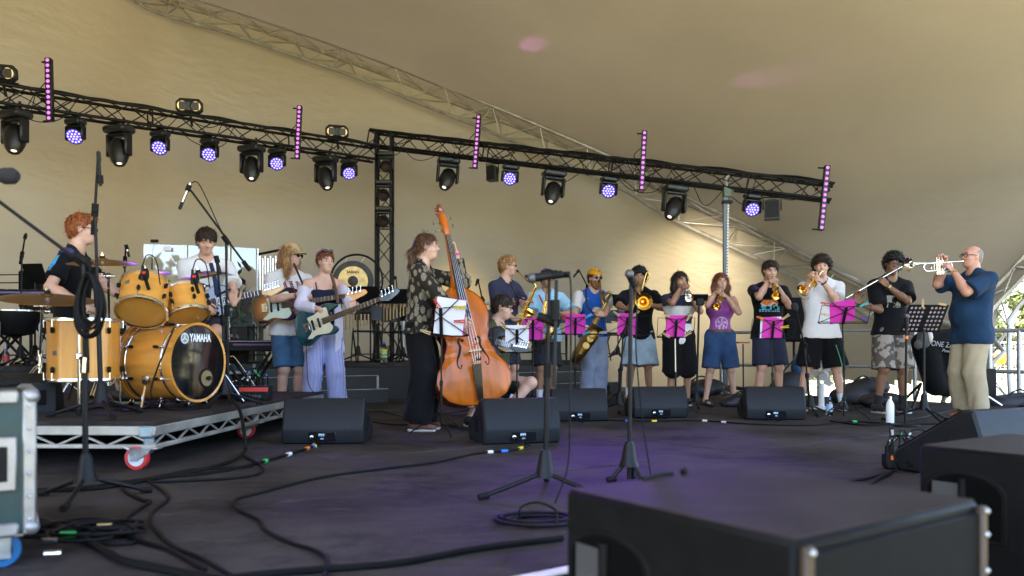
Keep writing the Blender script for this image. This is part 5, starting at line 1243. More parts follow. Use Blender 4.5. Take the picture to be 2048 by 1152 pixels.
def double_bass(o, up, nz):
    o, Rb = frame(o, np.cross(up, nz), nz); Rb = np.stack([nrm(np.cross(up, nz)), nrm(up), np.cross(nrm(np.cross(up, nz)), nrm(up))], 1)
    t = lthing('double_bass', 'glossy orange brown double bass leaning back on the player in black trousers', 'double bass')
    wood = mat('bass_varnish', (.42,.098,.004), .3, var=.32, scale=2.2, aniso=(6,.8,6), coat=.28, rvar=.04, spec=.3); side = mat('bass_ribs', (.16,.030,.006), .14, var=.3, coat=.9, rvar=.04); ebony = mat('ebony', (.010,.008,.007), .25)
    H = 1.06; hw = [(0,0.02),(.015,.15),(.06,.255),(.14,.318),(.22,.332),(.30,.305),(.37,.245),(.415,.218),(.425,.232),(.45,.205),(.52,.182),(.58,.195),(.605,.218),(.62,.205),(.68,.225),(.74,.238),(.80,.232),(.86,.205),(.92,.150),(.965,.085),(.99,.045),(1,.025)]
    hs = np.array(hw); tt = np.concatenate([np.linspace(0,.1,12)[:-1], np.linspace(.1,.9,50)[:-1], np.linspace(.9,1,10)]); w_ = np.interp(tt, hs[:,0], hs[:,1])
    ww = np.convolve(np.r_[w_[0],w_,w_[-1]], [.2,.6,.2], 'valid'); ww[0] = .01
    right = [(a, b*H) for a, b in zip(ww, tt)]; left = [(-a, b*H) for a, b in zip(ww[::-1], tt[::-1])]; ol = np.array(right+left); n = len(ol)
    def dep(y): return .095-.03*max(0, (y/H-.6))/.4
    def plate(sg, name, m):
        rings = []; ss = (1.015, 1.0, .93, .8, .6, .35, .12); bz = (0, .003, .010, .024, .040, .052, .056)
        ctr = V(0, .47)
        for s_, z in zip(ss, bz):
            q = ol*[1, 1]; q = np.stack([ol[:, 0]*s_, ctr[1]+(ol[:, 1]-ctr[1])*(s_ if s_ <= 1 else 1.004)], 1); rings.append(np.c_[q, [sg*(dep(y)+z) for y in ol[:, 1]]])
        f = []
        for i in range(len(ss)-1):
            for j in range(n): q = (i*n+j, i*n+(j+1) % n, (i+1)*n+(j+1) % n, (i+1)*n+j); f.append(q if sg > 0 else q[::-1])
        q = tuple((len(ss)-1)*n+j for j in range(n)); f.append(q if sg > 0 else q[::-1]); MB().add(np.vstack(rings), f).build(name, m, t, angle=60)
    plate(1, 'front_plate', wood); plate(-1, 'back_plate', side)
    vs_ = np.vstack([np.c_[ol*.985, [-dep(y)-.001 for y in ol[:, 1]]], np.c_[ol*.985, [dep(y)+.001 for y in ol[:, 1]]]])
    MB().add(vs_, [(j, (j+1) % n, n+(j+1) % n, n+j) for j in range(n)]).build('ribs', side, t, angle=60)
    mb = MB()
    mb.tube(np.c_[ol*1.0, [dep(y)+.004 for y in ol[:, 1]]], .004, 5, closed=True); mb.build('edge_purfling', mat('purfling', (.22,.04,.006), .3, coat=.5), t)
    zf = dep(.4)+.058
    for s_ in (-1, 1):
        pts = [(s_*.060,.555,0),(s_*.085,.575,0),(s_*.098,.545,0),(s_*.090,.50,0),(s_*.112,.44,0),(s_*.137,.385,0),(s_*.138,.340,0),(s_*.118,.322,0),(s_*.108,.345,0)]
        q = spline([V(a, b, dep(b)+.056*max(0, 1-(abs(a)/.27)**2)-.012+.002) for a, b, _ in pts], 6); q[:, 2] = [dep(b)+.0545-.62*(a*a) for a, b in q[:, :2]]
        mb = MB().tube(q, [.004+.006*math.sin(math.pi*i/(len(q)-1)) for i in range(len(q))], 6).ell(q[0], (.012,.012,.006), None, 8).ell(q[-1], (.013,.013,.006), None, 8); mb.build('f_hole', mat('f_hole_dark', (.004,.002,.001), .8), t)
    MB().add([(-.085,.435,zf-.01),(.085,.435,zf-.01),(.055,.435,zf+.10),(-.055,.435,zf+.10),(-.085,.453,zf-.01),(.085,.453,zf-.01),(.055,.446,zf+.10),(-.055,.446,zf+.10)], [(0,3,2,1),(4,5,6,7),(0,1,5,4),(2,3,7,6),(1,2,6,5),(0,4,7,3)]).build('bridge', mat('bridge_maple', (.52,.34,.15), .5), t)
    MB().add([(-.022,.03,zf-.025),(.022,.03,zf-.025),(.040,.33,zf+.05),(-.040,.33,zf+.05),(-.022,.03,zf),(.022,.03,zf),(.040,.33,zf+.072),(-.040,.33,zf+.072)], [(0,3,2,1),(4,5,6,7),(0,1,5,4),(2,3,7,6),(1,2,6,5),(0,4,7,3)]).build('tailpiece', ebony, t)
    zn = dep(1)+.02
    MB().add([(-.041,.70,zf+.020),(.041,.70,zf+.020),(.021,1.50,zn+.030),(-.021,1.50,zn+.030),(-.041,.70,zf+.045),(.041,.70,zf+.045),(.021,1.50,zn+.048),(-.021,1.50,zn+.048)], [(0,3,2,1),(4,5,6,7),(0,1,5,4),(2,3,7,6),(1,2,6,5),(0,4,7,3)]).build('fingerboard', ebony, t)
    MB().tube([(0,1.02,.02),(0,1.06,.06),(0,1.15,zn-.01),(0,1.50,zn+.008)], [.045,.045,.030,.023], 12).build('neck', wood, t)
    pb = MB(); pb.tube(spline([(0,1.49,zn+.01),(0,1.60,zn+.0),(0,1.70,zn-.045),(0,1.755,zn-.10)], 6), [.026+.008*math.sin(i/18*3) for i in range(19)], 12)
    pb.build('pegbox', wood, t)
    sc = MB(); pts = []
    for i in range(34):
        a = -1.2+i*.38; r = .052*math.exp(-i*.045); pts.append((0, 1.775+r*math.cos(a)*-1+.0, zn-.085+r*math.sin(a)*1))
    sc.tube(pts, [.022*math.exp(-i*.018) for i in range(34)], 8); sc.cone((-.035,1.775,zn-.085), (.035,1.775,zn-.085), .018, n=12); sc.ell((0,1.775,zn-.085), (.026,.05,.05), None, 12); sc.build('scroll', mat('scroll_wood', (.22,.045,.008), .16, coat=.8, var=.3), t)
    for i, (y, s_) in enumerate(((1.56,-1),(1.60,1),(1.64,-1),(1.68,1))):
        z = zn-.01-.04*i/3; MB().cone((0,y,z), (s_*.07,y,z), .006).box((s_*.085,y,z), (.006,.034,.026), None, .002).ell((s_*.02,y,z-.02),(.012,.018,.012), None, 8).build('tuning_machine', mat('machine_brass', (.35,.27,.15), .35, 1.), t)
    mb = MB()
    for i in range(4):
        x = (-.5+i/3); mb.tube([(x*.045,.33,zf+.072), (x*.075,.441,zf+.104), (x*.030,1.50,zn+.053)], .0019, 5)
    mb.build('strings', mat('string_steel', (.55,.52,.48), .3, 1.), t)
    MB().cone((0,.01,0), (0,-.16,.0), .008).cone((0,.005,0), (0,-.03,0), .022, .014).build('endpin', chrome, t)
    MB().box((.02,.37,zf+.075), (.05,.03,.02), None, .004).tube(spline([(.02,.39,zf+.08),(.06,.44,zf+.10),(.03,.50,zf+.11),(-.01,.46,zf+.105)], 5), .003, 5).build('pickup_clip', blackmetal, t)
    place(t, o, Rb); return t, lambda x, y, z: o+Rb@V(x, y, z)
bo_ = P(953, 812, 6.86); bt_ = P(878, 424, 7.10)
DB, DBf = double_bass(bo_, bt_-bo_, V(.36,-.93,.02))
archt = mat('archtop_black', (.006,.0055,.0055), .4, coat=.15)
brD = P(950, 672, 7.36); nutD = P(1022, 692, 7.30)
gD, gDf = guitar('electric_guitar', 'black guitar with ivory fret markers on the seated guitarist behind the double bass', brD, V(*nutD), (.1,-1,.12), .62, archt, None, mat('ebony_board', (.02,.016,.014), .35), archt, .8, 6, 'electric guitar', body_s=1.0)

# ---------------------------------------------------------------- wind
def horn_tube(t, name, pts, r, m, n=12, parent=None): return MB().tube(pts, r, n).build(name, m, parent or t)
def trumpet(lab, mouth, bell, m, group=None, roll=(0,0,1)):
    x = np.asarray(bell)-mouth; L = np.linalg.norm(x); o, Rt = frame(mouth, x, roll); s_ = L/.53
    t = lthing('trumpet', lab, 'trumpet', group)
    MB().lathe([(.008,0),(.0135,.001),(.0135,.012),(.006,.03),(.0045,.07),(.006,.085)], ax=(1,0,0), n=14).build('mouthpiece', silver, t)
    lp = [(.07,.018,0),(.30,.018,0),(.37,.018,0)]+[(.37+.033*math.sin(a),.018,-.034+.034*math.cos(a)) for a in np.linspace(.3,math.pi-.1,7)]+[(.34,.018,-.068),(.27,.012,-.068)]
    MB().tube(lp, .0062, 10).build('leadpipe', m, t)
    bl = [(.215,-.018,-.055),(.15,-.018,-.062)]+[(.13-.034*math.sin(a),-.018,-.030-.034*math.cos(a)) for a in np.linspace(0.2,math.pi-.1,8)]+[(.20,-.018,.004),(.34,-.018,.004),(.41,-.016,.004),(.455,-.014,.004),(.485,-.012,.004),(.508,-.010,.004),(.522,-.008,.004),(.53,-.008,.004)]
    rr = [.006]*10+[.0065,.0085,.012,.017,.024,.036,.052,.062]
    MB().tube(bl, rr, 20, cap=False).tube([(.530,-.008,.004),(.524,-.008,.004),(.51,-.010,.004),(.487,-.012,.004),(.455,-.014,.004)], [.0615,.050,.034,.0225,.015], 20, cap='end').build('bell', m, t)
    v = MB()
    for i in range(3):
        c = V(.205+i*.027, 0, -.035)
        v = MB().cone(c+V(0,0,-.062), c+V(0,0,.045), .0122, n=14).cone(c+V(0,0,-.068), c+V(0,0,-.06), .009, n=10).cone(c+V(0,0,.045), c+V(0,0,.056), .0095, n=12).build('valve', m, t)
        MB().cone(c+V(0,0,.055), c+V(0,0,.078), .003).cone(c+V(0,0,.076), c+V(0,0,.081), .009, n=12).build('finger_button', silver, t)
    MB().tube([(.19,.02,-.06),(.13,.02,-.06),(.125,.02,-.072),(.13,.02,-.084),(.19,.02,-.084)], .0055, 8).tube([(.27,-.02,-.03),(.30,-.02,-.03),(.305,-.02,-.042),(.30,-.02,-.054),(.27,-.02,-.054)], .0055, 8).tube([(.262,.02,.02),(.262,.04,.028),(.275,.045,.028),(.288,.04,.028),(.288,.02,.022)], .002, 6).cone((.30,.018,-.003), (.30,.018,-.065), .003).cone((.17,-.017,0), (.17,-.017,-.06), .003).build('slides', m, t)
    place(t, o, Rt, s_); return t, lambda a, b, c: o+Rt@(V(a, b, c)*s_)
def sax(name, lab, top, bow, bellc, mouth, m, r0, r1, rb, neckpts=None, cat='saxophone', fwd=(0,-1,0)):
    """top: where the neck meets the body, bow: lowest bend, bellc: bell mouth centre (world)"""
    org = np.array(bow); t = thing(name, org, lab, cat)
    d = nrm(bow-top); fb = nrm(bellc-bow); side = bellc-bow; side = side-d*np.dot(side, d); sw = np.linalg.norm(side); sd = side/(sw+1e-9)
    body = [top+(bow-top)*q for q in np.linspace(0, .93, 9)]; rr = [r0+(r1-r0)*q for q in np.linspace(0, 1, 9)]
    c = bow-d*.02+sd*sw*.40; rad = sw*.40
    bend = [c-sd*rad*math.cos(a)+d*rad*math.sin(a) for a in np.linspace(.35, math.pi-.1, 9)]; rr2 = [r1*(1+.025*i) for i in range(9)]
    bs = bend[-1]; be = bellc; bell = [bs+(be-bs)*q for q in (.25,.5,.7,.85,.95,1.0)]; r3 = [r1*1.3, r1*1.5, r1*1.75, rb*.70, rb*.88, rb]
    MB().tube(body, rr, 16, cap=False).build('body_tube', m, t); MB().tube(body[-1:]+bend, [rr[-1]]+rr2, 16, cap=False).build('bow', m, t)
    MB().tube(bend[-1:]+bell, [rr2[-1]]+r3, 22, cap=False).tube([bell[-1], bell[-2], bell[-3], bell[-4]], [rb*.985, rb*.86, rb*.68, r1*1.5], 22, cap='end').build('bell', m, t)
    nk = neckpts if neckpts is not None else [top, top-d*.07, (top+mouth)/2-d*.05, mouth]
    nk = spline(nk, 5); MB().tube(nk, np.linspace(r0*.95, .007, len(nk)), 10).build('neck', m, t)
    e = nrm(nk[-1]-nk[-3]); MB().tube([nk[-1]-e*.03, nk[-1]+e*.02, nk[-1]+e*.055], [.013,.012,.006], 10).build('mouthpiece', blackgloss, t)
    f_ = nrm(np.asarray(fwd)-d*np.dot(fwd, d)); q_ = np.cross(d, f_); n = int(np.linalg.norm(bow-top)/.045)
    for i in range(n):
        p = top+(bow-top)*(.08+.85*i/n); r = r0+(r1-r0)*i/n; s_ = (-1)**i*.5; nn = nrm(f_+q_*s_)
        MB().lathe([(0,.012),(r*.55,.012),(r*.6,.006),(r*.5,.0)], p+nn*r, nn, 12).build('key_cup', m, t)
    for s_ in (-.75, .75, .2):
        nn = nrm(f_+q_*s_); rod('key_rod', top+(bow-top)*.06+nn*(r0+.012), top+(bow-top)*.9+nn*(r1+.012), .003, m, t, 6)
    for q in (.35, .65):
        p = bs+(be-bs)*q*.8; nn = nrm(f_-d*.1); MB().lathe([(0,.02),(r1*.8,.018),(r1*.85,.008)], p+nn*r1*1.25, nn, 14).build('key_cup', m, t)
    for q in (.45, .8):
        a = top+(bow-top)*q; b = bs+(be-bs)*(1-q)*.9; rod('brace', a, b, .004, m, t, 6)
    return t
# ---------------------------------------------------------------- the band
def denim(name, c): 
    m = mat('denim_'+name, c, .85, var=.28, scale=7, bump=.3, bscale=160, detail=6, sheen=.03, spec=.12, rvar=0); return m
tee_white = cloth('white', (.68,.66,.64), .05); tee_navy = cloth('navy', (.030,.032,.062)); tee_black = cloth('black', (.006,.006,.0075), .2); c_lblue = cloth('light_blue', (.30,.50,.64), .06)
c_lav = cloth('lavender_shirt', (.60,.56,.68), .06); c_cami = cloth('cami_navy', (.014,.018,.040)); c_blue = cloth('royal_blue', (.02,.09,.36)); c_purple = cloth('purple', (.32,.085,.34), .1)
c_mannavy = cloth('man_navy', (.012,.034,.075)); c_black = cloth('jet', (.005,.005,.006), .2); c_dgrey = cloth('dark_grey', (.026,.027,.035)); c_green = cloth('dark_green', (.028,.032,.020)); c_khaki = cloth('khaki', (.34,.285,.19), .08)
c_wht2 = cloth('pale_shirt', (.62,.58,.56), .06); c_navysh = cloth('navy_shorts', (.022,.026,.050)); c_grtr = cloth('grey_blue_trousers', (.24,.27,.36), .15)
d_blue = denim('blue', (.055,.125,.24)); d_dark = denim('dark', (.028,.060,.135)); d_light = denim('light', (.34,.44,.52))
shoe_brown = mat('shoe_brown', (.14,.055,.03), .6); shoe_black = mat('shoe_black', (.015,.015,.017), .5); sole_w = mat('sole_white', (.62,.60,.55), .6); shoe_tan = mat('shoe_tan', (.30,.22,.13), .7); sockw = cloth('sock_white', (.66,.66,.70), .04); sockb = cloth('sock_black', (.02,.02,.022))
gold = mat('wrist_gold', (.55,.36,.10), .3, 1.); capm = cloth('cap_beige', (.45,.33,.17)); capy = cloth('cap_mustard', (.62,.29,.012)); leather = mat('leather', (.10,.045,.025), .5); strapb = mat('strap_black', (.012,.012,.014), .7)
def pattern(name, base, fn):
    m = mat('cloth_'+name, base, .85, var=.05, scale=9, bump=.2, bscale=140, spec=.12, rvar=0); n, l, b = nodes(m); src = b.inputs['Base Color'].links[0].from_socket
    tc = n.new('ShaderNodeTexCoord'); fac, col = fn(n, l, tc); mx = n.new('ShaderNodeMix'); mx.data_type = 'RGBA'; l.new(fac, mx.inputs[0]); l.new(src, mx.inputs[6]); mx.inputs[7].default_value = (*col, 1)
    l.new(mx.outputs[2], b.inputs['Base Color']); return m
def stepr(n, l, s, a, b_):
    r = n.new('ShaderNodeMapRange'); r.inputs[1].default_value = a; r.inputs[2].default_value = b_; l.new(s, r.inputs[0]); return r.outputs[0]
def f_stripe(n, l, tc, sc=26, ax='X'):
    wv = n.new('ShaderNodeTexWave'); wv.bands_direction = ax; wv.inputs['Scale'].default_value = sc; wv.inputs['Distortion'].default_value = .8; wv.inputs['Detail Scale'].default_value = .3; l.new(tc.outputs['Object'], wv.inputs[0])
    return stepr(n, l, wv.outputs[1], .42, .58), (.20,.22,.46)
c_pin = pattern('pinstripe', (.46,.47,.68), f_stripe)
c_gstr = pattern('green_stripe', (.030,.036,.018), lambda n, l, tc: (f_stripe(n, l, tc, 20)[0], (.085,.085,.045)))
def f_leaf(n, l, tc):
    mp = n.new('ShaderNodeMapping'); mp.inputs['Scale'].default_value = (1,1,.62); mp.inputs['Rotation'].default_value = (.3,.4,0); l.new(tc.outputs['Object'], mp.inputs[0])
    v = n.new('ShaderNodeTexVoronoi'); v.inputs['Scale'].default_value = 20; v.inputs['Randomness'].default_value = .7; l.new(mp.outputs[0], v.inputs[0])
    wv = n.new('ShaderNodeTexWave'); wv.inputs['Scale'].default_value = 38; wv.inputs['Distortion'].default_value = 5; l.new(mp.outputs[0], wv.inputs[0])
    a = stepr(n, l, v.outputs['Distance'], .52, .42); b_ = stepr(n, l, wv.outputs[1], .35, .55); ml = n.new('ShaderNodeMath'); ml.operation = 'MULTIPLY'; l.new(a, ml.inputs[0]); l.new(b_, ml.inputs[1]); return ml.outputs[0], (.36,.31,.22)
c_blouse = pattern('leaf_blouse', (.024,.020,.015), f_leaf)
def f_camo(n, l, tc):
    z = n.new('ShaderNodeTexNoise'); z.inputs['Scale'].default_value = 11; z.inputs['Detail'].default_value = 2; l.new(tc.outputs['Object'], z.inputs[0]); return stepr(n, l, z.outputs[0], .50, .54), (.28,.25,.22)
c_camo = pattern('camouflage', (.085,.075,.065), f_camo)
def mouth_of(loc, H, yaw, head, lean=(0,0), female=False, seat=None, headoff=0.):
    f = V(math.cos(R_(yaw)), math.sin(R_(yaw)), 0); l = V(-f[1], f[0], 0); u = V(0,0,1); pel = np.asarray(loc, float)+u*(.525*H if seat is None else seat)
    sp = nrm(u+f*lean[0]+l*lean[1]); tf = nrm(f-sp*np.dot(f, sp)); neck = pel+sp*.312*H; hh = .128*H if not female else .130*H
    a, b, r = [R_(q) for q in head]; hf0 = V(math.cos(a), math.sin(a), 0); hl = V(-hf0[1], hf0[0], 0); hf = hf0*math.cos(b)+u*math.sin(b); hu = np.cross(hf, hl); hl2 = hl*math.cos(r)+hu*math.sin(r); hu = np.cross(hf, hl2)
    hc = neck+sp*.036*H+hu*.068*H+tf*(.012*H+headoff)+hf*.012*H; return hc+np.stack([hf, hl2, hu], 1)@(V(.40,0,-.235)*hh)
def at(px, Y): return V((px-1024)/1600*Y, Y, 0)
def reach(m, px, py, L):
    best = None
    for Y in np.linspace(m[1]+.1, m[1]-.9, 400):
        q = P(px, py, Y); e = abs(np.linalg.norm(q-m)-L)
        if best is None or e < best[0]-1e-6: best = (e, q)
    return m+nrm(best[1]-m)*L
def tr_hands(m, bell, up=(0,0,1)):
    x = nrm(bell-m); o, Rt = frame(m, x, up); s_ = np.linalg.norm(bell-m)/.53; T = lambda a, b, c: o+Rt@(V(a,b,c)*s_); D = lambda a, b, c: Rt@V(a,b,c)
    return dict(w=T(.135,-.050,.030), D=D(.85,.22,.42), N=D(.25,.5,-.85), curl=(.55,.5,.55,.6), thumb=.6), dict(w=T(.150,.062,-.085), D=D(.50,-.20,.72), N=D(.45,-.9,.0), curl=(.65,.7,.75,.75), thumb=.6)
dn = V(0,0,-1)
# drummer
bd = at(142, 6.40)+V(0,0,RH); yw = 12
dr = person('red haired drummer in a black sports top with a blue sleeve stripe', bd, 1.80, yw, (14, -4, 0), seat=.64,
  rh=dict(w=P(160,606,6.02), D=V(.85,-.1,-.3), N=dn, curl=.75, pole=V(-.6,-.5,-.6)), lh=dict(w=P(236,592,6.35), D=V(.9,-.2,.1), N=dn, curl=.75, pole=V(.2,.6,-.8)), lean=(.06, 0), skin=sk_pale,
  hair=('quiff', h_red), top=('tee', c_black, dict(sleeve=.70, folds=.008)), bottom=('shorts', c_dgrey, dict(length=.95)), shoes=(shoe_black, sole_w, None),
  legs={1: dict(a=bd+V(.52,-.22,.09), pole=V(.4,-.2,1), fd=V(1,-.2,0)), -1: dict(a=bd+V(.60,.22,.09), pole=V(.4,.2,1), fd=V(1,0,0))}, extras=(('glasses',),))
S0, E, W, _, _, _ = dr.arms[1]; ax_ = nrm(E-S0); out = nrm(V(-.35,-1,0)-ax_*np.dot(V(-.35,-1,0), ax_))
patch('sleeve_stripe', dr.T, S0+(E-S0)*.40, out, -ax_, .045, .155, lambda u, v: 0, [mat('stripe_blue', (.03,.30,.62), .7)], dr.t)
patch('shoulder_panel', dr.T, S0+V(.02,-.02,.05), V(-.2,-.6,.8), V(-1,0,0), .10, .07, lambda u, v: 0, [mat('panel_indigo', (.035,.03,.13), .8)], dr.t)
for a, b in ((dr.arms[1][2]+V(.03,-.0,-.03), P(236,560,5.75)), (dr.arms[-1][2]+V(.05,0,0), P(300,575,6.0))):
    d = nrm(b-a); tag(MB().tube([a-d*.04, a+d*.30, a+d*.345, a+d*.36], [.0075,.006,.004,.006], 8).build('drumstick', maplen, origin=a), 'wooden drumstick in the drummer\'s '+('near' if a[1] < 6.2 else 'far')+' hand', 'drumstick', 'drumsticks')
# guitarist in white
bg_ = at(412, 7.30)+V(0,0,RH)
person('dark haired guitarist in a plain white tee seated behind the drums', bg_, 1.74, -72, (-66, -22, 0), seat=.69, rh=dict(w=P(404,610,6.93), D=V(.75,-.25,-.55), N=V(.2,.8,-.3), curl=.45, pole=V(-1,.1,-.5)),
  lh=dict(w=P(470,620,6.93), D=V(-.1,-.05,1), N=V(0,.9,.2), curl=.65, pole=V(.9,.1,-.7)), skin=sk_fair, hair=('mop', h_dark), top=('tee', tee_white, dict(sleeve=.85, loose=.026, flare=.03)), bottom=('shorts', c_dgrey, dict(length=.9)), shoes=(shoe_black, sole_w, sockw),
  build=.93, legs={1: dict(a=bg_+V(-.12,-.22,.2), pole=V(-.3,-1,.4)), -1: dict(a=bg_+V(.22,-.22,.2), pole=V(.3,-1,.4))}, extras=(('strap', cloth('strap_navy', (.02,.03,.08)), [P(422,528,7.12), P(430,560,7.02), P(434,590,6.98)], .020),))
# cap bassist
b = at(578, 8.38)
cb = person('long haired bassist in a beige cap and a printed white tee', b, 1.79, -52, (-18, -4, 0), rh=dict(w=P(596,590,8.04), D=V(.95,-.15,.05), N=V(0,.5,-.8), curl=.45, pole=V(-1,-.1,-.6)),
  lh=dict(w=P(606,630,7.98), D=V(.5,-.1,.85), N=V(-.3,.9,.2), curl=.65, pole=V(.6,.3,-.9)), skin=sk_pale, hair=('long', h_blond, .20), top=('tee', tee_white, dict(sleeve=.72, loose=.024, flare=.03, hem=-.05)), bottom=('shorts', d_blue, dict(length=.95, loose=.024, flare=.02)), shoes=(shoe_black, sole_w, None),
  extras=(('sunglasses',), ('cap', capm, 0.), ('watch', gold, 1)))
rs_ = np.random.RandomState(2); gr = rs_.uniform(size=(14,14)); pm_ = [mat('print_maroon', (.22,.03,.05), .7), mat('print_rose', (.55,.12,.14), .7), mat('print_pale', (.55,.42,.38), .7)]
def fn(u, v):
    i, j = int((u+.15)/.3*13.9), int((v+.17)/.34*13.9); q = gr[max(0,min(13,i)), max(0,min(13,j))]
    if (u/.125)**2+((v)/.16)**2 > 1: return -1
    if v > .05: return 0 if (math.sin(u*90+v*20) > -.1 and abs(v-.09) < .045) else -1
    return 1 if q > .6 else (2 if q > .42 else (0 if q > .30 else -1))
patch('shirt_print', cb.T, on_body(cb, 0, -.01, .34), cb.tf, cb.sp, .27, .34, fn, pm_, cb.t)
patch('cap_badge', cb.B, cb.hq(.33,.02,.36), nrm(cb.HR@V(1,.0,.5)), cb.HR[:, 2], .05, .04, lambda u, v: 0, [mat('badge_white', (.6,.6,.58), .7)], cb.t, off=.016)
MB().tube(spline([P(588,528,8.25), P(602,560,8.12), P(612,585,8.06)], 5), .012, 6).build('strap', strapb, cb.t)
# redhead
b = at(648, 8.20)
rb = person('red haired bassist in an open lavender shirt and striped wide trousers', b, 1.70, -72, (-48, -4, 0), female=True, rh=dict(w=P(640,618,7.86), D=V(.55,-.1,-.75), N=V(.2,.9,.0), curl=.5, pole=V(-1,.0,-.5)),
  lh=dict(w=P(709,632,7.80), D=V(-.05,-.05,1), N=V(-.2,.9,.1), curl=.7, pole=V(.8,.2,-.7)), skin=sk_pale, hair=('bun', h_auburn), top=('cami', c_cami, dict(sleeve=.02, hem=.01, neckr=.085, loose=.008)),
  bottom=('trousers', c_pin, dict(length=1.97, loose=.010, flare=.045, waist=.07)), shoes=(shoe_black, sole_w, None), stance=.17, extras=(('headglasses',),))
T = Field(np.min([q for a in rb.arms.values() for q in a[:3]]+[rb.pel-.2], 0)-.14, np.max([q for a in rb.arms.values() for q in a[:3]]+[rb.neck], 0)+.12, .0095)
T.add(('c', rb.pel-rb.sp*.16, rb.pel+rb.sp*.40, .205, .155, rb.tf, .72), .03); T.add(('c', rb.pel+rb.sp*.40, rb.pel+rb.sp*.44, .14, .11, rb.tf, .7), .03)
for sd in (1, -1):
    S0, E, W = rb.arms[sd][:3]; k0 = .30; T.add(('c', S0+(E-S0)*k0, E, .062, .060, None, 1, ((S0+(E-S0)*k0, -nrm(E-S0)),)), .02); T.add(('c', E, E+(W-E)*.88, .058, .046, None, 1, ((E+(W-E)*.80, nrm(W-E)),)), .02)
x, y, z = T.xyz((slice(None),)*3); lat = (x-rb.pel[0])*rb.tl[0]+(y-rb.pel[1])*rb.tl[1]; fw = (x-rb.pel[0])*rb.tf[0]+(y-rb.pel[1])*rb.tf[1]
T.F = np.maximum(T.F, np.where(fw > .0, .105-np.abs(lat+.01), -1).astype(np.float32)); T.plane(rb.pel+V(0,0,.50), V(0,0,1)); T.plane(rb.pel-V(0,0,.22), V(0,0,-1)); T.wrinkle(.011, 30, 2); T.wrinkle(.003, 80, 1); T.build('open_shirt', c_lav, rb.t)
mb = MB()
for s_ in (1, -1): mb.tube(spline([on_body(rb,.09,s_*.075,.395), on_body(rb,.075,s_*.085,.47), on_body(rb,.01,s_*.088,.505), on_body(rb,-.07,s_*.08,.44)], 5), .006, 6)
mb.build('cami_straps', c_cami, rb.t)
MB().tube(spline([P(662,548,8.06), P(672,580,7.98), P(676,606,7.94)], 5), .018, 6).build('strap', leather, rb.t)
# double bass player
b = at(840, 6.94)
db = person('double bass player with a ponytail in a leaf patterned blouse and black trousers', b, 1.69, -8, (-4, 0, 0), female=True, rh=dict(w=DBf(-.03,.66,.24)+V(-.05,-.01,.05), D=V(.75,.05,-.62), N=V(.1,.9,-.2), curl=.45, pole=V(-.55,-.7,-.5)),
  lean=(.05,0), lh=dict(w=DBf(.055,1.40,.02)+V(.025,.01,-.03), D=V(-.25,-.15,.9), N=V(-.7,-.3,.1), curl=(.75,.75,.7,.7), pole=V(.6,.1,-.9), thumb=.4), skin=sk_pale, hair=('ponytail', h_brown),
  top=('blouse', c_blouse, dict(sleeve=1.75, loose=.026, flare=.016, hem=-.03, folds=.010)), bottom=('trousers', c_black, dict(length=1.97, loose=.022, flare=.055, waist=.05, folds=.010)), shoes=(shoe_brown, sole_w, None), footyaw=(2,-14), extras=(('watch', mat('band_pink', (.6,.02,.25), .5), -1),), stance=.13)
# seated guitarist
b = at(984, 7.80)
sg = person('bespectacled guitarist in a dark striped shirt sitting low behind the double bass', b, 1.73, -42, (-14, -10, 0), seat=.40, rh=dict(w=P(968,690,7.34), D=V(.8,-.2,-.5), N=V(0,.9,-.2), curl=.5, pole=V(-.9,-.2,-.4)), lh=dict(w=P(1002,708,7.26), D=V(.35,.0,.9), N=V(-.3,.9,.2), curl=.6, pole=V(.8,.3,-.6)),
  lean=(.12, 0), skin=sk_pale, hair=('mop', h_dark), top=('tee', c_gstr, dict(sleeve=.8, loose=.024, flare=.025)), bottom=('shorts', c_green, dict(length=.78, loose=.02, flare=.03)), shoes=(shoe_black, sole_w, None),
  legs={-1: dict(a=P(1008,792,7.50)*V(1,1,0)+V(0,0,.085), pole=V(1,-.35,.5), fd=V(.9,-.5,0)), 1: dict(a=V(-.38,7.25,.085), pole=V(.3,-1,.6), fd=V(.5,-.9,0))}, extras=(('glasses',),))
t = thing('folding_stool', b, 'low black stool under the guitarist behind the double bass', 'stool'); MB().box(b+V(0,0,.27), (.36,.30,.06), None, .02).build('seat', black, t)
for x in (-.15,.15):
    for y in (-.12,.12): rod('leg', b+V(x,y,.25), b+V(x*1.2,y*1.2,0), .012, blackmetal, t)
# alto sax
b = at(1010, 9.55); mo = mouth_of(b, 1.80, -42, (-10, -2, 0))
topA, bowA, belA = P(1071,574,9.12), P(1036,652,9.22), P(1062,622,9.02)
sx = person('fair haired saxophonist with glasses in a navy tee', b, 1.80, -42, (-10, -2, 0), lh=dict(w=P(1047,612,9.22), D=V(.6,-.2,.5), N=V(.4,-.4,-.3), curl=.55, pole=V(.5,.3,-.9)), rh=dict(w=P(1030,640,9.14), D=V(.7,-.1,.4), N=V(.4,.6,-.2), curl=.55, pole=V(-.8,-.3,-.6)), skin=sk_fair,
  hair=('quiff', h_blond), top=('tee', tee_navy, dict(sleeve=.78, loose=.022, flare=.02, hem=-.06)), bottom=('shorts', c_dgrey, dict(length=.95)), shoes=(shoe_black, sole_w, sockw), extras=(('glasses',), ('strap', strapb, [P(1020,563,9.40), P(1032,590,9.32), P(1050,600,9.2)], .010), ('watch', mat('band_yellow', (.5,.42,.08), .5), -1)))
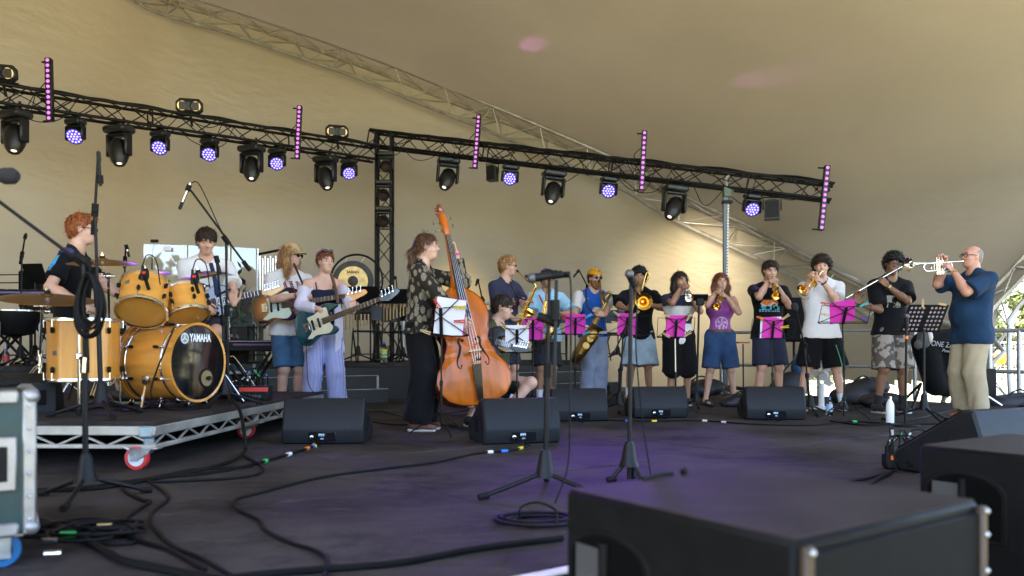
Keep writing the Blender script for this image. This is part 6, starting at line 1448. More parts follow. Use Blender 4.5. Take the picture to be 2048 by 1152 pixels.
patch('chest_print', sx.T, on_body(sx,.1,-.0,.33), sx.tf, sx.sp, .14, .09, lambda u, v: (0 if v < -.01 else 1) if abs(u) < .065*(1 if v < 0 else .5-v*4) and abs(math.sin(u*160)) > .25 else -1, [mat('print_red', (.5,.06,.08), .7), mat('print_yellow', (.55,.40,.05), .7)], sx.t)
sax('alto_saxophone', 'shiny alto saxophone played by the tall boy in a navy tee', topA, bowA, belA, mo, brass, .014, .032, .060, [topA, P(1068,566,9.12), P(1055,562,9.2), mo+V(.02,-.01,.0)])
# boy in light blue
b = at(1092, 10.25); mo = mouth_of(b, 1.71, -82, (-75, -6, 0))
lb_ = person('saxophonist in a light blue polo partly hidden by the microphone', b, 1.71, -82, (-72, -8, 0), lh=dict(w=P(1119,628,9.95), D=V(-.55,-.3,.5), N=V(0,.7,-.3), curl=.5, pole=V(.9,.1,-.6)), rh=dict(w=P(1084,655,9.9), D=V(.4,-.3,.3), N=V(.3,.8,0), curl=.5, pole=V(-1,0,-.5)), skin=sk_tan,
  hair=('mop', h_dark), top=('tee', c_lblue, dict(sleeve=.80, loose=.026, flare=.03, hem=-.05)), bottom=('shorts', c_dgrey, dict(length=.95, loose=.026, flare=.03)), shoes=(shoe_black, sole_w, sockw), extras=(('glasses',), ('strap', mat('strap_red', (.35,.02,.02), .6), [P(1078,590,10.12), P(1086,606,10.05), P(1090,615,10.0)], .010)))
sax('tenor_saxophone', 'brass saxophone of the boy in light blue behind the pink sheet', P(1092,602,9.85), P(1080,672,9.9), P(1105,648,9.75), mo, brass, .016, .036, .070, [P(1092,602,9.85), P(1092,595,9.88), (P(1092,588,9.95)), mo])
# baritone
b = at(1186, 10.78); mo = mouth_of(b, 1.77, -68, (-62, -4, 0))
topB, bowB, belB = P(1212,606,10.42), P(1153,708,10.40), P(1195,652,10.18)
br_ = person('bearded baritone saxophonist in a mustard cap, open white shirt and blue tee', b, 1.77, -72, (-62, -4, 0), lh=dict(w=P(1210,632,10.34), D=V(-.7,-.2,.15), N=V(-.2,.8,-.2), curl=.55, pole=V(.9,.1,-.6)), rh=dict(w=P(1146,664,10.36), D=V(.85,-.1,-.1), N=V(.1,.9,0), curl=.55, pole=V(-.9,-.1,-.5)), skin=sk_fair,
  hair=('short', h_brown), top=('tee', c_blue, dict(sleeve=.3, loose=.018, hem=-.03)), bottom=('trousers', c_grtr, dict(length=1.96, loose=.022, flare=.03, folds=.010)), shoes=(shoe_tan, sole_w, None), extras=(('sunglasses',), ('cap', capy, 0., False), ('beard', h_lb)), build=1.05)
T = Field(np.min([q for a in br_.arms.values() for q in a[:2]]+[br_.pel-.25], 0)-.14, np.max([q for a in br_.arms.values() for q in a[:2]]+[br_.neck], 0)+.12, .0095)
T.add(('c', br_.pel-br_.sp*.02, br_.pel+br_.sp*.40, .178, .160, br_.tf, .74), .03); T.add(('c', br_.pel+br_.sp*.44-br_.tl*.13, br_.pel+br_.sp*.44+br_.tl*.13, .085, .085, br_.tf, .9), .04)
for sd in (1, -1): S0, E, W = br_.arms[sd][:3]; T.add(('c', S0, S0+(E-S0)*1.0, .070, .080, None, 1, ((S0+(E-S0)*.82, nrm(E-S0)),)), .02)
x, y, z = T.xyz((slice(None),)*3); lat = (x-br_.pel[0])*br_.tl[0]+(y-br_.pel[1])*br_.tl[1]; fw = (x-br_.pel[0])*br_.tf[0]+(y-br_.pel[1])*br_.tf[1]
T.F = np.maximum(T.F, np.where(fw > .0, .10-np.abs(lat), -1).astype(np.float32)); T.cutp(('e', br_.neck+br_.tf*.03, V(.08,.08,.08), np.eye(3)), .01); T.plane(br_.pel-V(0,0,.12), V(0,0,-1)); T.wrinkle(.011, 30, 2); T.build('open_shirt', c_wht2, br_.t)
patch('shirt_print', br_.T, on_body(br_,.1,.0,.28), br_.tf, br_.sp, .17, .15, lambda u, v: (1 if abs(v-.35*u) < .010 else 0) if u*u+v*v < .068**2 or (abs(v-.35*u) < .010 and abs(u) < .085) else -1, [mat('print_cream', (.62,.56,.42), .7), mat('print_pinkline', (.55,.10,.25), .7)], br_.t)
mb = MB()
for a, c in ((1172,582),(1206,588)): mb.tube(spline([P(a,c-4,10.62), P(a+2,c+28,10.5), P(1192,632,10.42)], 5), .012, 6)
mb.build('neck_strap', strapb, br_.t)
bs = sax('baritone_saxophone', 'large aged brass baritone saxophone held by the bearded man', topB, bowB, belB, mo, oldbrass, .022, .055, .098, [P(1206,600,10.44), P(1202,590,10.48), mo+V(.01,-.06,.02), mo])
lp = spline([topB, P(1217,596,10.40), P(1222,588,10.38), P(1217,585,10.38), P(1209,590,10.40), P(1204,600,10.42), P(1209,612,10.42)], 5); MB().tube(lp, .019, 10).build('pigtail_loop', oldbrass, bs)
# trombone
b = at(1278, 10.60); mo = mouth_of(b, 1.77, -92, (-98, -4, 0))
tb = person('trombonist in a black tee and pale denim shorts', b, 1.77, -92, (-98, -4, 0), rh=dict(w=P(1254,618,10.12), D=V(.3,-.5,.7), N=V(.7,.1,-.3), curl=.6, pole=V(-1,0,-.6)), lh=dict(w=P(1300,610,10.20), D=V(-.5,-.3,.7), N=V(-.6,.1,-.2), curl=.6, pole=V(1,0,-.7)), skin=sk_tan,
  hair=('curly', h_black), top=('tee', tee_black, dict(sleeve=.8, loose=.024, flare=.03, hem=-.05)), bottom=('shorts', d_light, dict(length=1.0, loose=.035, flare=.05)), shoes=(shoe_tan, sole_w, sockw), stance=.16)
Bc = P(1288,603,9.72); bd_ = nrm(V(-.06,-1,-.06)); t = thing('trombone', Bc, 'brass trombone with its bell towards the front', 'trombone')
ax = [Bc-bd_*q for q in (.62,.45,.30,.20,.12,.07,.04,.015,0)]; rr = [.0075,.0085,.011,.014,.022,.034,.052,.082,.105]
MB().tube(ax, rr, 26, cap=False).tube(ax[::-1][:6], [.104,.080,.050,.032,.020,.012], 26, cap='end').build('bell', brass, t)
bk = P(1298,546,10.42); q = P(1281,585,10.35); MB().tube(spline([ax[0], ax[0]-bd_*.12+V(.02,0,.10), bk+V(.0,0,-.05), bk+V(-.02,0,.01), bk+V(-.05,0,-.05), q, mo+V(.01,-.25,-.01)], 6), .0078, 10).build('tuning_bow', brass, t)
e1 = P(1262,632,9.35); d = nrm(e1-mo); sd_ = nrm(np.cross(d, V(1,0,.3)))*.04
MB().tube([mo+d*.05, e1], .0065, 8).tube([mo+d*.30+sd_, e1+sd_], .0065, 8).tube([e1, e1+d*.04+sd_*.5, e1+sd_], .0065, 8).tube([mo+d*.14, mo+d*.14+sd_], .005, 6).tube([mo+d*.30, mo+d*.30+sd_], .005, 6).build('slide', brass, t); MB().tube([mo+d*.0, mo+d*.02, mo+d*.06], [.014,.011,.006], 10).build('mouthpiece', silver, t)
rod('brace', ax[1], mo+d*.20, .004, brass, t)
# striped tee
b = at(1357, 10.05); hd = (-68, -4, 0); mo = mouth_of(b, 1.66, -84, hd, female=True); be = reach(mo, 1379, 595, .47); r, l_ = tr_hands(mo, be); r['pole'] = V(-.6,-.2,-1); l_['pole'] = V(.6,-.1,-1)
def band(c, pr):
    h = (c-pr.pel)@pr.sp/pr.k; return (((h > .165) & (h < .265)) | (h > .395)).astype(int)
st_ = person('trumpeter with shoulder length dark hair in a navy and white banded tee', b, 1.66, -84, hd, female=True, rh=r, lh=l_, skin=sk_tan, hair=('bob', h_dark, .08), top=('tee', [tee_white, tee_navy], dict(sleeve=.62, loose=.022, flare=.02, hem=-.06, matfn=band)),
  bottom=('shorts', c_black, dict(length=1.12, loose=.035, flare=.05, waist=.05)), shoes=(shoe_black, sole_w, None), stance=.14)
trumpet('silver trumpet played in front of the navy and white banded tee', mo, be, silver, 'trumpets of the back row')
# purple vest
b = at(1440, 10.18); hd = (-88, -2, 0); mo = mouth_of(b, 1.655, -90, hd, female=True); be = reach(mo, 1434, 614, .46); r, l_ = tr_hands(mo, be); r['pole'] = V(-.7,-.2,-1); l_['pole'] = V(.7,-.2,-1)
pv = person('trumpeter in a purple sleeveless vest and dark denim shorts', b, 1.655, -90, hd, female=True, rh=r, lh=l_, skin=sk_fair, hair=('long', h_auburn, .20), top=('tank', c_purple, dict(hem=-.0, loose=.014, neckr=.085)), bottom=('shorts', d_dark, dict(length=.98, loose=.024, flare=.03, waist=.055)),
  shoes=None, stance=.22, extras=(('belt', leather, .045), ('watch', strapb, 1)))
def logo(u, v):
    r_ = math.hypot(u, v)
    if .068 < r_ < .080 and v > -.05: return 0
    if v < -.04 and .055 < r_ < .085 and math.sin(u*150) > -.2: return 0
    a = math.atan2(v, u); return 0 if r_ < .058 and abs(math.sin(a*2.5+r_*22)) > .72 else -1
patch('vest_print', pv.T, on_body(pv,.1,.0,.17), pv.tf, pv.sp, .18, .17, logo, [mat('print_lilac', (.58,.45,.60), .7)], pv.t)
mb = MB(); mc = MB()
for sd in (1,-1):
    an, fd = pv.legs[sd][2:4]; o = an*V(1,1,0)+V(0,0,.012); s_ = nrm(np.cross(fd, V(0,0,1)))
    mb.box((0,0,0), (.25,.095,.024), None, .010).xf((0,0,0), np.eye(3)) if False else None
    sl = MB().box((0,0,0), (.26,.095,.024), None, .010).xf(o+fd*.06, np.stack([fd, -s_, V(0,0,1)], 1)); sl.build('sandal_sole', shoe_black, pv.t)
    MB().tube([o+fd*.09+s_*.048+V(0,0,.01), o+fd*.085+s_*.03+V(0,0,.052), o+fd*.085-s_*.03+V(0,0,.052), o+fd*.09-s_*.048+V(0,0,.01)], .016, 6).build('sandal_strap', shoe_black, pv.t)
trumpet('brass trumpet pointed at the front by the girl in purple', mo, be, brass, 'trumpets of the back row')
# black tee
b = at(1536, 9.75); hd = (-88, -14, 0); mo = mouth_of(b, 1.77, -82, hd); be = reach(mo, 1553, 592, .47); r, l_ = tr_hands(mo, be); r['pole'] = V(-.7,-.2,-1); l_['pole'] = V(.5,-.1,-1)
bt = person('trumpeter in a black tee with a coloured skyline print and navy shorts', b, 1.77, -82, hd, rh=r, lh=l_, skin=sk_fair, hair=('quiff', h_dark), top=('tee', tee_black, dict(sleeve=.74, loose=.020, flare=.016, hem=-.05)), bottom=('shorts', c_navysh, dict(length=.95, loose=.026, flare=.03)), shoes=(shoe_black, sole_w, None), stance=.16, extras=(('watch', leather, 1),))
def sky_(u, v):
    if v < -.055 and v > -.068 and math.sin(u*220) > -.3: return 3
    if -.05 < v < .0 and abs(u) < .12: return 0 if (math.sin(u*65) > -.2 or v < -.035) else -1
    if 0 <= v < .075 and abs(u-.0) < .11-.6*abs(v-.03): return 1 if v > .03+.02*math.sin(u*40) else 2
    return -1
patch('shirt_print', bt.T, on_body(bt,.1,-.03,.30), bt.tf, bt.sp, .26, .16, sky_, [mat('print_cyan', (.02,.36,.55), .7), mat('print_orange', (.75,.18,.02), .7), mat('print_white', (.62,.55,.40), .7), mat('print_small', (.3,.4,.45), .7)], bt.t)
trumpet('brass trumpet held slanting down by the man in a black tee', mo, be, brass, 'trumpets of the back row')
# white tee
b = at(1642, 9.20); hd = (-108, -4, 0); mo = mouth_of(b, 1.76, -95, hd); be = reach(mo, 1605, 579, .48); r, l_ = tr_hands(mo, be); r['pole'] = V(-.5,-.2,-1); l_['pole'] = V(.5,-.2,-1)
wt = person('curly haired trumpeter in a white sports tee and black shorts', b, 1.76, -95, hd, rh=r, lh=l_, skin=sk_fair, hair=('curly', h_dark), top=('tee', tee_white, dict(sleeve=.72, loose=.034, flare=.018, hem=-.05)), bottom=('shorts', c_black, dict(length=.97, loose=.035, flare=.045)), shoes=(shoe_black, sole_w, sockw), stance=.27, extras=(('watch', shoe_black, -1, 'wrist_watch'),))
for s_ in (1, -1):
    S0, E = wt.arms[s_][:2]; patch('shoulder_stripes', wt.T, (S0*.8+wt.neck*.2)+V(0,-.02,.03), V(0,-.35,1), (S0-wt.neck), .05, .10, lambda u, v: 0 if abs(math.sin(u*190)) > .75 else -1, [tee_navy], wt.t)
trumpet('brass trumpet aimed left by the curly haired trumpeter in white', mo, be, brass, 'trumpets of the back row')
# flute
b = at(1780, 8.85); hd = (-104, -6, -8); mo = mouth_of(b, 1.75, -84, hd)
e1 = P(1797,546,8.60); e1 = mo+V(.075,-.005,.022); e2 = reach(e1, 1691, 597, .66)
fd_ = nrm(e2-e1); fpt = lambda q: e1+fd_*q
fl = person('flautist with dark curls and sunglasses in a black tee and camouflage shorts', b, 1.75, -84, hd, rh=dict(w=fpt(.53)+V(-.01,.02,-.105), D=V(.1,-.2,1), N=V(.25,-.8,.2), curl=.55, pole=V(-.3,-.3,-1)), lh=dict(w=fpt(.27)+V(.07,-.06,-.075), D=V(-.55,.25,.75), N=V(-.3,.8,.2), curl=.6, pole=V(.7,-.4,-.9)), skin=sk_brown,
  hair=('curly', h_black), top=('tee', tee_black, dict(sleeve=.82, loose=.026, flare=.03, hem=-.03)), bottom=('shorts', c_camo, dict(length=.99, loose=.032, flare=.03)), shoes=(shoe_black, sole_w, sockb), stance=.17, extras=(('sunglasses',), ('watch', gold, -1)))
patch('shirt_print', fl.T, on_body(fl,.1,-.03,.31), fl.tf, fl.sp, .15, .13, lambda u, v: 1 if (math.hypot(u-.01, v-.015) < .034 or (abs(u+.03) < .03 and v < -.01)) else 0, [mat('print_grey', (.30,.30,.26), .7), tee_black], fl.t)
t = thing('flute', e1, 'silver flute held sideways by the flautist with sunglasses', 'flute')
MB().tube([e1, e1+fd_*.66], .0095, 12).build('tube', silver, t); MB().tube([e1-fd_*.01, e1+fd_*.001], .0115, 12).box(e1+fd_*.06+V(0,-.004,.008), (.03,.018,.006), None, .002).build('head_joint', silver, t)
for i in range(11): q = fpt(.23+.036*i); MB().lathe([(0,.006),(.0075,.005),(.008,.0)], q+V(0,-.006,.009), (0,-.5,1), 10).build('key', silver, t)
rod('key_rod', fpt(.2)+V(0,.010,.006), fpt(.64)+V(0,.010,.006), .0028, silver, t)
# man with the silver trumpet
b = at(1943, 8.0); hd = (188, 5, 0); mo = mouth_of(b, 1.73, 192, hd, (-.05,0)); be = reach(mo, 1794, 530, .56); be = mo+nrm(P(1794,531,7.86)-mo)*.60; r, l_ = tr_hands(mo, be); r['pole'] = V(.0,.4,-1); l_['pole'] = V(.1,-.6,-1)
mn = person('balding man in a navy shirt and beige trousers raising a silver trumpet', b, 1.73, 192, hd, rh=r, lh=l_, lean=(-.05,0), skin=sk_red, hair=('bald', h_grey), top=('shirt', c_mannavy, dict(sleeve=.86, loose=.026, flare=.03, hem=-.085, folds=.010, neckr=.07)), bottom=('trousers', c_khaki, dict(length=1.93, loose=.018, flare=.022, folds=.010)), shoes=(shoe_brown, sole_w, None), build=1.18, belly=1.04, stance=.14, extras=(('glasses',), ('watch', gold, -1)))
trumpet('silver trumpet held level by the balding man at the stage edge', mo, be, silver)
# ---------------------------------------------------------------- stands and microphones
micgrille = mat('mic_grille', (.10,.10,.11), .45, .6, var=.4, scale=300); foam = mat('mic_foam', (.014,.014,.016), .95, var=.3, scale=200, bump=.4, bscale=400)
def capsule(t, a, b, kind='ball'):
    """a: head end, b: tail end"""
    a = np.asarray(a, float); b = np.asarray(b, float); d = nrm(b-a); L = np.linalg.norm(b-a)
    if kind == 'ball': MB().ell(a+d*.020, .025).build('mic_grille', micgrille, t); MB().cone(a+d*.035, b, .021, .012, 12).build('mic_body', blackmetal, t)
    elif kind == 'foam': MB().ell(a+d*.04, V(.034,.034,.034)).tube([a+d*.0, a+d*.02, a+d*.06, a+d*.085], [.02,.036,.036,.024], 14).build('windshield', foam, t); MB().cone(a+d*.08, b, .012, .011, 12).build('mic_body', blackmetal, t)
    else: MB().cone(a, a+d*.05, .013, .013, 12).ell(a, .013).build('windshield', foam, t); MB().cone(a+d*.05, b, .0095, .0095, 12).build('mic_body', silver if kind == 'silver' else blackmetal, t)
def tripod(t, base, r=.32, h=.16, tilt=0.4, n=3, m=blackmetal, hub=.055):
    MB().tube([base+V(0,0,h+.06), base+V(0,0,h+.04), base+V(0,0,h*.75), base+V(0,0,h*.55)], [.018,.028,hub*.75,hub], 14).build('base_hub', m, t)
    for i in range(n):
        a = tilt+i*2*math.pi/n; d = V(math.cos(a), math.sin(a), 0); e = base+d*r+V(0,0,.018)
        rod('leg', base+V(0,0,h*.65)+d*.02, e, .011, m, t); MB().cone(e-d*.03+V(0,0,.006), e+d*.02, .016).build('leg_tip', rubber, t)
def micstand(label, base, top, r=.011, mic=None, kind='ball', boom=None, roundbase=False, rb=.32, tilt=.4, cablepts=None, sleeve=True, group=None):
    base = np.asarray(base, float); t = thing('microphone_stand', base, label, 'microphone stand', group)
    top = np.asarray(top, float); h = np.linalg.norm(top-base); d = nrm(top-base)
    if roundbase: MB().lathe([(0,.028),(.05,.026),(.12,.018),(.128,.008),(.125,0)], base, n=28).build('round_base', black, t)
    else: tripod(t, base, rb, .16, tilt)
    if sleeve: rod('lower_tube', base+d*.10, base+d*h*.56, r*1.35, blackmetal, t, 12); MB().cone(base+d*h*.53, base+d*h*.60, r*2.0, n=12).build('clutch', rubber, t); rod('upper_tube', base+d*h*.58, top, r*.85, blackmetal, t, 12)
    else: rod('tube', base+V(0,0,.02), top, r, blackmetal, t, 12)
    if boom is not None:
        a, b = np.asarray(boom[0], float), np.asarray(boom[1], float); rod('boom', a, b, r*.8, blackmetal, t); bd = nrm(b-a)
        MB().cone(top-bd*.04, top+bd*.04, r*1.9).cone(top+V(.02,-.03,0), top-V(.02,-.03,0), r*1.3).cone(b-bd*.09, b, r*1.6).build('boom_clutch', rubber, t)
    if mic is not None:
        a, b = np.asarray(mic[0], float), np.asarray(mic[1], float); capsule(t, a, b, kind); e = np.asarray(boom[0] if boom is not None else top, float)
        c = (a+b)/2*.4+b*.6; MB().cone(c-nrm(b-a)*.025, c+nrm(b-a)*.025, .019, n=10).cone(c, e, .008).build('mic_clip', rubber, t)
    if cablepts is not None: MB().tube(spline([np.asarray(q) for q in cablepts], 8), .0042, 6).build('mic_cable', cable, t)
    return t
Y1 = 3.72; b1 = at(172, Y1); b1[2] = 0
t = micstand('near boom stand with a thick coil of cable hanging on it, by the drum riser', b1, P(167, 520, Y1), boom=(P(-22, 388, 3.55), P(182, 540, 3.75)), mic=(P(36, 352, 3.5), P(-25, 352, 3.5)), kind='foam', rb=.27, tilt=2.8, r=.010)
t = thing('cable_coil', P(180, 545, Y1), 'thick coil of black cable hanging from the near boom stand', 'cable coil')
for k in range(9):
    cx = 178+random.uniform(-8, 8); w2 = random.uniform(24, 37); h2 = random.uniform(44, 64); y0 = 548+random.uniform(-6, 8); Yk = Y1-.03+random.uniform(-.05, .03)
    MB().tube(spline([P(cx+w2*math.sin(a)*(.75+.25*math.cos(a)*-1), y0+h2*(1-math.cos(a)), Yk) for a in np.arange(14)*2*math.pi/14], 4, closed=True), .0062, 6, closed=True).build('cable_loop', cable, t)
MB().tube([P(176, 640, Y1-.01), P(172, 680, Y1-.02), P(174, 720, Y1-.02)], .012, 8).build('cable_end', cable, t); MB().cone(P(170, 715, Y1-.03), P(168, 745, Y1-.03), .010).build('connector', silver, t)
Y2 = 5.02; b2 = at(203, Y2)+V(0,0,RH)
micstand('tall thin overhead microphone stand rising beside the drummer', b2, P(190, 420, Y2), boom=(P(197, 303, Y2-.05), P(187, 470, Y2+.02)), mic=(P(197, 306, Y2-.06), P(201, 372, Y2-.05)), kind='pencil', rb=.30, tilt=3.3)
Y3 = 6.35; b3 = at(456, Y3)+V(0,0,RH)
micstand('boom stand holding a silver overhead microphone above the drums', b3, P(452, 480, Y3), boom=(P(384, 384, Y3-.15), P(500, 541, Y3+.1)), mic=(P(360, 416, Y3-.16), P(381, 366, Y3-.16)), kind='silver', rb=.26, tilt=.9, cablepts=[P(381,366,Y3-.16), P(395,365,Y3-.15), P(412,395,Y3-.1), P(432,440,Y3-.05), P(452,480,Y3-.03)])
Y4 = 3.86; b4 = at(1090, Y4)
micstand('near microphone stand with a horizontal microphone before the saxophonists', b4, P(1099, 548, Y4), boom=(P(1050, 553, Y4-.02), P(1140, 549, Y4-.02)), mic=(P(1056, 557, Y4-.03), P(1128, 548, Y4-.03)), kind='ball', rb=.33, tilt=3.6, r=.0095, cablepts=[P(1128,548,Y4-.03), P(1140,556,Y4-.05), P(1142,620,Y4-.06), P(1140,800,Y4-.08), P(1136,930,Y4-.1), P(1110,985,Y4-.25)*V(1,1,0)+V(0,0,.01)])
t_ = thing('telescopic_pole', P(1110, 760, Y4-.1), 'second thinner pole clamped along the near microphone stand', 'pole'); rod('pole', P(1113,560,Y4-.06), P(1108,775,Y4-.06), .009, blackmetal, t_); MB().cone(P(1110,600,Y4-.06), P(1110,640,Y4-.06), .024).cone(P(1075,632,Y4-.03), P(1120,648,Y4-.03), .022).build('clamp', rubber, t_)
Y5 = 4.22; b5 = at(1258, Y5)
micstand('near straight stand with a ball microphone in front of the trombonist', b5, P(1262, 570, Y5), mic=(P(1256, 541, Y5-.03), P(1268, 572, Y5)), kind='ball', rb=.10, tilt=1.2, r=.0115, sleeve=False, cablepts=[P(1268,572,Y5), P(1274,600,Y5-.03), P(1272,700,Y5-.05), P(1285,840,Y5-.05), P(1300,940,Y5-.1), P(1308,965,Y5-.2)*V(1,1,0)+V(0,0,.01)])
Y6 = 7.35; b6 = at(1811, Y6)
micstand('straight stand with round base and silver ball microphone beside the flautist', b6, P(1813, 645, Y6), mic=(P(1813, 628, Y6), P(1813, 660, Y6)), kind='ball', roundbase=True, sleeve=False)
MB().cone(P(1813,672,Y6), P(1813,678,Y6), .015).build('tape_band', orange, bpy.data.objects['microphone_stand.005'] if 'microphone_stand.005' in bpy.data.objects else None)
def smallmic(label, bpx, Y, top, a, b_, kind='pencil', z0=0., rb=.26, tilt=.4): micstand(label, at(bpx, Y)+V(0,0,z0), P(*top, Y), boom=(P(*b_, Y-.1), P(top[0]+(top[0]-b_[0])*.5, top[1]+(top[1]-b_[1])*.5, Y+.05)), mic=(P(*a, Y-.1), P(*b_, Y-.1)), kind=kind, rb=rb, tilt=tilt)
smallmic('boom stand aiming a small microphone at the bearded saxophonist', 1218, 11.1, (1176,575), (1148,553), (1158,540))
smallmic('boom stand with a black microphone at the bell of the left black tee trumpeter', 1621, 8.55, (1609,690), (1587,606), (1592,622), kind='foam')
smallmic('low boom stand crossing in front of the pale denim shorts', 1238, 9.0, (1246,668), (1222,712), (1228,705))
smallmic('boom stand with a small microphone next to the ponytailed double bass player', 806, 11.8, (796,600), (783,566), (792,553), z0=.52)
smallmic('boom stand behind the scroll side of the seated guitarist', 972, 9.6, (965,600), (952,570), (956,560))
smallmic('small boom stand with a snare microphone over the toms', 448, 6.0, (446,640), (440,545), (432,512), z0=RH)
WHO = {'in front of the double bass player': 'double bassist', 'of the seated guitarist beside': 'seated guitarist', 'before the tall boy with the alto': 'alto saxophonist', 'before the bearded baritone': 'bearded saxophonist', 'before the trombonist': 'trombonist', 'with a pale post': 'banded tee trumpeter', 'before the man in the skyline': 'skyline tee trumpeter', 'between the white tee and the flautist': 'flautist'}
def music_stand(label, cx, cy, Y, sheet=None, pegs='', yaw=0., w=.47, h=.25, tilt=18, sw=.24, sh=.31, sx=0., postm=blackmetal, sroll=0., tri=.4, base_dx=0):
    c = P(cx, cy, Y); base = V(c[0]+base_dx, Y+.02, 0); t = thing('music_stand', base, label, 'music stand', 'wire music stands of the band')
    Rm = rotz(R_(yaw))@rotx(R_(tilt)); L = lambda x, z, y=0: c+Rm@V(x, y, z)          # z up along the desk, y away from the front
    fr = [L(-w*.5,-h*.5), L(-w*.5,h*.32), L(-w*.44,h*.5), L(-.03,h*.28)]
    mb = MB(); r = .0042
    for s_ in (-1, 1):
        mb.tube([L(s_*.02,h*.30), L(s_*w*.5,h*.36), L(s_*w*.5,-h*.5)], r, 6).tube([L(0,h*.05), L(s_*w*.5,-h*.48)], r, 6).tube([L(0,h*.05), L(s_*w*.34,h*.55)], r, 6)
    mb.build('desk_wires', blackmetal, t); MB().tube([L(-w*.5,-h*.5), L(w*.5,-h*.5)], .0055, 6).tube([L(-w*.5,-h*.5,.03), L(w*.5,-h*.5,.03)], r, 6).build('desk_ledge', blackmetal, t)
    MB().box((0,0,0), (.028,.012,h*.85), None, .003).xf(L(0,-h*.12,-.008), Rm).build('desk_bracket', blackmetal, t)
    p0 = L(0,-h*.5,.01); rod('upper_post', p0, V(base[0],base[1],p0[2]*.52), .007, postm, t); rod('lower_post', V(base[0],base[1],p0[2]*.54), base+V(0,0,.10), .0105, blackmetal, t)
    MB().cone(V(base[0],base[1],p0[2]*.50), V(base[0],base[1],p0[2]*.55), .015).cone(V(base[0],base[1]-.03,p0[2]*.52), V(base[0],base[1]+.01,p0[2]*.52), .006).build('height_clamp', blackmetal, t)
    for i in range(3):
        a = tri+i*2.094; d = V(math.cos(a), math.sin(a), 0); rod('leg', base+V(0,0,.20), base+d*.27+V(0,0,.012), .006, blackmetal, t); rod('strut', base+V(0,0,.08), base+d*.14+V(0,0,.10), .005, blackmetal, t)
    ring = MB().cone(base+V(0,0,.18), base+V(0,0,.22), .016).build('collar', blackmetal, t)
    if sheet:
        for j, (m, dx, dy, rr) in enumerate(sheet):
            s_ = thing('music_folder' if m is pink else 'sheet_music', L(sx+dx, sh/2-h/2), ('pink card folder' if m is pink else 'white sheet music')+' on the wire stand of the '+[v for k_, v in WHO.items() if k_ in label][0], 'folder' if m is pink else 'sheet music', 'pink folders on the music stands' if m is pink else 'white sheets on the music stands')
            a = R_(sroll+rr); mb = MB(); n = 7; vs = []
            for yy in (.0, .004):
                for i in range(n):
                    for k in range(n):
                        x, z = (i/(n-1)-.5)*sw, (k/(n-1))*sh; wv = .006*math.sin(x*11+z*7+j)*(z/sh)
                        vs.append(L(sx+dx+x*math.cos(a)-z*math.sin(a), -h*.5+.006+dy+z*math.cos(a)+x*math.sin(a), .010+.006*j+yy+wv))
            fs = []
            for q in (0, 1):
                for i in range(n-1):
                    for k in range(n-1):
                        b = q*n*n+i*n+k; f = (b, b+n, b+n+1, b+1); fs.append(f if q == 0 else f[::-1])
            ed = [i*n for i in range(n)]+[(n-1)*n+k for k in range(1, n)]+[i*n+n-1 for i in range(n-2, -1, -1)]+[k for k in range(n-2, 0, -1)]
            for i in range(len(ed)): a_, b_ = ed[i], ed[(i+1) % len(ed)]; fs.append((a_, a_+n*n, b_+n*n, b_))
            mb.add(vs, fs).build('cover' if m is pink else 'page', m, s_)
    who = [v for k_, v in WHO.items() if k_ in label][0]
    CN = dict(w='wooden', r='red', y='yellow', o='orange', t='teal', b='blue', v='violet')
    for (x, z, col, ang) in pegs:
        pc = L(x, z, -.012); g = thing('clothes_peg', pc, CN[col]+' clothes peg, '+('upper' if z > .03 else 'lower' if z < -.05 else 'mid height')+(' drum side' if x < -.05 else ' brass side' if x > .05 else ' middle')+' of the stand of the '+who, 'clothes peg', 'clothes pegs on the music stands')
        Rp = Rm@roty(R_(ang))
        for s_ in (-1, 1): MB().add([(-.045,-.004,s_*.002),(.045,-.004,s_*.006 if s_ > 0 else -.006),(.045,.004,s_*.006),(-.045,.004,s_*.002),(-.045,-.004,s_*.008),(.045,-.004,s_*.014),(.045,.004,s_*.014),(-.045,.004,s_*.008)], [(0,1,2,3),(7,6,5,4),(0,4,5,1),(3,2,6,7),(1,5,6,2),(0,3,7,4)]).xf(pc, Rp).build('jaw', PEG[col], g)
        MB().cone((0,-.008,0), (0,.008,0), .004).xf(pc, Rp).build('spring', chrome, g)
wp, pk = [(paper,0,0,0)], [(pink,0,0,0)]
music_stand('wire music stand in front of the double bass player', 882, 637, 6.55, [(paper,0,.0,-8),(pink,.012,.0,-5)], [(-.03,.13,'r',60),(.16,.10,'y',5),(.15,-.02,'r',0),(-.13,-.11,'w',20)], w=.44, h=.30, sx=.05, tri=.9)
music_stand('wire music stand of the seated guitarist beside the double bass', 1034, 676, 7.30, wp, [(-.13,.12,'w',40),(.10,.13,'w',-65),(-.13,-.10,'w',25),(.10,-.09,'w',-60)], w=.44, h=.28, sw=.215, sh=.25, tri=.2)
music_stand('wire music stand before the tall boy with the alto saxophone', 1066, 655, 8.9, pk, [(-.13,.13,'y',50),(.16,-.0,'b',10)], w=.50, h=.30, sw=.23, sh=.25)
music_stand('wire music stand before the bearded baritone saxophonist', 1151, 648, 9.5, pk, [(-.15,.10,'r',60),(.15,.10,'t',-30),(.13,-.11,'t',-25)], w=.62, h=.26, sw=.24, sh=.24, tri=1.)
music_stand('wire music stand before the trombonist in pale shorts', 1254, 648, 9.4, pk, [(-.13,.13,'w',35),(-.14,.02,'w',15),(.10,.13,'w',-50),(-.28,-.10,'w',-5)], w=.55, h=.28, sw=.22, sh=.26, tri=.7, base_dx=-.09)
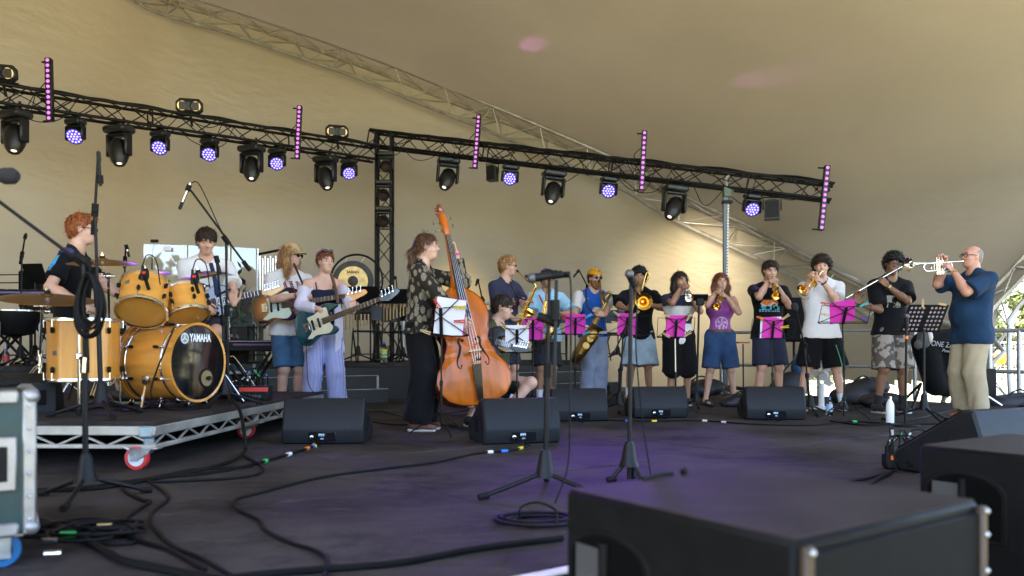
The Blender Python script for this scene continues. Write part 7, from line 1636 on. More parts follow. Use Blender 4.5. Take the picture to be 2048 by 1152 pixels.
music_stand('wire music stand with a pale post before the banded tee', 1352, 652, 8.7, pk, [(-.12,.12,'w',10),(.13,.10,'w',-60),(-.10,-.10,'w',30),(.13,-.09,'w',-35)], w=.40, h=.26, sw=.21, sh=.24, postm=mat('post_cream', (.55,.46,.32), .35, .5), tri=.3)
music_stand('wire music stand before the man in the skyline tee', 1546, 655, 8.6, [(pink,0,0,0),(paper,-.015,0,3)], [(-.15,.11,'o',20),(.12,.12,'w',-40),(.12,.01,'y',-8)], w=.46, h=.25, sw=.22, sh=.23, tri=.1)
music_stand('tall wire music stand between the white tee and the flautist', 1690, 626, 8.1, [(pink,0,.0,12)], [(-.23,.11,'r',15),(-.21,-.01,'w',10),(.17,.10,'t',-30),(.20,-.06,'v',25)], w=.50, h=.23, sw=.25, sh=.24, tilt=28, tri=1.2)
# solid orchestral desk with holes
c = P(1848, 637, 7.75); t = thing('orchestral_stand', V(c[0], 7.75, 0), 'black perforated music desk between the flautist and the man in navy', 'music stand')
Rm = rotz(R_(8))@rotx(R_(30)); dk = MB().box((0,0,0), (.42,.005,.30), None, .002).box((0,.03,-.15), (.42,.06,.004)).xf(c, Rm@rotz(0)).build('desk', blackmetal, t)
me = None
for i in range(9):
    for j in range(6):
        if i in (4,): continue
        MB().lathe([(0,.0),(.013,.0)], (0,0,0), (0,-1,0), 10).xf(c+Rm@V(-.17+.0425*i, -.0045, -.115+.046*j), Rm).build('perforation', mat('hole_light', (.30,.24,.26), .8), t)
rod('post', c-V(0,0,.1), V(c[0],7.75,.12), .012, blackmetal, t); tripod(t, V(c[0],7.75,0), .36, .22, .5)
for x, z, q in ((-.08,.17,70),(.13,.16,10)):
    g = thing('clothes_peg', c+Rm@V(x,-.01,z), 'wooden clothes peg on the perforated desk, '+('nearer the flautist' if x < 0 else 'nearer the man in navy'), 'clothes peg', 'clothes pegs on the music stands')
    for s_ in (-1,1): MB().box((0,0,s_*.006), (.09,.008,.007)).xf(c+Rm@V(x,-.01,z), Rm@roty(R_(q))).build('jaw', woodpeg, g)
# tall clamp stand, gadget stand
t = thing('clamp_stand', at(1393, 9.6), 'tall black stand with a small dark tablet clamp between the two girls', 'stand'); rod('pole', at(1393,9.6)+V(0,0,.08), P(1398,612,9.6), .013, blackmetal, t); tripod(t, at(1393,9.6), .22, .14)
MB().box(P(1400,602,9.58), (.09,.05,.11), None, .01).build('clamp', black, t); MB().box(P(1399,595,9.56), (.20,.02,.09), rotx(R_(35)), .006).build('tablet', black, t)
t = thing('gadget_stand', at(1487, 10.6), 'small stand with a pinkish tray behind the purple vest', 'stand'); rod('pole', at(1487,10.6)+V(0,0,.08), P(1486,688,10.6), .010, blackmetal, t); tripod(t, at(1487,10.6), .25, .14)
MB().box(P(1486,685,10.6), (.16,.10,.02), None, .005).build('tray', mat('tray_pink', (.42,.16,.12), .6), t)

# ---------------------------------------------------------------- monitors, subs, case
wedgem = mat('wedge_paint', (.0085,.0097,.012), .5, var=.18, scale=30, bump=.12, bscale=220, spec=.24); scuff(wedgem, (.05,.05,.052), .5, 6, .64, .70, (1,1,4)); grillem = mat('grille_steel', (.0035,.0036,.004), .7, 0, bump=.3, bscale=500, spec=.10)
m4lt = mat('plate_print', (.45,.60,.75), .5, var=.02)
def wedge(label, px, py, yaw, sc=1., Y=None):
    o = G(px, py) if Y is None else at(px, Y); t = thing('stage_monitor', o, label, 'stage monitor', 'wedge monitors on the stage floor'); Rm = rotz(R_(yaw)); w_ = .60*sc; h = .335*sc
    prof = [(.0,.012),(-.016,.105*sc),(-.012,.125*sc),(.062,h-.012),(.075,h),(.125,h),(.145,h-.008),(.50*sc,.115),(.50*sc,.06),(.46*sc,0),(.03,0)]
    R2 = Rm@np.array([[0,0,1.],[1,0,0],[0,1,0]])
    MB().prism(prof, -w_/2, w_/2, bev=.014).xf(o, R2).build('cabinet', wedgem, t, angle=30)
    MB().add([V(s_*(w_/2-.03), y, z) for s_ in (-1,1) for y, z in ((.150,h-.004),(.492*sc,.128),(.494*sc,.120),(.150,h-.014))], [(0,1,5,4),(0,4,7,3),(1,2,6,5)]).xf(o+Rm@V(0,.002,.004), Rm).build('grille', grillem, t)
    MB().box((0,-.0115,.060*sc), (.20,.008,.072), rotx(R_(8)), .003).xf(o, Rm).build('connector_plate', blackgloss, t)
    lt = text('M4', 'lettering', .034, m4lt, t, o+Rm@V(-.005,-.0185,.074*sc), Rm@V(1,0,0), Rm@V(0,.1,1), bold=.0010); lt = text('d&b', 'maker_print', .017, m4lt, t, o+Rm@V(.0,-.0165,.044*sc), Rm@V(1,0,0), Rm@V(0,.1,1))
    mb = MB().lathe([(.012,.0),(.014,.012),(.010,.014),(0,.012)], (-.075,-.015,.055*sc), (0,-1,0), 14); mb.xf(o, Rm).build('socket', silver, t)
    MB().tube(spline([o+Rm@V(-.075,-.03,.055*sc), o+Rm@V(-.06,-.07,.05), o+Rm@V(-.02,-.09,.012), o+Rm@V(.0,-.16,.008)], 5), .005, 6).build('plug_cable', cable, t)
    for s_ in (-1, 1):
        MB().prism([(.13,.10),(.16,.20),(.22,.215),(.25,.19),(.30,.16),(.26,.09),(.16,.08)], -.001, .003).xf((0,0,0), np.array([[0,0,1.],[1,0,0],[0,1,0]])).xf(V(s_*(w_/2+.0005),0,0), np.eye(3)).xf(o, Rm).build('handle_recess', rubber, t)
    return o, Rm
wedge('stage monitor in front of the two bass guitarists, beside the riser corner', 645, 889, 2); wedge('nearest stage monitor turned sideways at the foot of the double bass', 1046, 888, 17)
wedge('stage monitor in front of the bearded saxophonist', 1160, 843, 9, .95); wedge('stage monitor in front of the banded tee trumpeter', 1322, 836, 4, .95); wedge('stage monitor in front of the man in the skyline tee', 1552, 840, -6, .98)
wedge('large near stage monitor at the corner before the man in navy', 2052, 0, 25, 1.12, Y=4.32)
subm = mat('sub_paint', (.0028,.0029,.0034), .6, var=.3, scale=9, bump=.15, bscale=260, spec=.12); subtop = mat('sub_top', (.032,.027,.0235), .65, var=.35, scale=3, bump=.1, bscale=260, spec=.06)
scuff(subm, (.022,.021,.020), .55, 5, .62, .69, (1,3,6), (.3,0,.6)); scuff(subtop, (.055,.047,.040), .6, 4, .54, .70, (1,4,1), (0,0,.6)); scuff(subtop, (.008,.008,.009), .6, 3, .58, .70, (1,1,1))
def subwoofer(label, A, top, hgt=.66):
    A = V(*A, 0); t = thing('subwoofer', V(A[0], A[1], top-hgt), label, 'subwoofer', 'subwoofers in front of the stage'); wu, wv = .72, .69
    o = A-VV*wv/2+UU*wu/2; R3 = Ru
    MB().box((0,0,0), (wu, wv, hgt), None, .012).xf(o+V(0,0,top-hgt/2), R3).build('cabinet', subm, t)
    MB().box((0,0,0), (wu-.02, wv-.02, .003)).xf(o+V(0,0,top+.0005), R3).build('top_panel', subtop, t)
    MB().box((0,0,0), (wu-.06, .012, hgt-.05), None, .004).xf(o+V(0,0,top-hgt/2)-VV*(wv/2+.006), R3).build('grille', grillem, t)
    for q, s_ in ((-.15, 1), (.15, 1)) if hgt > .3 else ():
        for zz in (-.20,):
            pass
    for vv in (.20, -.03)[:1]:
        p = o-UU*(wu/2+.001)+VV*(vv-.02)+V(0,0,top-.19)
        hp = [(-.13,-.12),(.13,-.12),(.13,.03)]+[(.13*math.cos(a),.03+.07*math.sin(a)) for a in np.linspace(.25,math.pi-.25,9)]+[(-.13,.03)]
        Rh = np.stack([-VV, V(0,0,1), -UU], 1)
        MB().prism([(a*1.12, b*1.12) for a, b in hp], -.004, .004, bev=.003).xf(p, Rh).build('handle_frame', subm, t); MB().prism(hp, .003, .0055).xf(p, Rh).build('handle_recess', mat('recess_black', (.002,.002,.002), .8, spec=.05), t)
        MB().cone(p+Rh@V(0,-.11,.012), p+Rh@V(0,.085,.012), .014).build('handle_bar', subm, t); MB().box((-.06,-.02,.006), (.10,.17,.003)).xf(p, Rh).build('handle_plate', mat('recess_grey', (.04,.042,.045), .5), t)
    for a, b in ((-1,-1),(1,-1)):
        p = o+UU*a*(wu/2-.02)-VV*(wv/2+.012); MB().box((0,0,0), (.028,.018,hgt-.02), None, .004).xf(p+V(0,0,top-hgt/2), R3).build('rigging_strip', mat('rig_bronze', (.05,.035,.025), .45, .5), t)
        for z in (.02,.075,.16): MB().ell(p+V(0,0,top-z)-VV*.012, .007).build('rigging_pin', galv, t)
    return o
for A, nm in (((.137,2.07),'near the picture centre'),((1.54,3.03),'further along the stage edge')):
    subwoofer('blurred black subwoofer stacked on top of another, '+nm, A, .34); subwoofer('lower black subwoofer carrying the stack, '+nm, A, -.325)
t = thing('cable_bundle', V(.32,1.75,.34), 'thin black straps lying across the nearest subwoofer top', 'strap'); 
MB().tube(spline([V(.36,2.20,.346), V(.42,2.26,.349), V(.46,2.29,.346)], 5), .006, 6).tube([V(.49,2.30,.348), V(.50,2.31,.352)], .010, 8).build('strap', rubber, t)
# flight case
cg = mat('case_green', (.003,.026,.026), .5, var=.2, scale=12, bump=.1); cedge = mat('case_edge', (.27,.27,.275), .42, .6, var=.25, scale=14, bump=.06)
def flight_case(label, o, yaw, w_, d_, z0, z1, big=True):
    t = thing('flight_case', V(o[0], o[1], 0), label, 'flight case'); Rm = rotz(R_(yaw)); L = lambda x, y, z: V(o[0], o[1], 0)+Rm@V(x, y, z); h = z1-z0
    MB().box((0,0,0), (w_-.02, d_-.02, h-.02)).xf(L(-w_/2, d_/2, (z0+z1)/2), Rm).build('panel', cg, t)
    for x in (0, -w_):
        for y in (0, d_): MB().box((0,0,0), (.040,.040,h), None, .006).xf(L(x+(-.026 if x == 0 else .026), y+(.026 if y == 0 else -.026), (z0+z1)/2), Rm).build('edge_profile', cedge, t)
    for z in (z0+.02, z1-.02):
        for y in (.018, d_-.018): MB().box((0,0,0), (w_-.11,.04,.042), None, .006).xf(L(-w_/2, y, z), Rm).build('edge_profile', cedge, t)
        for x in (-.018, -w_+.018): MB().box((0,0,0), (.04,d_-.11,.042), None, .006).xf(L(x, d_/2, z), Rm).build('edge_profile', cedge, t)
    for x in (-.02, -w_+.02):
        for z in (z0+.02, z1-.02): MB().ell(L(x, .02, z), .024, None, 12).build('ball_corner', cedge, t)
    for i in range(6): MB().ell(L(-.026, -.003, z0+h*(i+.7)/6.4), .006, None, 8).build('rivet', galv, t)
    hx = -.16 if big else -w_/2; hz = z0+h*.50
    MB().box((0,0,0), (.20,.012,.17), None, .005).xf(L(hx, -.004, hz), Rm).build('handle_dish', cedge, t); MB().box((0,0,0), (.15,.006,.11), None, .002).xf(L(hx, -.011, hz), Rm).build('handle_recess', rubber, t)
    MB().box((0,0,0), (.12,.016,.035), None, .006).xf(L(hx-.01, -.016, hz-.005), Rm).build('handle', galv, t)
    if z0 > .05:
        for x in (-.10, -w_+.10):
            for y in (.10, d_-.10):
                c = sub(MB().box(L(x, y, z0-.008), (.12,.10,.012), Rm, .003).box(L(x, y-.032, z0-.045), (.05,.006,.075), Rm).box(L(x, y+.032, z0-.045), (.05,.006,.075), Rm).build('caster', galv, t), t)
                MB().lathe([(.030,-.017),(.052,-.017),(.056,-.01),(.056,.01),(.052,.017),(.030,.017)], L(x, y, .056), Rm@V(0,1,0), 22).build('tyre', mat('caster_blue', (.01,.13,.32), .4), c, origin=t['_o']); MB().lathe([(0,-.019),(.031,-.019),(.031,.019),(0,.019)], L(x, y, .056), Rm@V(0,1,0), 16).build('wheel', rubber, c, origin=t['_o'])
    return L
Lc = flight_case('green flight case on blue casters cut by the picture edge', V(-1.508, 2.55), 33, .80, .60, .115, .572)
t = thing('black_bag', Lc(-.3,.2,.575), 'crumpled black bag and cables on top of the near flight case', 'bag'); F = Field(Lc(-.35,.25,.6)-.35, Lc(-.35,.25,.6)+.35, .014)
F.add(('e', Lc(-.30,.25,.60), V(.20,.18,.085), np.eye(3)), .03); F.add(('e', Lc(-.16,.2,.585), V(.12,.10,.03), np.eye(3)), .04); F.wrinkle(.012, 30, 3); F.plane(V(0,0,.577), V(0,0,-1)); F.build('bag', rubber, t)
flight_case('green flight case standing behind the guitarist in white', P(512,690,9.9)*V(1,1,0)+V(0,0,0), 5, .62, .5, .40, 1.22, False)

# ---------------------------------------------------------------- clutter at the back
chairm = mat('chair_black', (.006,.006,.007), .45, var=.3)
def folding_chair(label):
    t = lthing('folding_chair', label, 'chair', 'black folding chairs at the back')
    MB().box((0,0,.45), (.40,.38,.025), None, .01).build('seat', chairm, t)
    n = 7; vs = [(x*.20, -.20+.03*(1-abs(x))+y, .62+z*.20+.02*(1-x*x)*z) for y in (0,.014) for z in (0,1) for x in np.linspace(-1,1,n)]
    fs = [(i,i+1,n+i+1,n+i)[::-1] for i in range(n-1)]+[(2*n+i,2*n+i+1,3*n+i+1,3*n+i) for i in range(n-1)]+[(i,2*n+i,2*n+i+1,i+1) for i in range(n-1)]+[(n+i,n+i+1,3*n+i+1,3*n+i) for i in range(n-1)]
    MB().add([(x,y,z) for x,y,z in vs], fs).build('backrest', chairm, t)
    for s_ in (-1,1):
        MB().tube([(s_*.205,-.20,.84),(s_*.21,-.17,.62),(s_*.21,.02,.40),(s_*.21,.24,.01)], .011, 7).build('frame', chairm, t); MB().tube([(s_*.19,.16,.44),(s_*.19,-.05,.28),(s_*.19,-.26,.01)], .011, 7).build('leg', chairm, t)
    for y, z in ((.18,.12),(-.2,.12)): MB().cone((-.20,y,z),(.20,y,z), .009).build('stretcher', chairm, t)
    return t
ch = None
for i, (px, Y, rz, lb) in enumerate(((487,9.6,170,'black folding chair behind the bass drum front head'),(452,9.7,150,'black folding chair half hidden by the guitarist in white'),(735,11.6,185,'black folding chair below the gong'),(812,11.9,160,'black folding chair just behind the ponytailed player'),(775,12.4,200,'black folding chair beside the tower truss'),(1108,12.9,175,'black folding chair between the light blue polo and the bearded man'),(1238,13.0,190,'black folding chair behind the trombonist'),(1000,12.6,180,'black folding chair behind the navy tee'),(60,9.5,175,'black folding chair behind the ride cymbal'))):
    o = ch if False else (folding_chair(lb) if ch is None else copy_tree(ch)); o['label'] = lb; ch = ch or o
    place(o, at(px, Y)+V(0,0,.52 if px not in (487,452) or True else 0), rotz(R_(rz)))
def desk_stand(label, cx, cy, Y, z0=.52, yaw=0, w_=.48, h_=.32):
    c = P(cx, cy, Y); t = thing('orchestral_stand', V(c[0], Y, z0), label, 'music stand', 'black desk stands at the back'); MB().box((0,0,0), (w_,.006,h_), None, .002).box((0,.03,-h_/2), (w_,.06,.005)).xf(c, rotz(R_(yaw))@rotx(R_(24))).build('desk', blackmetal, t)
    rod('post', c-V(0,0,.1), V(c[0],Y,z0+.1), .011, blackmetal, t); tripod(t, V(c[0],Y,z0), .30, .18, .7)
desk_stand('black flat music desk right under the gong', 716, 590, 11.2, w_=.60, h_=.26); desk_stand('black flat music desk behind the teal headstock', 797, 592, 11.7, w_=.5, h_=.22)
desk_stand('black flat music desk at the outer end behind the drummer', 70, 548, 9.6, yaw=-10, w_=.28, h_=.26); desk_stand('black flat music desk behind the trombonist', 1236, 600, 13.1, w_=.4, h_=.2)
# gong
c = P(706, 562, 12.3); t = thing('gong', V(c[0], c[1], .52), 'large gong with dark rim in a round black frame', 'gong'); gr_ = .315
gd = mat('gong_dark', (.035,.030,.027), .45, .6, var=.4); gb = mat('gong_gold', (.52,.36,.14), .42, .85, var=.3, scale=14, bump=.25, bscale=40); ga = nrm(V(.10,-1,0))
MB().lathe([(gr_*.97,-.05),(gr_,-.02),(gr_*.985,.0),(gr_*.72,.004)], c, ga, 48).build('rim', gd, t); MB().lathe([(gr_*.72,.005),(gr_*.25,.006)], c, ga, 48).build('face', gb, t); MB().lathe([(gr_*.25,.007),(gr_*.18,.012),(0,.014)], c, ga, 32).build('boss', gd, t)
text('SABIAN', 'lettering', .060, mat('gong_ink', (.01,.01,.01), .6), t, c+ga*.012+V(0,0,.135), nrm(np.cross(V(0,0,1),-ga)*-1)*-1 if False else nrm(np.cross(V(0,0,1), ga)), V(0,0,1), width=.95, bold=.0015)
cf = c+V(.05,.03,.01); ring = [cf+V(.40*math.sin(a), 0, .40*math.cos(a)) for a in np.linspace(-2.5, 2.5, 40)]; MB().tube(ring, .016, 8).build('frame_ring', blackmetal, t)
for s_ in (-1,1): e = ring[0 if s_ < 0 else -1]; rod('frame_leg', e, V(e[0]+s_*.06, e[1], .54), .016, blackmetal, t); rod('foot', V(e[0]+s_*.06, e[1]-.25, .54), V(e[0]+s_*.06, e[1]+.25, .54), .016, blackmetal, t); rod('cord', c+V(s_*.12,0,gr_*.9), cf+V(s_*.14,0,.375), .003, white, t, 5)
# chimes
t = thing('bar_chimes', P(672,640,11.5), 'row of hanging brass chime bars behind the redhead', 'chimes'); rod('beam', P(645,626,11.5), P(742,626,11.5), .012, blackmetal, t)
chb = mat('chime_bronze', (.30,.20,.10), .35, .9)
for i in range(13): p = P(648+i*7.4,628,11.5); rod('chime', p, p-V(0,0,.30-.012*i), .014, chb, t)
for x in (646,741): p = P(x,626,11.5); rod('post', p, V(p[0],p[1],.52), .012, blackmetal, t)
t = thing('tubular_bells', at(536,11.2), 'silver tubular bells in a frame behind the cap wearing bassist', 'tubular bells')
for i in range(9): p = P(520+i*5.2,512+(i%2)*5,11.2); rod('tube', p, V(p[0],p[1],p[2]-.85+.03*i), .014, chrome, t)
for x, y in ((514,509),(570,498)): p = P(x,y,11.2); rod('post', p, V(p[0],p[1],.52), .016, galv, t)
rod('beam', P(514,509,11.2), P(570,498,11.2), .018, blackmetal, t); rod('foot', V(P(514,0,11.2)[0],10.9,.55), V(P(514,0,11.2)[0],11.5,.55), .018, galv, t)
# clear screens
scr = bpy.data.materials.new('screen_acrylic'); scr.use_nodes = True; n = scr.node_tree.nodes; l = scr.node_tree.links; n.remove(n['Principled BSDF']); a_ = n.new('ShaderNodeBsdfTransparent'); g_ = n.new('ShaderNodeBsdfGlossy'); g_.inputs['Roughness'].default_value = .02; g_.inputs[0].default_value = (.6,.66,.75,1); mx = n.new('ShaderNodeMixShader'); mx.inputs[0].default_value = .13
l.new(a_.outputs[0], mx.inputs[1]); l.new(g_.outputs[0], mx.inputs[2]); l.new(mx.outputs[0], n['Material Output'].inputs[0])
t = thing('acrylic_screen', at(400, 9.3)+V(0,0,0), 'clear acrylic drum screen mirroring the sky behind the guitarist in white', 'drum screen')
for a, b, Ya, Yb in ((285,372,9.05,9.15),(373,458,9.15,9.3),(459,516,9.3,9.45)):
    z1 = .7+(700-489)/1600*9.1; o = V((P(a,0,Ya)[0]+P(b,0,Yb)[0])/2, (Ya+Yb)/2, 0); w_ = P(b,0,Yb)[0]-P(a,0,Ya)[0]; ang = math.atan2(Yb-Ya, w_)
    MB().box((0,0,0), (w_-.008,.008,1.15), None, .002).xf(o+V(0,0,z1-.575), rotz(ang)).build('panel', scr, t); rod('hinge', V(P(b,0,Yb)[0], Yb, z1-1.15), V(P(b,0,Yb)[0], Yb, z1), .006, silver, t)
MB().box(P(335,497,9.06)+V(0,-.012,0), (.09,.006,.05), None, .002).build('sticker', white, t)
for a in (300,420,505): rod('foot', V(P(a,0,9.2)[0], 9.0, .56), V(P(a,0,9.2)[0], 9.5, .56), .02, blackmetal, t); rod('upright', V(P(a,0,9.2)[0], 9.25, .56), V(P(a,0,9.2)[0], 9.25, 1.0), .012, blackmetal, t)
# trees behind the camera that the screen and the lacquer mirror
rs = np.random.RandomState(9); nl = 5000; c0 = np.stack([rs.uniform(-60, 60, nl), rs.uniform(-52, -46, nl), -1.05+9*rs.uniform(0, 1, nl)**.7], 1); a = rs.normal(size=(nl,3)); a /= np.linalg.norm(a,axis=1)[:,None]; b = np.cross(a, rs.normal(size=(nl,3))); b /= np.linalg.norm(b,axis=1)[:,None]; sz = rs.uniform(.4,.8,nl)[:,None]
me = qmesh('far_wood', np.stack([c0-a*sz, c0+b*sz*.6, c0+a*sz, c0-b*sz*.6],1).reshape(-1,3), np.arange(nl*4).reshape(-1,4)); me.materials.append(leaf1); tag(link('far_wood', me), 'line of green trees on the far side of the audience field', 'wood', kind='stuff')
# keyboard
def keyboard(label, px, py, Y, w_, z0, yaw=0, cat='keyboard'):
    c = P(px, py, Y); t = thing('keyboard', V(c[0], Y, z0), label, cat); Rm = rotz(R_(yaw))
    MB().box((0,0,0), (w_,.32,.11), None, .012).xf(c, Rm).build('case', black, t); MB().box((0,.05,.057), (w_*.94,.14,.008)).xf(c, Rm).build('white_keys', white, t)
    for i in range(int(w_*30)):
        if i % 7 in (2, 6): continue
        MB().box((-w_*.46+i/30*.94+.0, .07, .066), (.012,.09,.012)).xf(c, Rm).build('black_key', blackgloss, t)
    for s_ in (-1,1):
        for q in (-1,1): rod('stand_leg', c+Rm@V(q*w_*.32, s_*.14, -.06), V(*(c+Rm@V(-q*w_*.2, s_*.16, 0))[:2], z0+.02), .016, blackmetal, t)
    MB().box((w_*.1,-.162,.02), (w_*.5,.003,.02)).xf(c, Rm).build('display_strip', mat('strip_violet', (.10,.05,.25), .3), t)
keyboard('black stage keyboard behind the bass drum and the stage box', 498, 693, 8.9, .85, 0.0, 3); keyboard('black electric piano at the outer end behind the drums', 20, 590, 9.2, 1.2, .52, 12, 'electric piano')
t = thing('marimba', at(800,12.0)+V(0,0,.52), 'dark mallet keyboard behind the ponytailed player', 'mallet keyboard'); c = P(800,604,12.0)
for i in range(14): MB().box((0,0,0), (.034,.34-.006*i,.02), None, .004).xf(c+V(-.35+i*.05,0,.02), np.eye(3)).build('bar', mat('bar_wood', (.10,.045,.02), .4), t)
for i in range(14): rod('resonator', c+V(-.35+i*.05,0,0), c+V(-.35+i*.05,0,-.32+.014*i), .018, chb, t, 10)
for s_ in (-1,1): rod('leg', c+V(s_*.38,0,0), V(c[0]+s_*.38,12.0,.54), .02, blackmetal, t); rod('foot', V(c[0]+s_*.38,11.8,.54), V(c[0]+s_*.38,12.2,.54), .02, blackmetal, t)
MB().box(c, (.82,.05,.06), None, .01).build('front_rail', mat('rail_wood', (.20,.12,.05), .4), t)
# timpani / congas in the dark at the outer end
for px, py, Y, r, lb in ((30,625,8.95,.26,'dark round floor drum under the electric piano'),(128,640,9.4,.22,'dark drum bowl behind the floor tom')):
    c = P(px,py,Y); t = thing('percussion_drum', V(c[0],Y,.52), lb, 'drum', 'dark drums at the back'); MB().lathe([(0,.02),(r,.02),(r+.012,.01),(r+.008,-.02),(r*.95,-.10),(r*.7,-.24),(0,-.28)], c, n=30).build('bowl', black, t); MB().lathe([(r-.002,.022),(r+.014,.024),(r+.014,.008)], c, n=30).build('hoop', chrome, t)
    for a in (.4,2.5,4.6): rod('leg', c+V(r*.9*math.cos(a), r*.9*math.sin(a), -.05), V(c[0]+r*math.cos(a), Y+r*math.sin(a), .53), .014, galv, t)
t = thing('speaker_box', at(62,10.2)+V(0,0,.52), 'black practice speaker on a stand behind the drummer', 'speaker'); c = P(62,570,10.2); MB().box(c, (.22,.2,.36), None, .02).build('cabinet', black, t); rod('pole', c-V(0,0,.18), V(c[0],c[1],.54), .02, blackmetal, t); MB().box(c+V(0,-.102,0), (.19,.004,.32)).build('grille', grillem, t)
t = thing('equipment_rack', at(20,11.5)+V(0,0,.52), 'thin black horizontal bars of a rack behind the drummer', 'rack')
for y in (550,566): rod('bar', P(-20,y,11.5), P(150,y-2,11.5), .008, blackmetal, t)
for x in (-15,60,140): rod('upright', P(x,540,11.5), at(x,11.5)+V(0,0,.53), .010, blackmetal, t)
smallmic('thin microphone stand with a clamp above the electric piano', 40, 9.0, (44,510), (52,468), (50,475), z0=.52)
smallmic('thin silver microphone stand behind the drummer\'s crash cymbal', 245, 8.6, (250,520), (258,512), (252,490), kind='silver', z0=.0)
t = thing('phone_mount', P(309,486,9.4), 'phone holder on a thin pole above the acrylic screen', 'phone holder'); MB().box(P(309,482,9.4), (.09,.03,.035), None, .006).cone(P(309,488,9.4), P(305,500,9.4), .012).build('clamp', black, t); rod('pole', P(305,498,9.4), V(P(298,0,9.4)[0],9.4,.53), .007, blackmetal, t)
t = thing('potted_plant', P(478,575,9.0), 'dark green leafy plant beside the acrylic screen', 'plant'); mb = MB()
for i in range(60): 
    a = P(478,600,9.0)+V(random.uniform(-.10,.10), random.uniform(-.1,.1), random.uniform(-.25,.42)); d = nrm(np.random.normal(size=3)); e = np.cross(d, nrm(np.random.normal(size=3)))*.022; mb.add([a, a+d*.05+e, a+d*.11, a+d*.05-e], [(0,1,2,3)])
mb.build('leaves', mat('plant_leaf', (.02,.06,.02), .5, var=.4), t, smooth=False); rod('stem', P(478,640,9.0), P(478,540,9.0), .008, bark, t); MB().lathe([(0,0),(.10,0),(.13,.24),(.11,.24)], V(P(478,0,9.0)[0],9.0,.55), n=16).build('pot', black, t)
# bottles, fan, bags
petm = bpy.data.materials.new('clear_plastic'); petm.use_nodes = True; b = petm.node_tree.nodes['Principled BSDF']; b.inputs['Transmission Weight'].default_value = 1; b.inputs['Roughness'].default_value = .06; b.inputs['IOR'].default_value = 1.15; b.inputs['Base Color'].default_value = (.9,.95,1,1)
def bottle(label, c, h, r, body, cap, lab, lab2=None, z1=.45, z2=.75, steel=False):
    t = thing('water_bottle', c, label, 'bottle', 'bottles on the stage'); c = np.asarray(c, float)
    MB().lathe([(0,0),(r*.9,.0),(r,.01),(r,h*.68),(r*.85,h*.76),(r*.42,h*.88),(r*.38,h*.93)], c, n=18).build('bottle_body', body, t); MB().lathe([(r*.42,h*.91),(r*.42,h),(0,h)], c, n=14).build('cap', cap, t)
    if lab: MB().lathe([(r*1.01,h*z1*.55),(r*1.01,h*.62)], c, n=18).build('wrapper', lab, t)
    if lab2: MB().lathe([(r*1.015,h*.30),(r*1.015,h*.40)], c, n=18).build('wrapper_band', lab2, t)
bottle('tall clear bottle with blue cap and yellow label on the platform', V(P(768,0,11.25)[0],11.25,.522), .30, .045, petm, bluep, mat('label_yellow', (.62,.60,.08), .5), mat('label_teal', (.02,.4,.45), .5))
bottle('small clear bottle with a red label on the platform by the drums', V(P(12,0,9.1)[0],9.1,.522), .19, .036, petm, bluep, mat('label_red', (.5,.05,.06), .5))
bottle('small clear water bottle at the feet of the curly haired trumpeter', G(1659,831), .20, .033, petm, bluep, mat('label_blue', (.35,.5,.7), .5))
bottle('white steel flask standing before the flautist', G(1780,848), .26, .037, white, silver, None)
bottle('clear bottle behind the flautist\'s legs', at(1756,9.2), .20, .033, petm, bluep, mat('label_blue2', (.10,.25,.55), .5))
o = at(1643,9.55); t = thing('desk_fan', o, 'white round desk fan behind the legs of the curly haired trumpeter', 'fan'); MB().lathe([(0,.03),(.06,.03),(.13,.02),(.135,0)], o, n=24).build('fan_base', white, t); MB().tube([o+V(-.0,0,.02), o+V(0,.0,.20), o+V(0,0,.30)], [.035,.030,.03], 12).build('stem', white, t)
fc_ = o+V(.03,.02,.40); fa = nrm(V(.35,.9,.15)); MB().lathe([(0,-.10),(.05,-.10),(.06,-.06),(.06,.0),(0,.01)], fc_, fa, 18).build('motor', white, t)
x_, y_ = perp(fa); cage = MB()
for i in range(28): a = i*2*math.pi/28; d = x_*math.cos(a)+y_*math.sin(a); cage.tube([fc_+fa*.0+d*.05, fc_+fa*.0+d*.14, fc_+fa*.03+d*.185, fc_+fa*.08+d*.14, fc_+fa*.09+d*.03], .0018, 4)
for q in (.19,): cage.tube([fc_+fa*.035+(x_*math.cos(a)+y_*math.sin(a))*q for a in np.arange(32)*math.pi/16], .006, 6, closed=True)
cage.build('cage', white, t)
for i in range(3):
    a = i*2.09; d = x_*math.cos(a)+y_*math.sin(a); e = np.cross(fa, d); MB().add([fc_+fa*.04+d*.03, fc_+fa*.055+d*.10+e*.06, fc_+fa*.045+d*.165+e*.02, fc_+fa*.03+d*.15-e*.05], [(0,1,2,3)]).build('blade', white, t)
def heap(label, name, cat, c, r, m, seed, amp=.02):
    t = thing(name, V(c[0], c[1], 0), label, cat); r = np.asarray(r, float); F = Field(c-r-.12, c+r+.12, .018); rs = np.random.RandomState(seed)
    for i in range(5): F.add(('e', c+rs.uniform(-.4,.4,3)*r, r*rs.uniform(.5,.8), np.eye(3)), .05)
    F.wrinkle(amp, 18, seed); F.plane(V(0,0,c[2]-r[2]*.8), V(0,0,-1)); F.build('bag_body', m, t); MB().tube(spline([c+V(-r[0]*.5,-.05,r[2]*.5), c+V(0,-.08,r[2]*1.2), c+V(r[0]*.5,-.05,r[2]*.5)], 5), .012, 6).build('handle', m, t); return t
bagm = mat('bag_nylon', (.012,.013,.018), .6, var=.3, bump=.2); bagb = mat('bag_blue', (.03,.10,.26), .6)
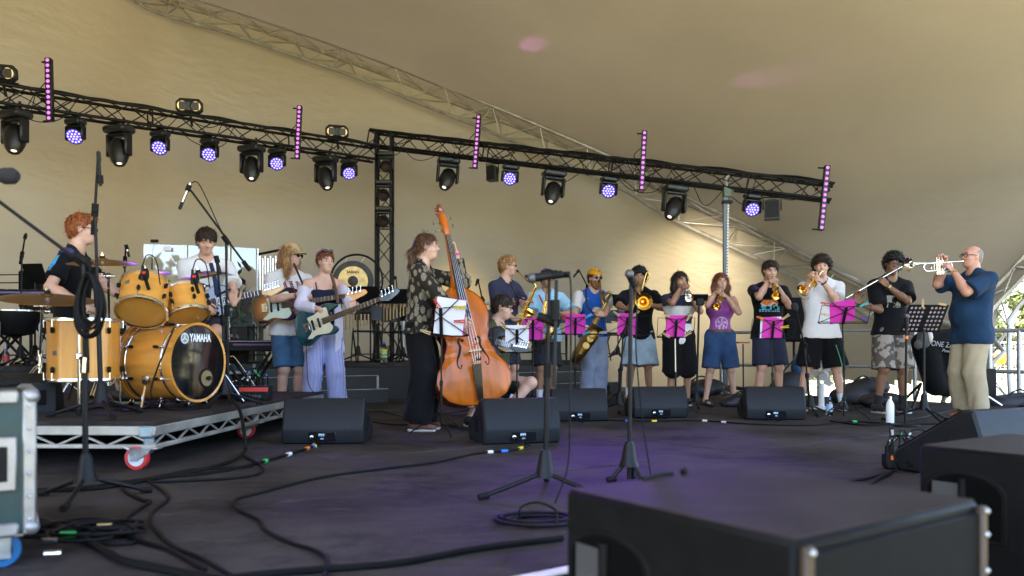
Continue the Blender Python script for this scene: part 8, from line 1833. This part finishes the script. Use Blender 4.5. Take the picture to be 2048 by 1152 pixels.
heap('black soft bag lying behind the man in the skyline tee', 'gig_bag', 'bag', at(1585,10.9)+V(0,0,.24), (.34,.2,.26), bagm, 1); heap('blue and black rucksack leaning at the rail behind the white tee', 'rucksack', 'bag', at(1600,11.1)+V(0,0,.50), (.12,.1,.22), bagb, 2)
heap('black bag on the floor beside the sandals of the girl in purple', 'gig_bag', 'bag', at(1482,9.9)+V(0,0,.08), (.26,.2,.10), bagm, 3); heap('low black bag behind the water bottle', 'gig_bag', 'bag', at(1722,10.4)+V(0,0,.15), (.35,.2,.18), bagm, 4); heap('dark cloth bag behind the flautist', 'gig_bag', 'bag', at(1758,9.7)+V(0,0,.08), (.25,.2,.09), bagm, 6)
heap('black bag at the foot of the platform behind the banded tee', 'gig_bag', 'bag', at(1400,11.3)+V(0,0,.14), (.40,.2,.16), bagm, 8); heap('black bag lying outside the railing post', 'gig_bag', 'bag', P(2036,800,9.9)*V(1,1,0)+V(.1,.2,.05), (.32,.2,.13), bagm, 9)
c = at(1588,11.3); t = thing('loudspeaker', c, 'large black loudspeaker standing behind the man in the skyline tee', 'loudspeaker'); MB().box(P(1588,640,11.3), (.36,.32,.62), None, .02).build('cabinet', subm, t); MB().box(P(1588,640,11.3)+V(0,-.162,0), (.31,.005,.56)).build('grille', grillem, t); rod('pole', P(1588,680,11.3), c+V(0,0,.05), .02, blackmetal, t); tripod(t, c, .4, .3, .5)
# draped equipment and the grey cap
c = P(1868,715,9.3); t = thing('draped_keyboard', V(c[0],9.3,0), 'equipment under a black cloth with white scribbled letters', 'covered equipment'); F = Field(c-V(.42,.35,.62), c+V(.42,.35,.45), .016)
F.add(('c', c+V(-.12,0,.16), c+V(.20,0,.20), .14,.14), .03); F.add(('c', c+V(-.10,0,.1), c+V(.02,0,-.32), .14,.13), .04); F.add(('c', c+V(.18,0,.1), c+V(.14,0,-.36), .13,.10), .04); F.wrinkle(.012, 20, 2); F.build('cloth_cover', c_black, t)
text('ONE ZE', 'lettering', .085, mat('cloth_ink', (.34,.34,.35), .8), t, c+V(-.0,-.165,.15), V(1,-.05,-.12), V(0,0,1), width=.8, shear=.15); text('Power', 'lettering', .05, mat('cloth_ink', (.34,.34,.35), .8), t, c+V(.07,-.165,.075), V(1,-.05,-.12), V(0,0,1), shear=.3)
for a in (-.15,.15): rod('stand_leg', c+V(a,0,-.3), V(c[0]+a*2.2,9.15,.02), .016, blackmetal, t); rod('stand_leg', c+V(-a,0,-.3), V(c[0]-a*2.4,9.45,.02), .016, blackmetal, t)
c = P(1847,678,8.4); t = thing('grey_cap', c, 'grey cap with pale front hanging below the perforated desk', 'cap'); F = Field(c-.16, c+.16, .008); F.add(('e', c, V(.075,.07,.10), np.eye(3)), .01); F.plane(c+V(-.05,0,0), nrm(V(-1,0,.2))); F.build('crown', mat('cap_grey', (.10,.11,.13), .8), t); MB().ell(c+V(-.06,-.01,-.06), V(.035,.06,.05)).build('brim', mat('cap_grey', (.1,.11,.13), .8), t); MB().ell(c+V(.045,-.02,.02), V(.035,.06,.075)).build('front_panel', white, t)
c = P(1975,768,10.3); t = thing('black_post', V(c[0],c[1],0), 'short black post holding the steel guard rail at the corner', 'post'); MB().box(V(c[0],c[1],.18), (.16,.14,.56), None, .01).build('post_body', black, t); rod('stay', V(c[0]-.55,c[1]-.2,.40), V(c[0]-.12,c[1]-.5,.02), .012, silver, t)
c = P(1935,728,10.7); t = thing('laptop_box', c, 'dark box on the low rail behind the beige trousers', 'box'); MB().box(c-V(0,0,.05), (.42,.2,.12), None, .01).box(c+V(-.05,0,.03), (.24,.12,.05), None, .01).build('box_body', mat('box_grey', (.09,.10,.11), .5), t); rod('shelf', c+V(-.3,0,-.13), c+V(.3,0,-.13), .02, galv, t)
# ---------------------------------------------------------------- stage boxes and cables
def stage_box(label, c, yaw, s_, stripe, conns, lettering=None):
    t = thing('stage_box', V(c[0],c[1],c[2]), label, 'stage box'); Rm = rotz(R_(yaw)); L = lambda x, y, z: c+Rm@V(x, y, z)
    MB().box((0,0,s_[2]/2), s_, None, .008).xf(c, Rm).build('box', black, t); MB().box((s_[0]*.12,-s_[1]/2-.001,s_[2]*.78), (s_[0]*.7,.003,s_[2]*.28)).xf(c, Rm).build('stripe', stripe, t)
    if lettering: text(lettering, 'lettering', .045, mat('box_ink', (.16,.17,.17), .5), t, L(.02,-s_[1]/2-.003,s_[2]*.32), Rm@V(1,0,0), V(0,0,1))
    cols = [white, silver, greenp, bluep, white, silver]
    for i in range(conns):
        a = L(-s_[0]*.42+i*s_[0]*.84/max(1, conns-1), random.uniform(-.3,.3)*s_[1], s_[2]); h = random.uniform(.06,.16); d = V(random.uniform(-.25,.25), random.uniform(-.2,.1), 0)
        MB().cone(a, a+V(0,0,.05), .008).build('connector', rubber, t)
        MB().tube(spline([a+V(0,0,.04), a+V(0,0,h)+d*.2, a+d*.7+V(0,0,h*.9), a+d+V(0,-.1,-s_[2]+.006)], 6), .0052, 6).build('patch_cable', cable, t)
        q = a+d*.55+V(0,0,h*.95); MB().cone(a+V(0,0,h*.75)+d*.12, a+V(0,0,h*.95)+d*.2, .0075).build('tape_band', random.choice(cols), t)
    return L
redlit = mat('stripe_red', (.62,.05,.03), .4)
Ls = stage_box('black stage box with a red stripe and looping cables on the riser', G(502,800,RH), 8, V(.33,.22,.12), redlit, 7, 'Evolution')
c = Ls(-.2,-.05,.06); t = thing('multicore_plug', c, 'round multicore plug with pink ring beside the stage box', 'plug'); MB().cone(c+V(-.10,-.02,0), c+V(.02,0,0), .05, .05, 18).build('shell', rubber, t); MB().cone(c+V(-.125,-.022,0), c+V(-.105,-.02,0), .043, .043, 18).build('ring', mat('ring_pink', (.6,.15,.25), .4), t); MB().cone(c+V(-.20,-.03,-.01), c+V(-.12,-.02,0), .022, .03).build('gland', silver, t)
Lp = stage_box('power splitter box with orange plugs near the corner monitor', G(1787,936), -12, V(.11,.10,.085), orange, 5)
rod_ = thing('orange_cable', Lp(.1,0,.08), 'orange cable running from the splitter box to the corner monitor', 'cable'); MB().tube(spline([Lp(.06,0,.08), Lp(.16,.02,.10), Lp(.30,.05,.12), Lp(.42,.10,.05)], 6), .014, 8).build('sheath', orange, rod_)
rj = thing('power_plug', Lp(.12,-.1,.05), 'round black power plug lying beside the splitter box', 'plug'); MB().cone(Lp(.10,-.12,.05), Lp(.20,-.10,.05), .045, .045, 16).cone(Lp(.04,-.16,.05), Lp(.1,-.12,.05), .02, .035).build('plug_body', rubber, rj)
rug = thing('cable_pile', G(180,1075), 'tangled pile of black cables and adaptors by the near boom stand', 'cable pile')
rs = np.random.RandomState(11)
for i in range(12):
    c = G(160+rs.uniform(-60,90), 1075+rs.uniform(-14,14)); r = rs.uniform(.07,.17); MB().tube(spline([c+V(r*math.cos(a)*(1+.3*math.sin(2*a+i)), r*.75*math.sin(a), .010+.010*(i % 4)) for a in np.arange(9)*2*math.pi/9], 4, closed=True), .006, 6, closed=True).build('cable_loop', cable, rug)
for px, py, m in ((195,1053,silver),(85,1083,silver),(120,1070,greenp),(240,1062,rubber),(90,1108,silver)): c = G(px,py,.03); MB().cone(c, c+V(.05,.01,0), .012).build('connector', m, rug)
coil = thing('cable_coil', G(1075,1050), 'flat coil of black cable on the floor under the near microphone stand', 'cable coil')
for i in range(6): c = G(1078+rs.uniform(-8,8),1046+rs.uniform(-4,4)); r = .10+.012*i; MB().tube([c+V(r*1.15*math.cos(a), r*.8*math.sin(a), .010+.007*(i % 3)) for a in np.arange(28)*2*math.pi/28], .006, 6, closed=True).build('cable_loop', cable, coil)
MB().tube(spline([G(1040,1040,.02), P(1042,1015,3.2), P(1075,1005,3.25), P(1110,1020,3.2), G(1112,1050,.02)], 8), .005, 6).build('loose_loop', cable, coil)
def floor_cable(label, pts, r=.008, m=cable, z=0., tapes=()):
    p = [G(x, y, z+r+.002) if len(q) == 0 else P(x, y, q[0]) for x, y, *q in pts]; t = thing('floor_cable', p[0], label, 'cable', 'black cables on the stage floor'); s_ = spline(p, 10)
    MB().tube(s_, r, 7).build('sheath', m, t)
    for f, tm, ln in tapes:
        i = int(f*(len(s_)-3)); d = nrm(s_[i+1]-s_[i]); MB().cone(s_[i]-d*ln/2, s_[i]+d*ln/2, r*1.5, n=10).build('tape_band', tm, t)
floor_cable('long black cable curving from the nearest monitor across the open floor', [(1052,893),(1020,901),(950,907),(870,924),(760,938),(640,955),(520,985),(470,1000),(475,1018),(518,1040),(530,1060),(580,1085),(640,1105),(655,1130),(645,1160)], .008, tapes=((.035,yellow,.06),(.09,bluep,.05),(.12,white,.04)))
floor_cable('thick black cable running straight along the bottom to the subwoofer', [(300,1185),(480,1153),(640,1138),(800,1125),(960,1096),(1125,1076)], .012)
floor_cable('thick black cable crossing from the flight case under the near stand', [(60,1035),(110,1050),(180,1085),(240,1118),(330,1138),(470,1165)], .014)
floor_cable('black cable running past the red riser wheel', [(60,980),(170,975),(300,957),(420,945),(520,925),(620,895),(628,890)], .009, tapes=((.86,orange,.05),(.90,bluep,.03),(.72,greenp,.03),(.78,white,.05),(.96,yellow,.06)))
floor_cable('multicore cable hanging over the riser edge and looping on the floor', [(465,800,5.9),(480,822,5.5),(490,880,5.32),(487,905,5.25),(440,930),(330,952),(200,975),(60,982)], .012)
floor_cable('black cable looping out from under the riser edge', [(488,912),(525,935),(500,952),(400,960),(300,962),(380,940),(470,935),(505,932)], .008)
floor_cable('snaking black cable between the near stand and the riser', [(290,958),(330,985),(335,1000),(310,1020),(300,1040),(320,1070),(350,1095),(400,1115),(460,1150)], .008)
floor_cable('second snaking black cable left of the first', [(236,962),(255,985),(285,1000),(300,1003),(275,1020),(250,1040),(245,1065),(290,1085),(340,1100),(410,1140)], .009)
floor_cable('black cable along the monitors in front of the brass players', [(1110,836),(1240,841),(1300,842),(1400,841),(1500,848),(1620,851),(1700,843),(1800,848),(1900,846),(2000,836)], .007, tapes=((.14,bluep,.05),(.36,white,.05),(.40,white,.05),(.70,greenp,.05),(.24,yellow,.05)))
floor_cable('black cable between the flute stand and the stage corner', [(1660,842),(1740,850),(1830,838),(1900,822),(1960,812),(2005,806),(2060,815)], .008); floor_cable('black cables fanning out from the power splitter to the front', [(1788,942),(1740,955),(1700,962),(1640,975)], .009)
floor_cable('second black cable fanning out from the power splitter', [(1782,945),(1755,958),(1730,972),(1690,990)], .012); floor_cable('thin black cable behind the nearest monitor', [(730,842),(800,850),(860,846),(930,858),(960,875)], .006)
floor_cable('thin cable curling past the double bass endpin', [(700,832),(760,822),(820,835),(900,826),(960,818),(1020,812)], .005); floor_cable('black cable on the riser from the bass drum to the overhead stand', [(300,815),(250,822),(200,815),(150,822),(110,812)], .006, z=RH)
floor_cable('black cable hanging in front of the bass drum shell', [(348,655,5.45),(330,700,5.38),(312,745,5.36),(302,790,5.33),(330,812,5.25)], .006); floor_cable('black cable curling around the crash stand on the riser', [(330,812),(280,806),(230,812),(215,798),(260,795),(330,818),(420,815)], .006, z=RH)
floor_cable('green cable beside the fan and the tall music stand', [(1672,690,9.0),(1684,730,8.9),(1690,770,8.9),(1684,800,8.9),(1690,818)], .005, mat('cable_green', (.02,.28,.10), .5)); floor_cable('black lead hanging from the teal bass guitar', [(612,690,7.9),(614,730,7.9),(618,770,7.95),(640,800,7.9)], .004)
for i, (px, Y, lb) in enumerate(((383,5.5,'small clip microphone on the rim of the smaller tom'),(293,5.4,'small clip microphone on the rim of the larger tom'))):
    a = P(px-(8 if i else -2), 540 if i else 548, Y); t = thing('clip_microphone', a, lb, 'microphone', 'clip microphones on the toms'); capsule(t, a+V(0,0,-.06), a+V(.0,0,.03), 'pencil'); MB().ell(a+V(.025,0,-.03), V(.02,.02,.045)).cone(a+V(.02,0,-.06), a+V(.03,.03,-.13), .012).build('clip', rubber, t); MB().cone(a+V(.01,-.015,-.02), a+V(.03,-.015,-.02), .012).build('red_mark', red, t)
    MB().tube(spline([a+V(0,0,.03), a+V(.03,0,.10), a+V(.09,0,.07), a+V(.12,.0,-.10)], 6), .004, 6).build('cable_tail', cable, t)
t = thing('cowbell_pedal', V(-3.32,5.15,RH), 'black drum monitor wedge on the riser behind the ride stand', 'monitor'); MB().prism([(0,0),(.34,0),(.30,.12),(.16,.26),(.0,.20)], -.2, .2, bev=.012).xf((0,0,0), np.array([[0,0,1.],[1,0,0],[0,1,0]])).xf(V(-3.28,5.35,RH), rotz(R_(20))).build('cabinet', wedgem, t); MB().box((0,.0,.1), (.3,.004,.1)).xf(V(-3.28,5.34,RH), rotz(R_(20))).build('grille', grillem, t)
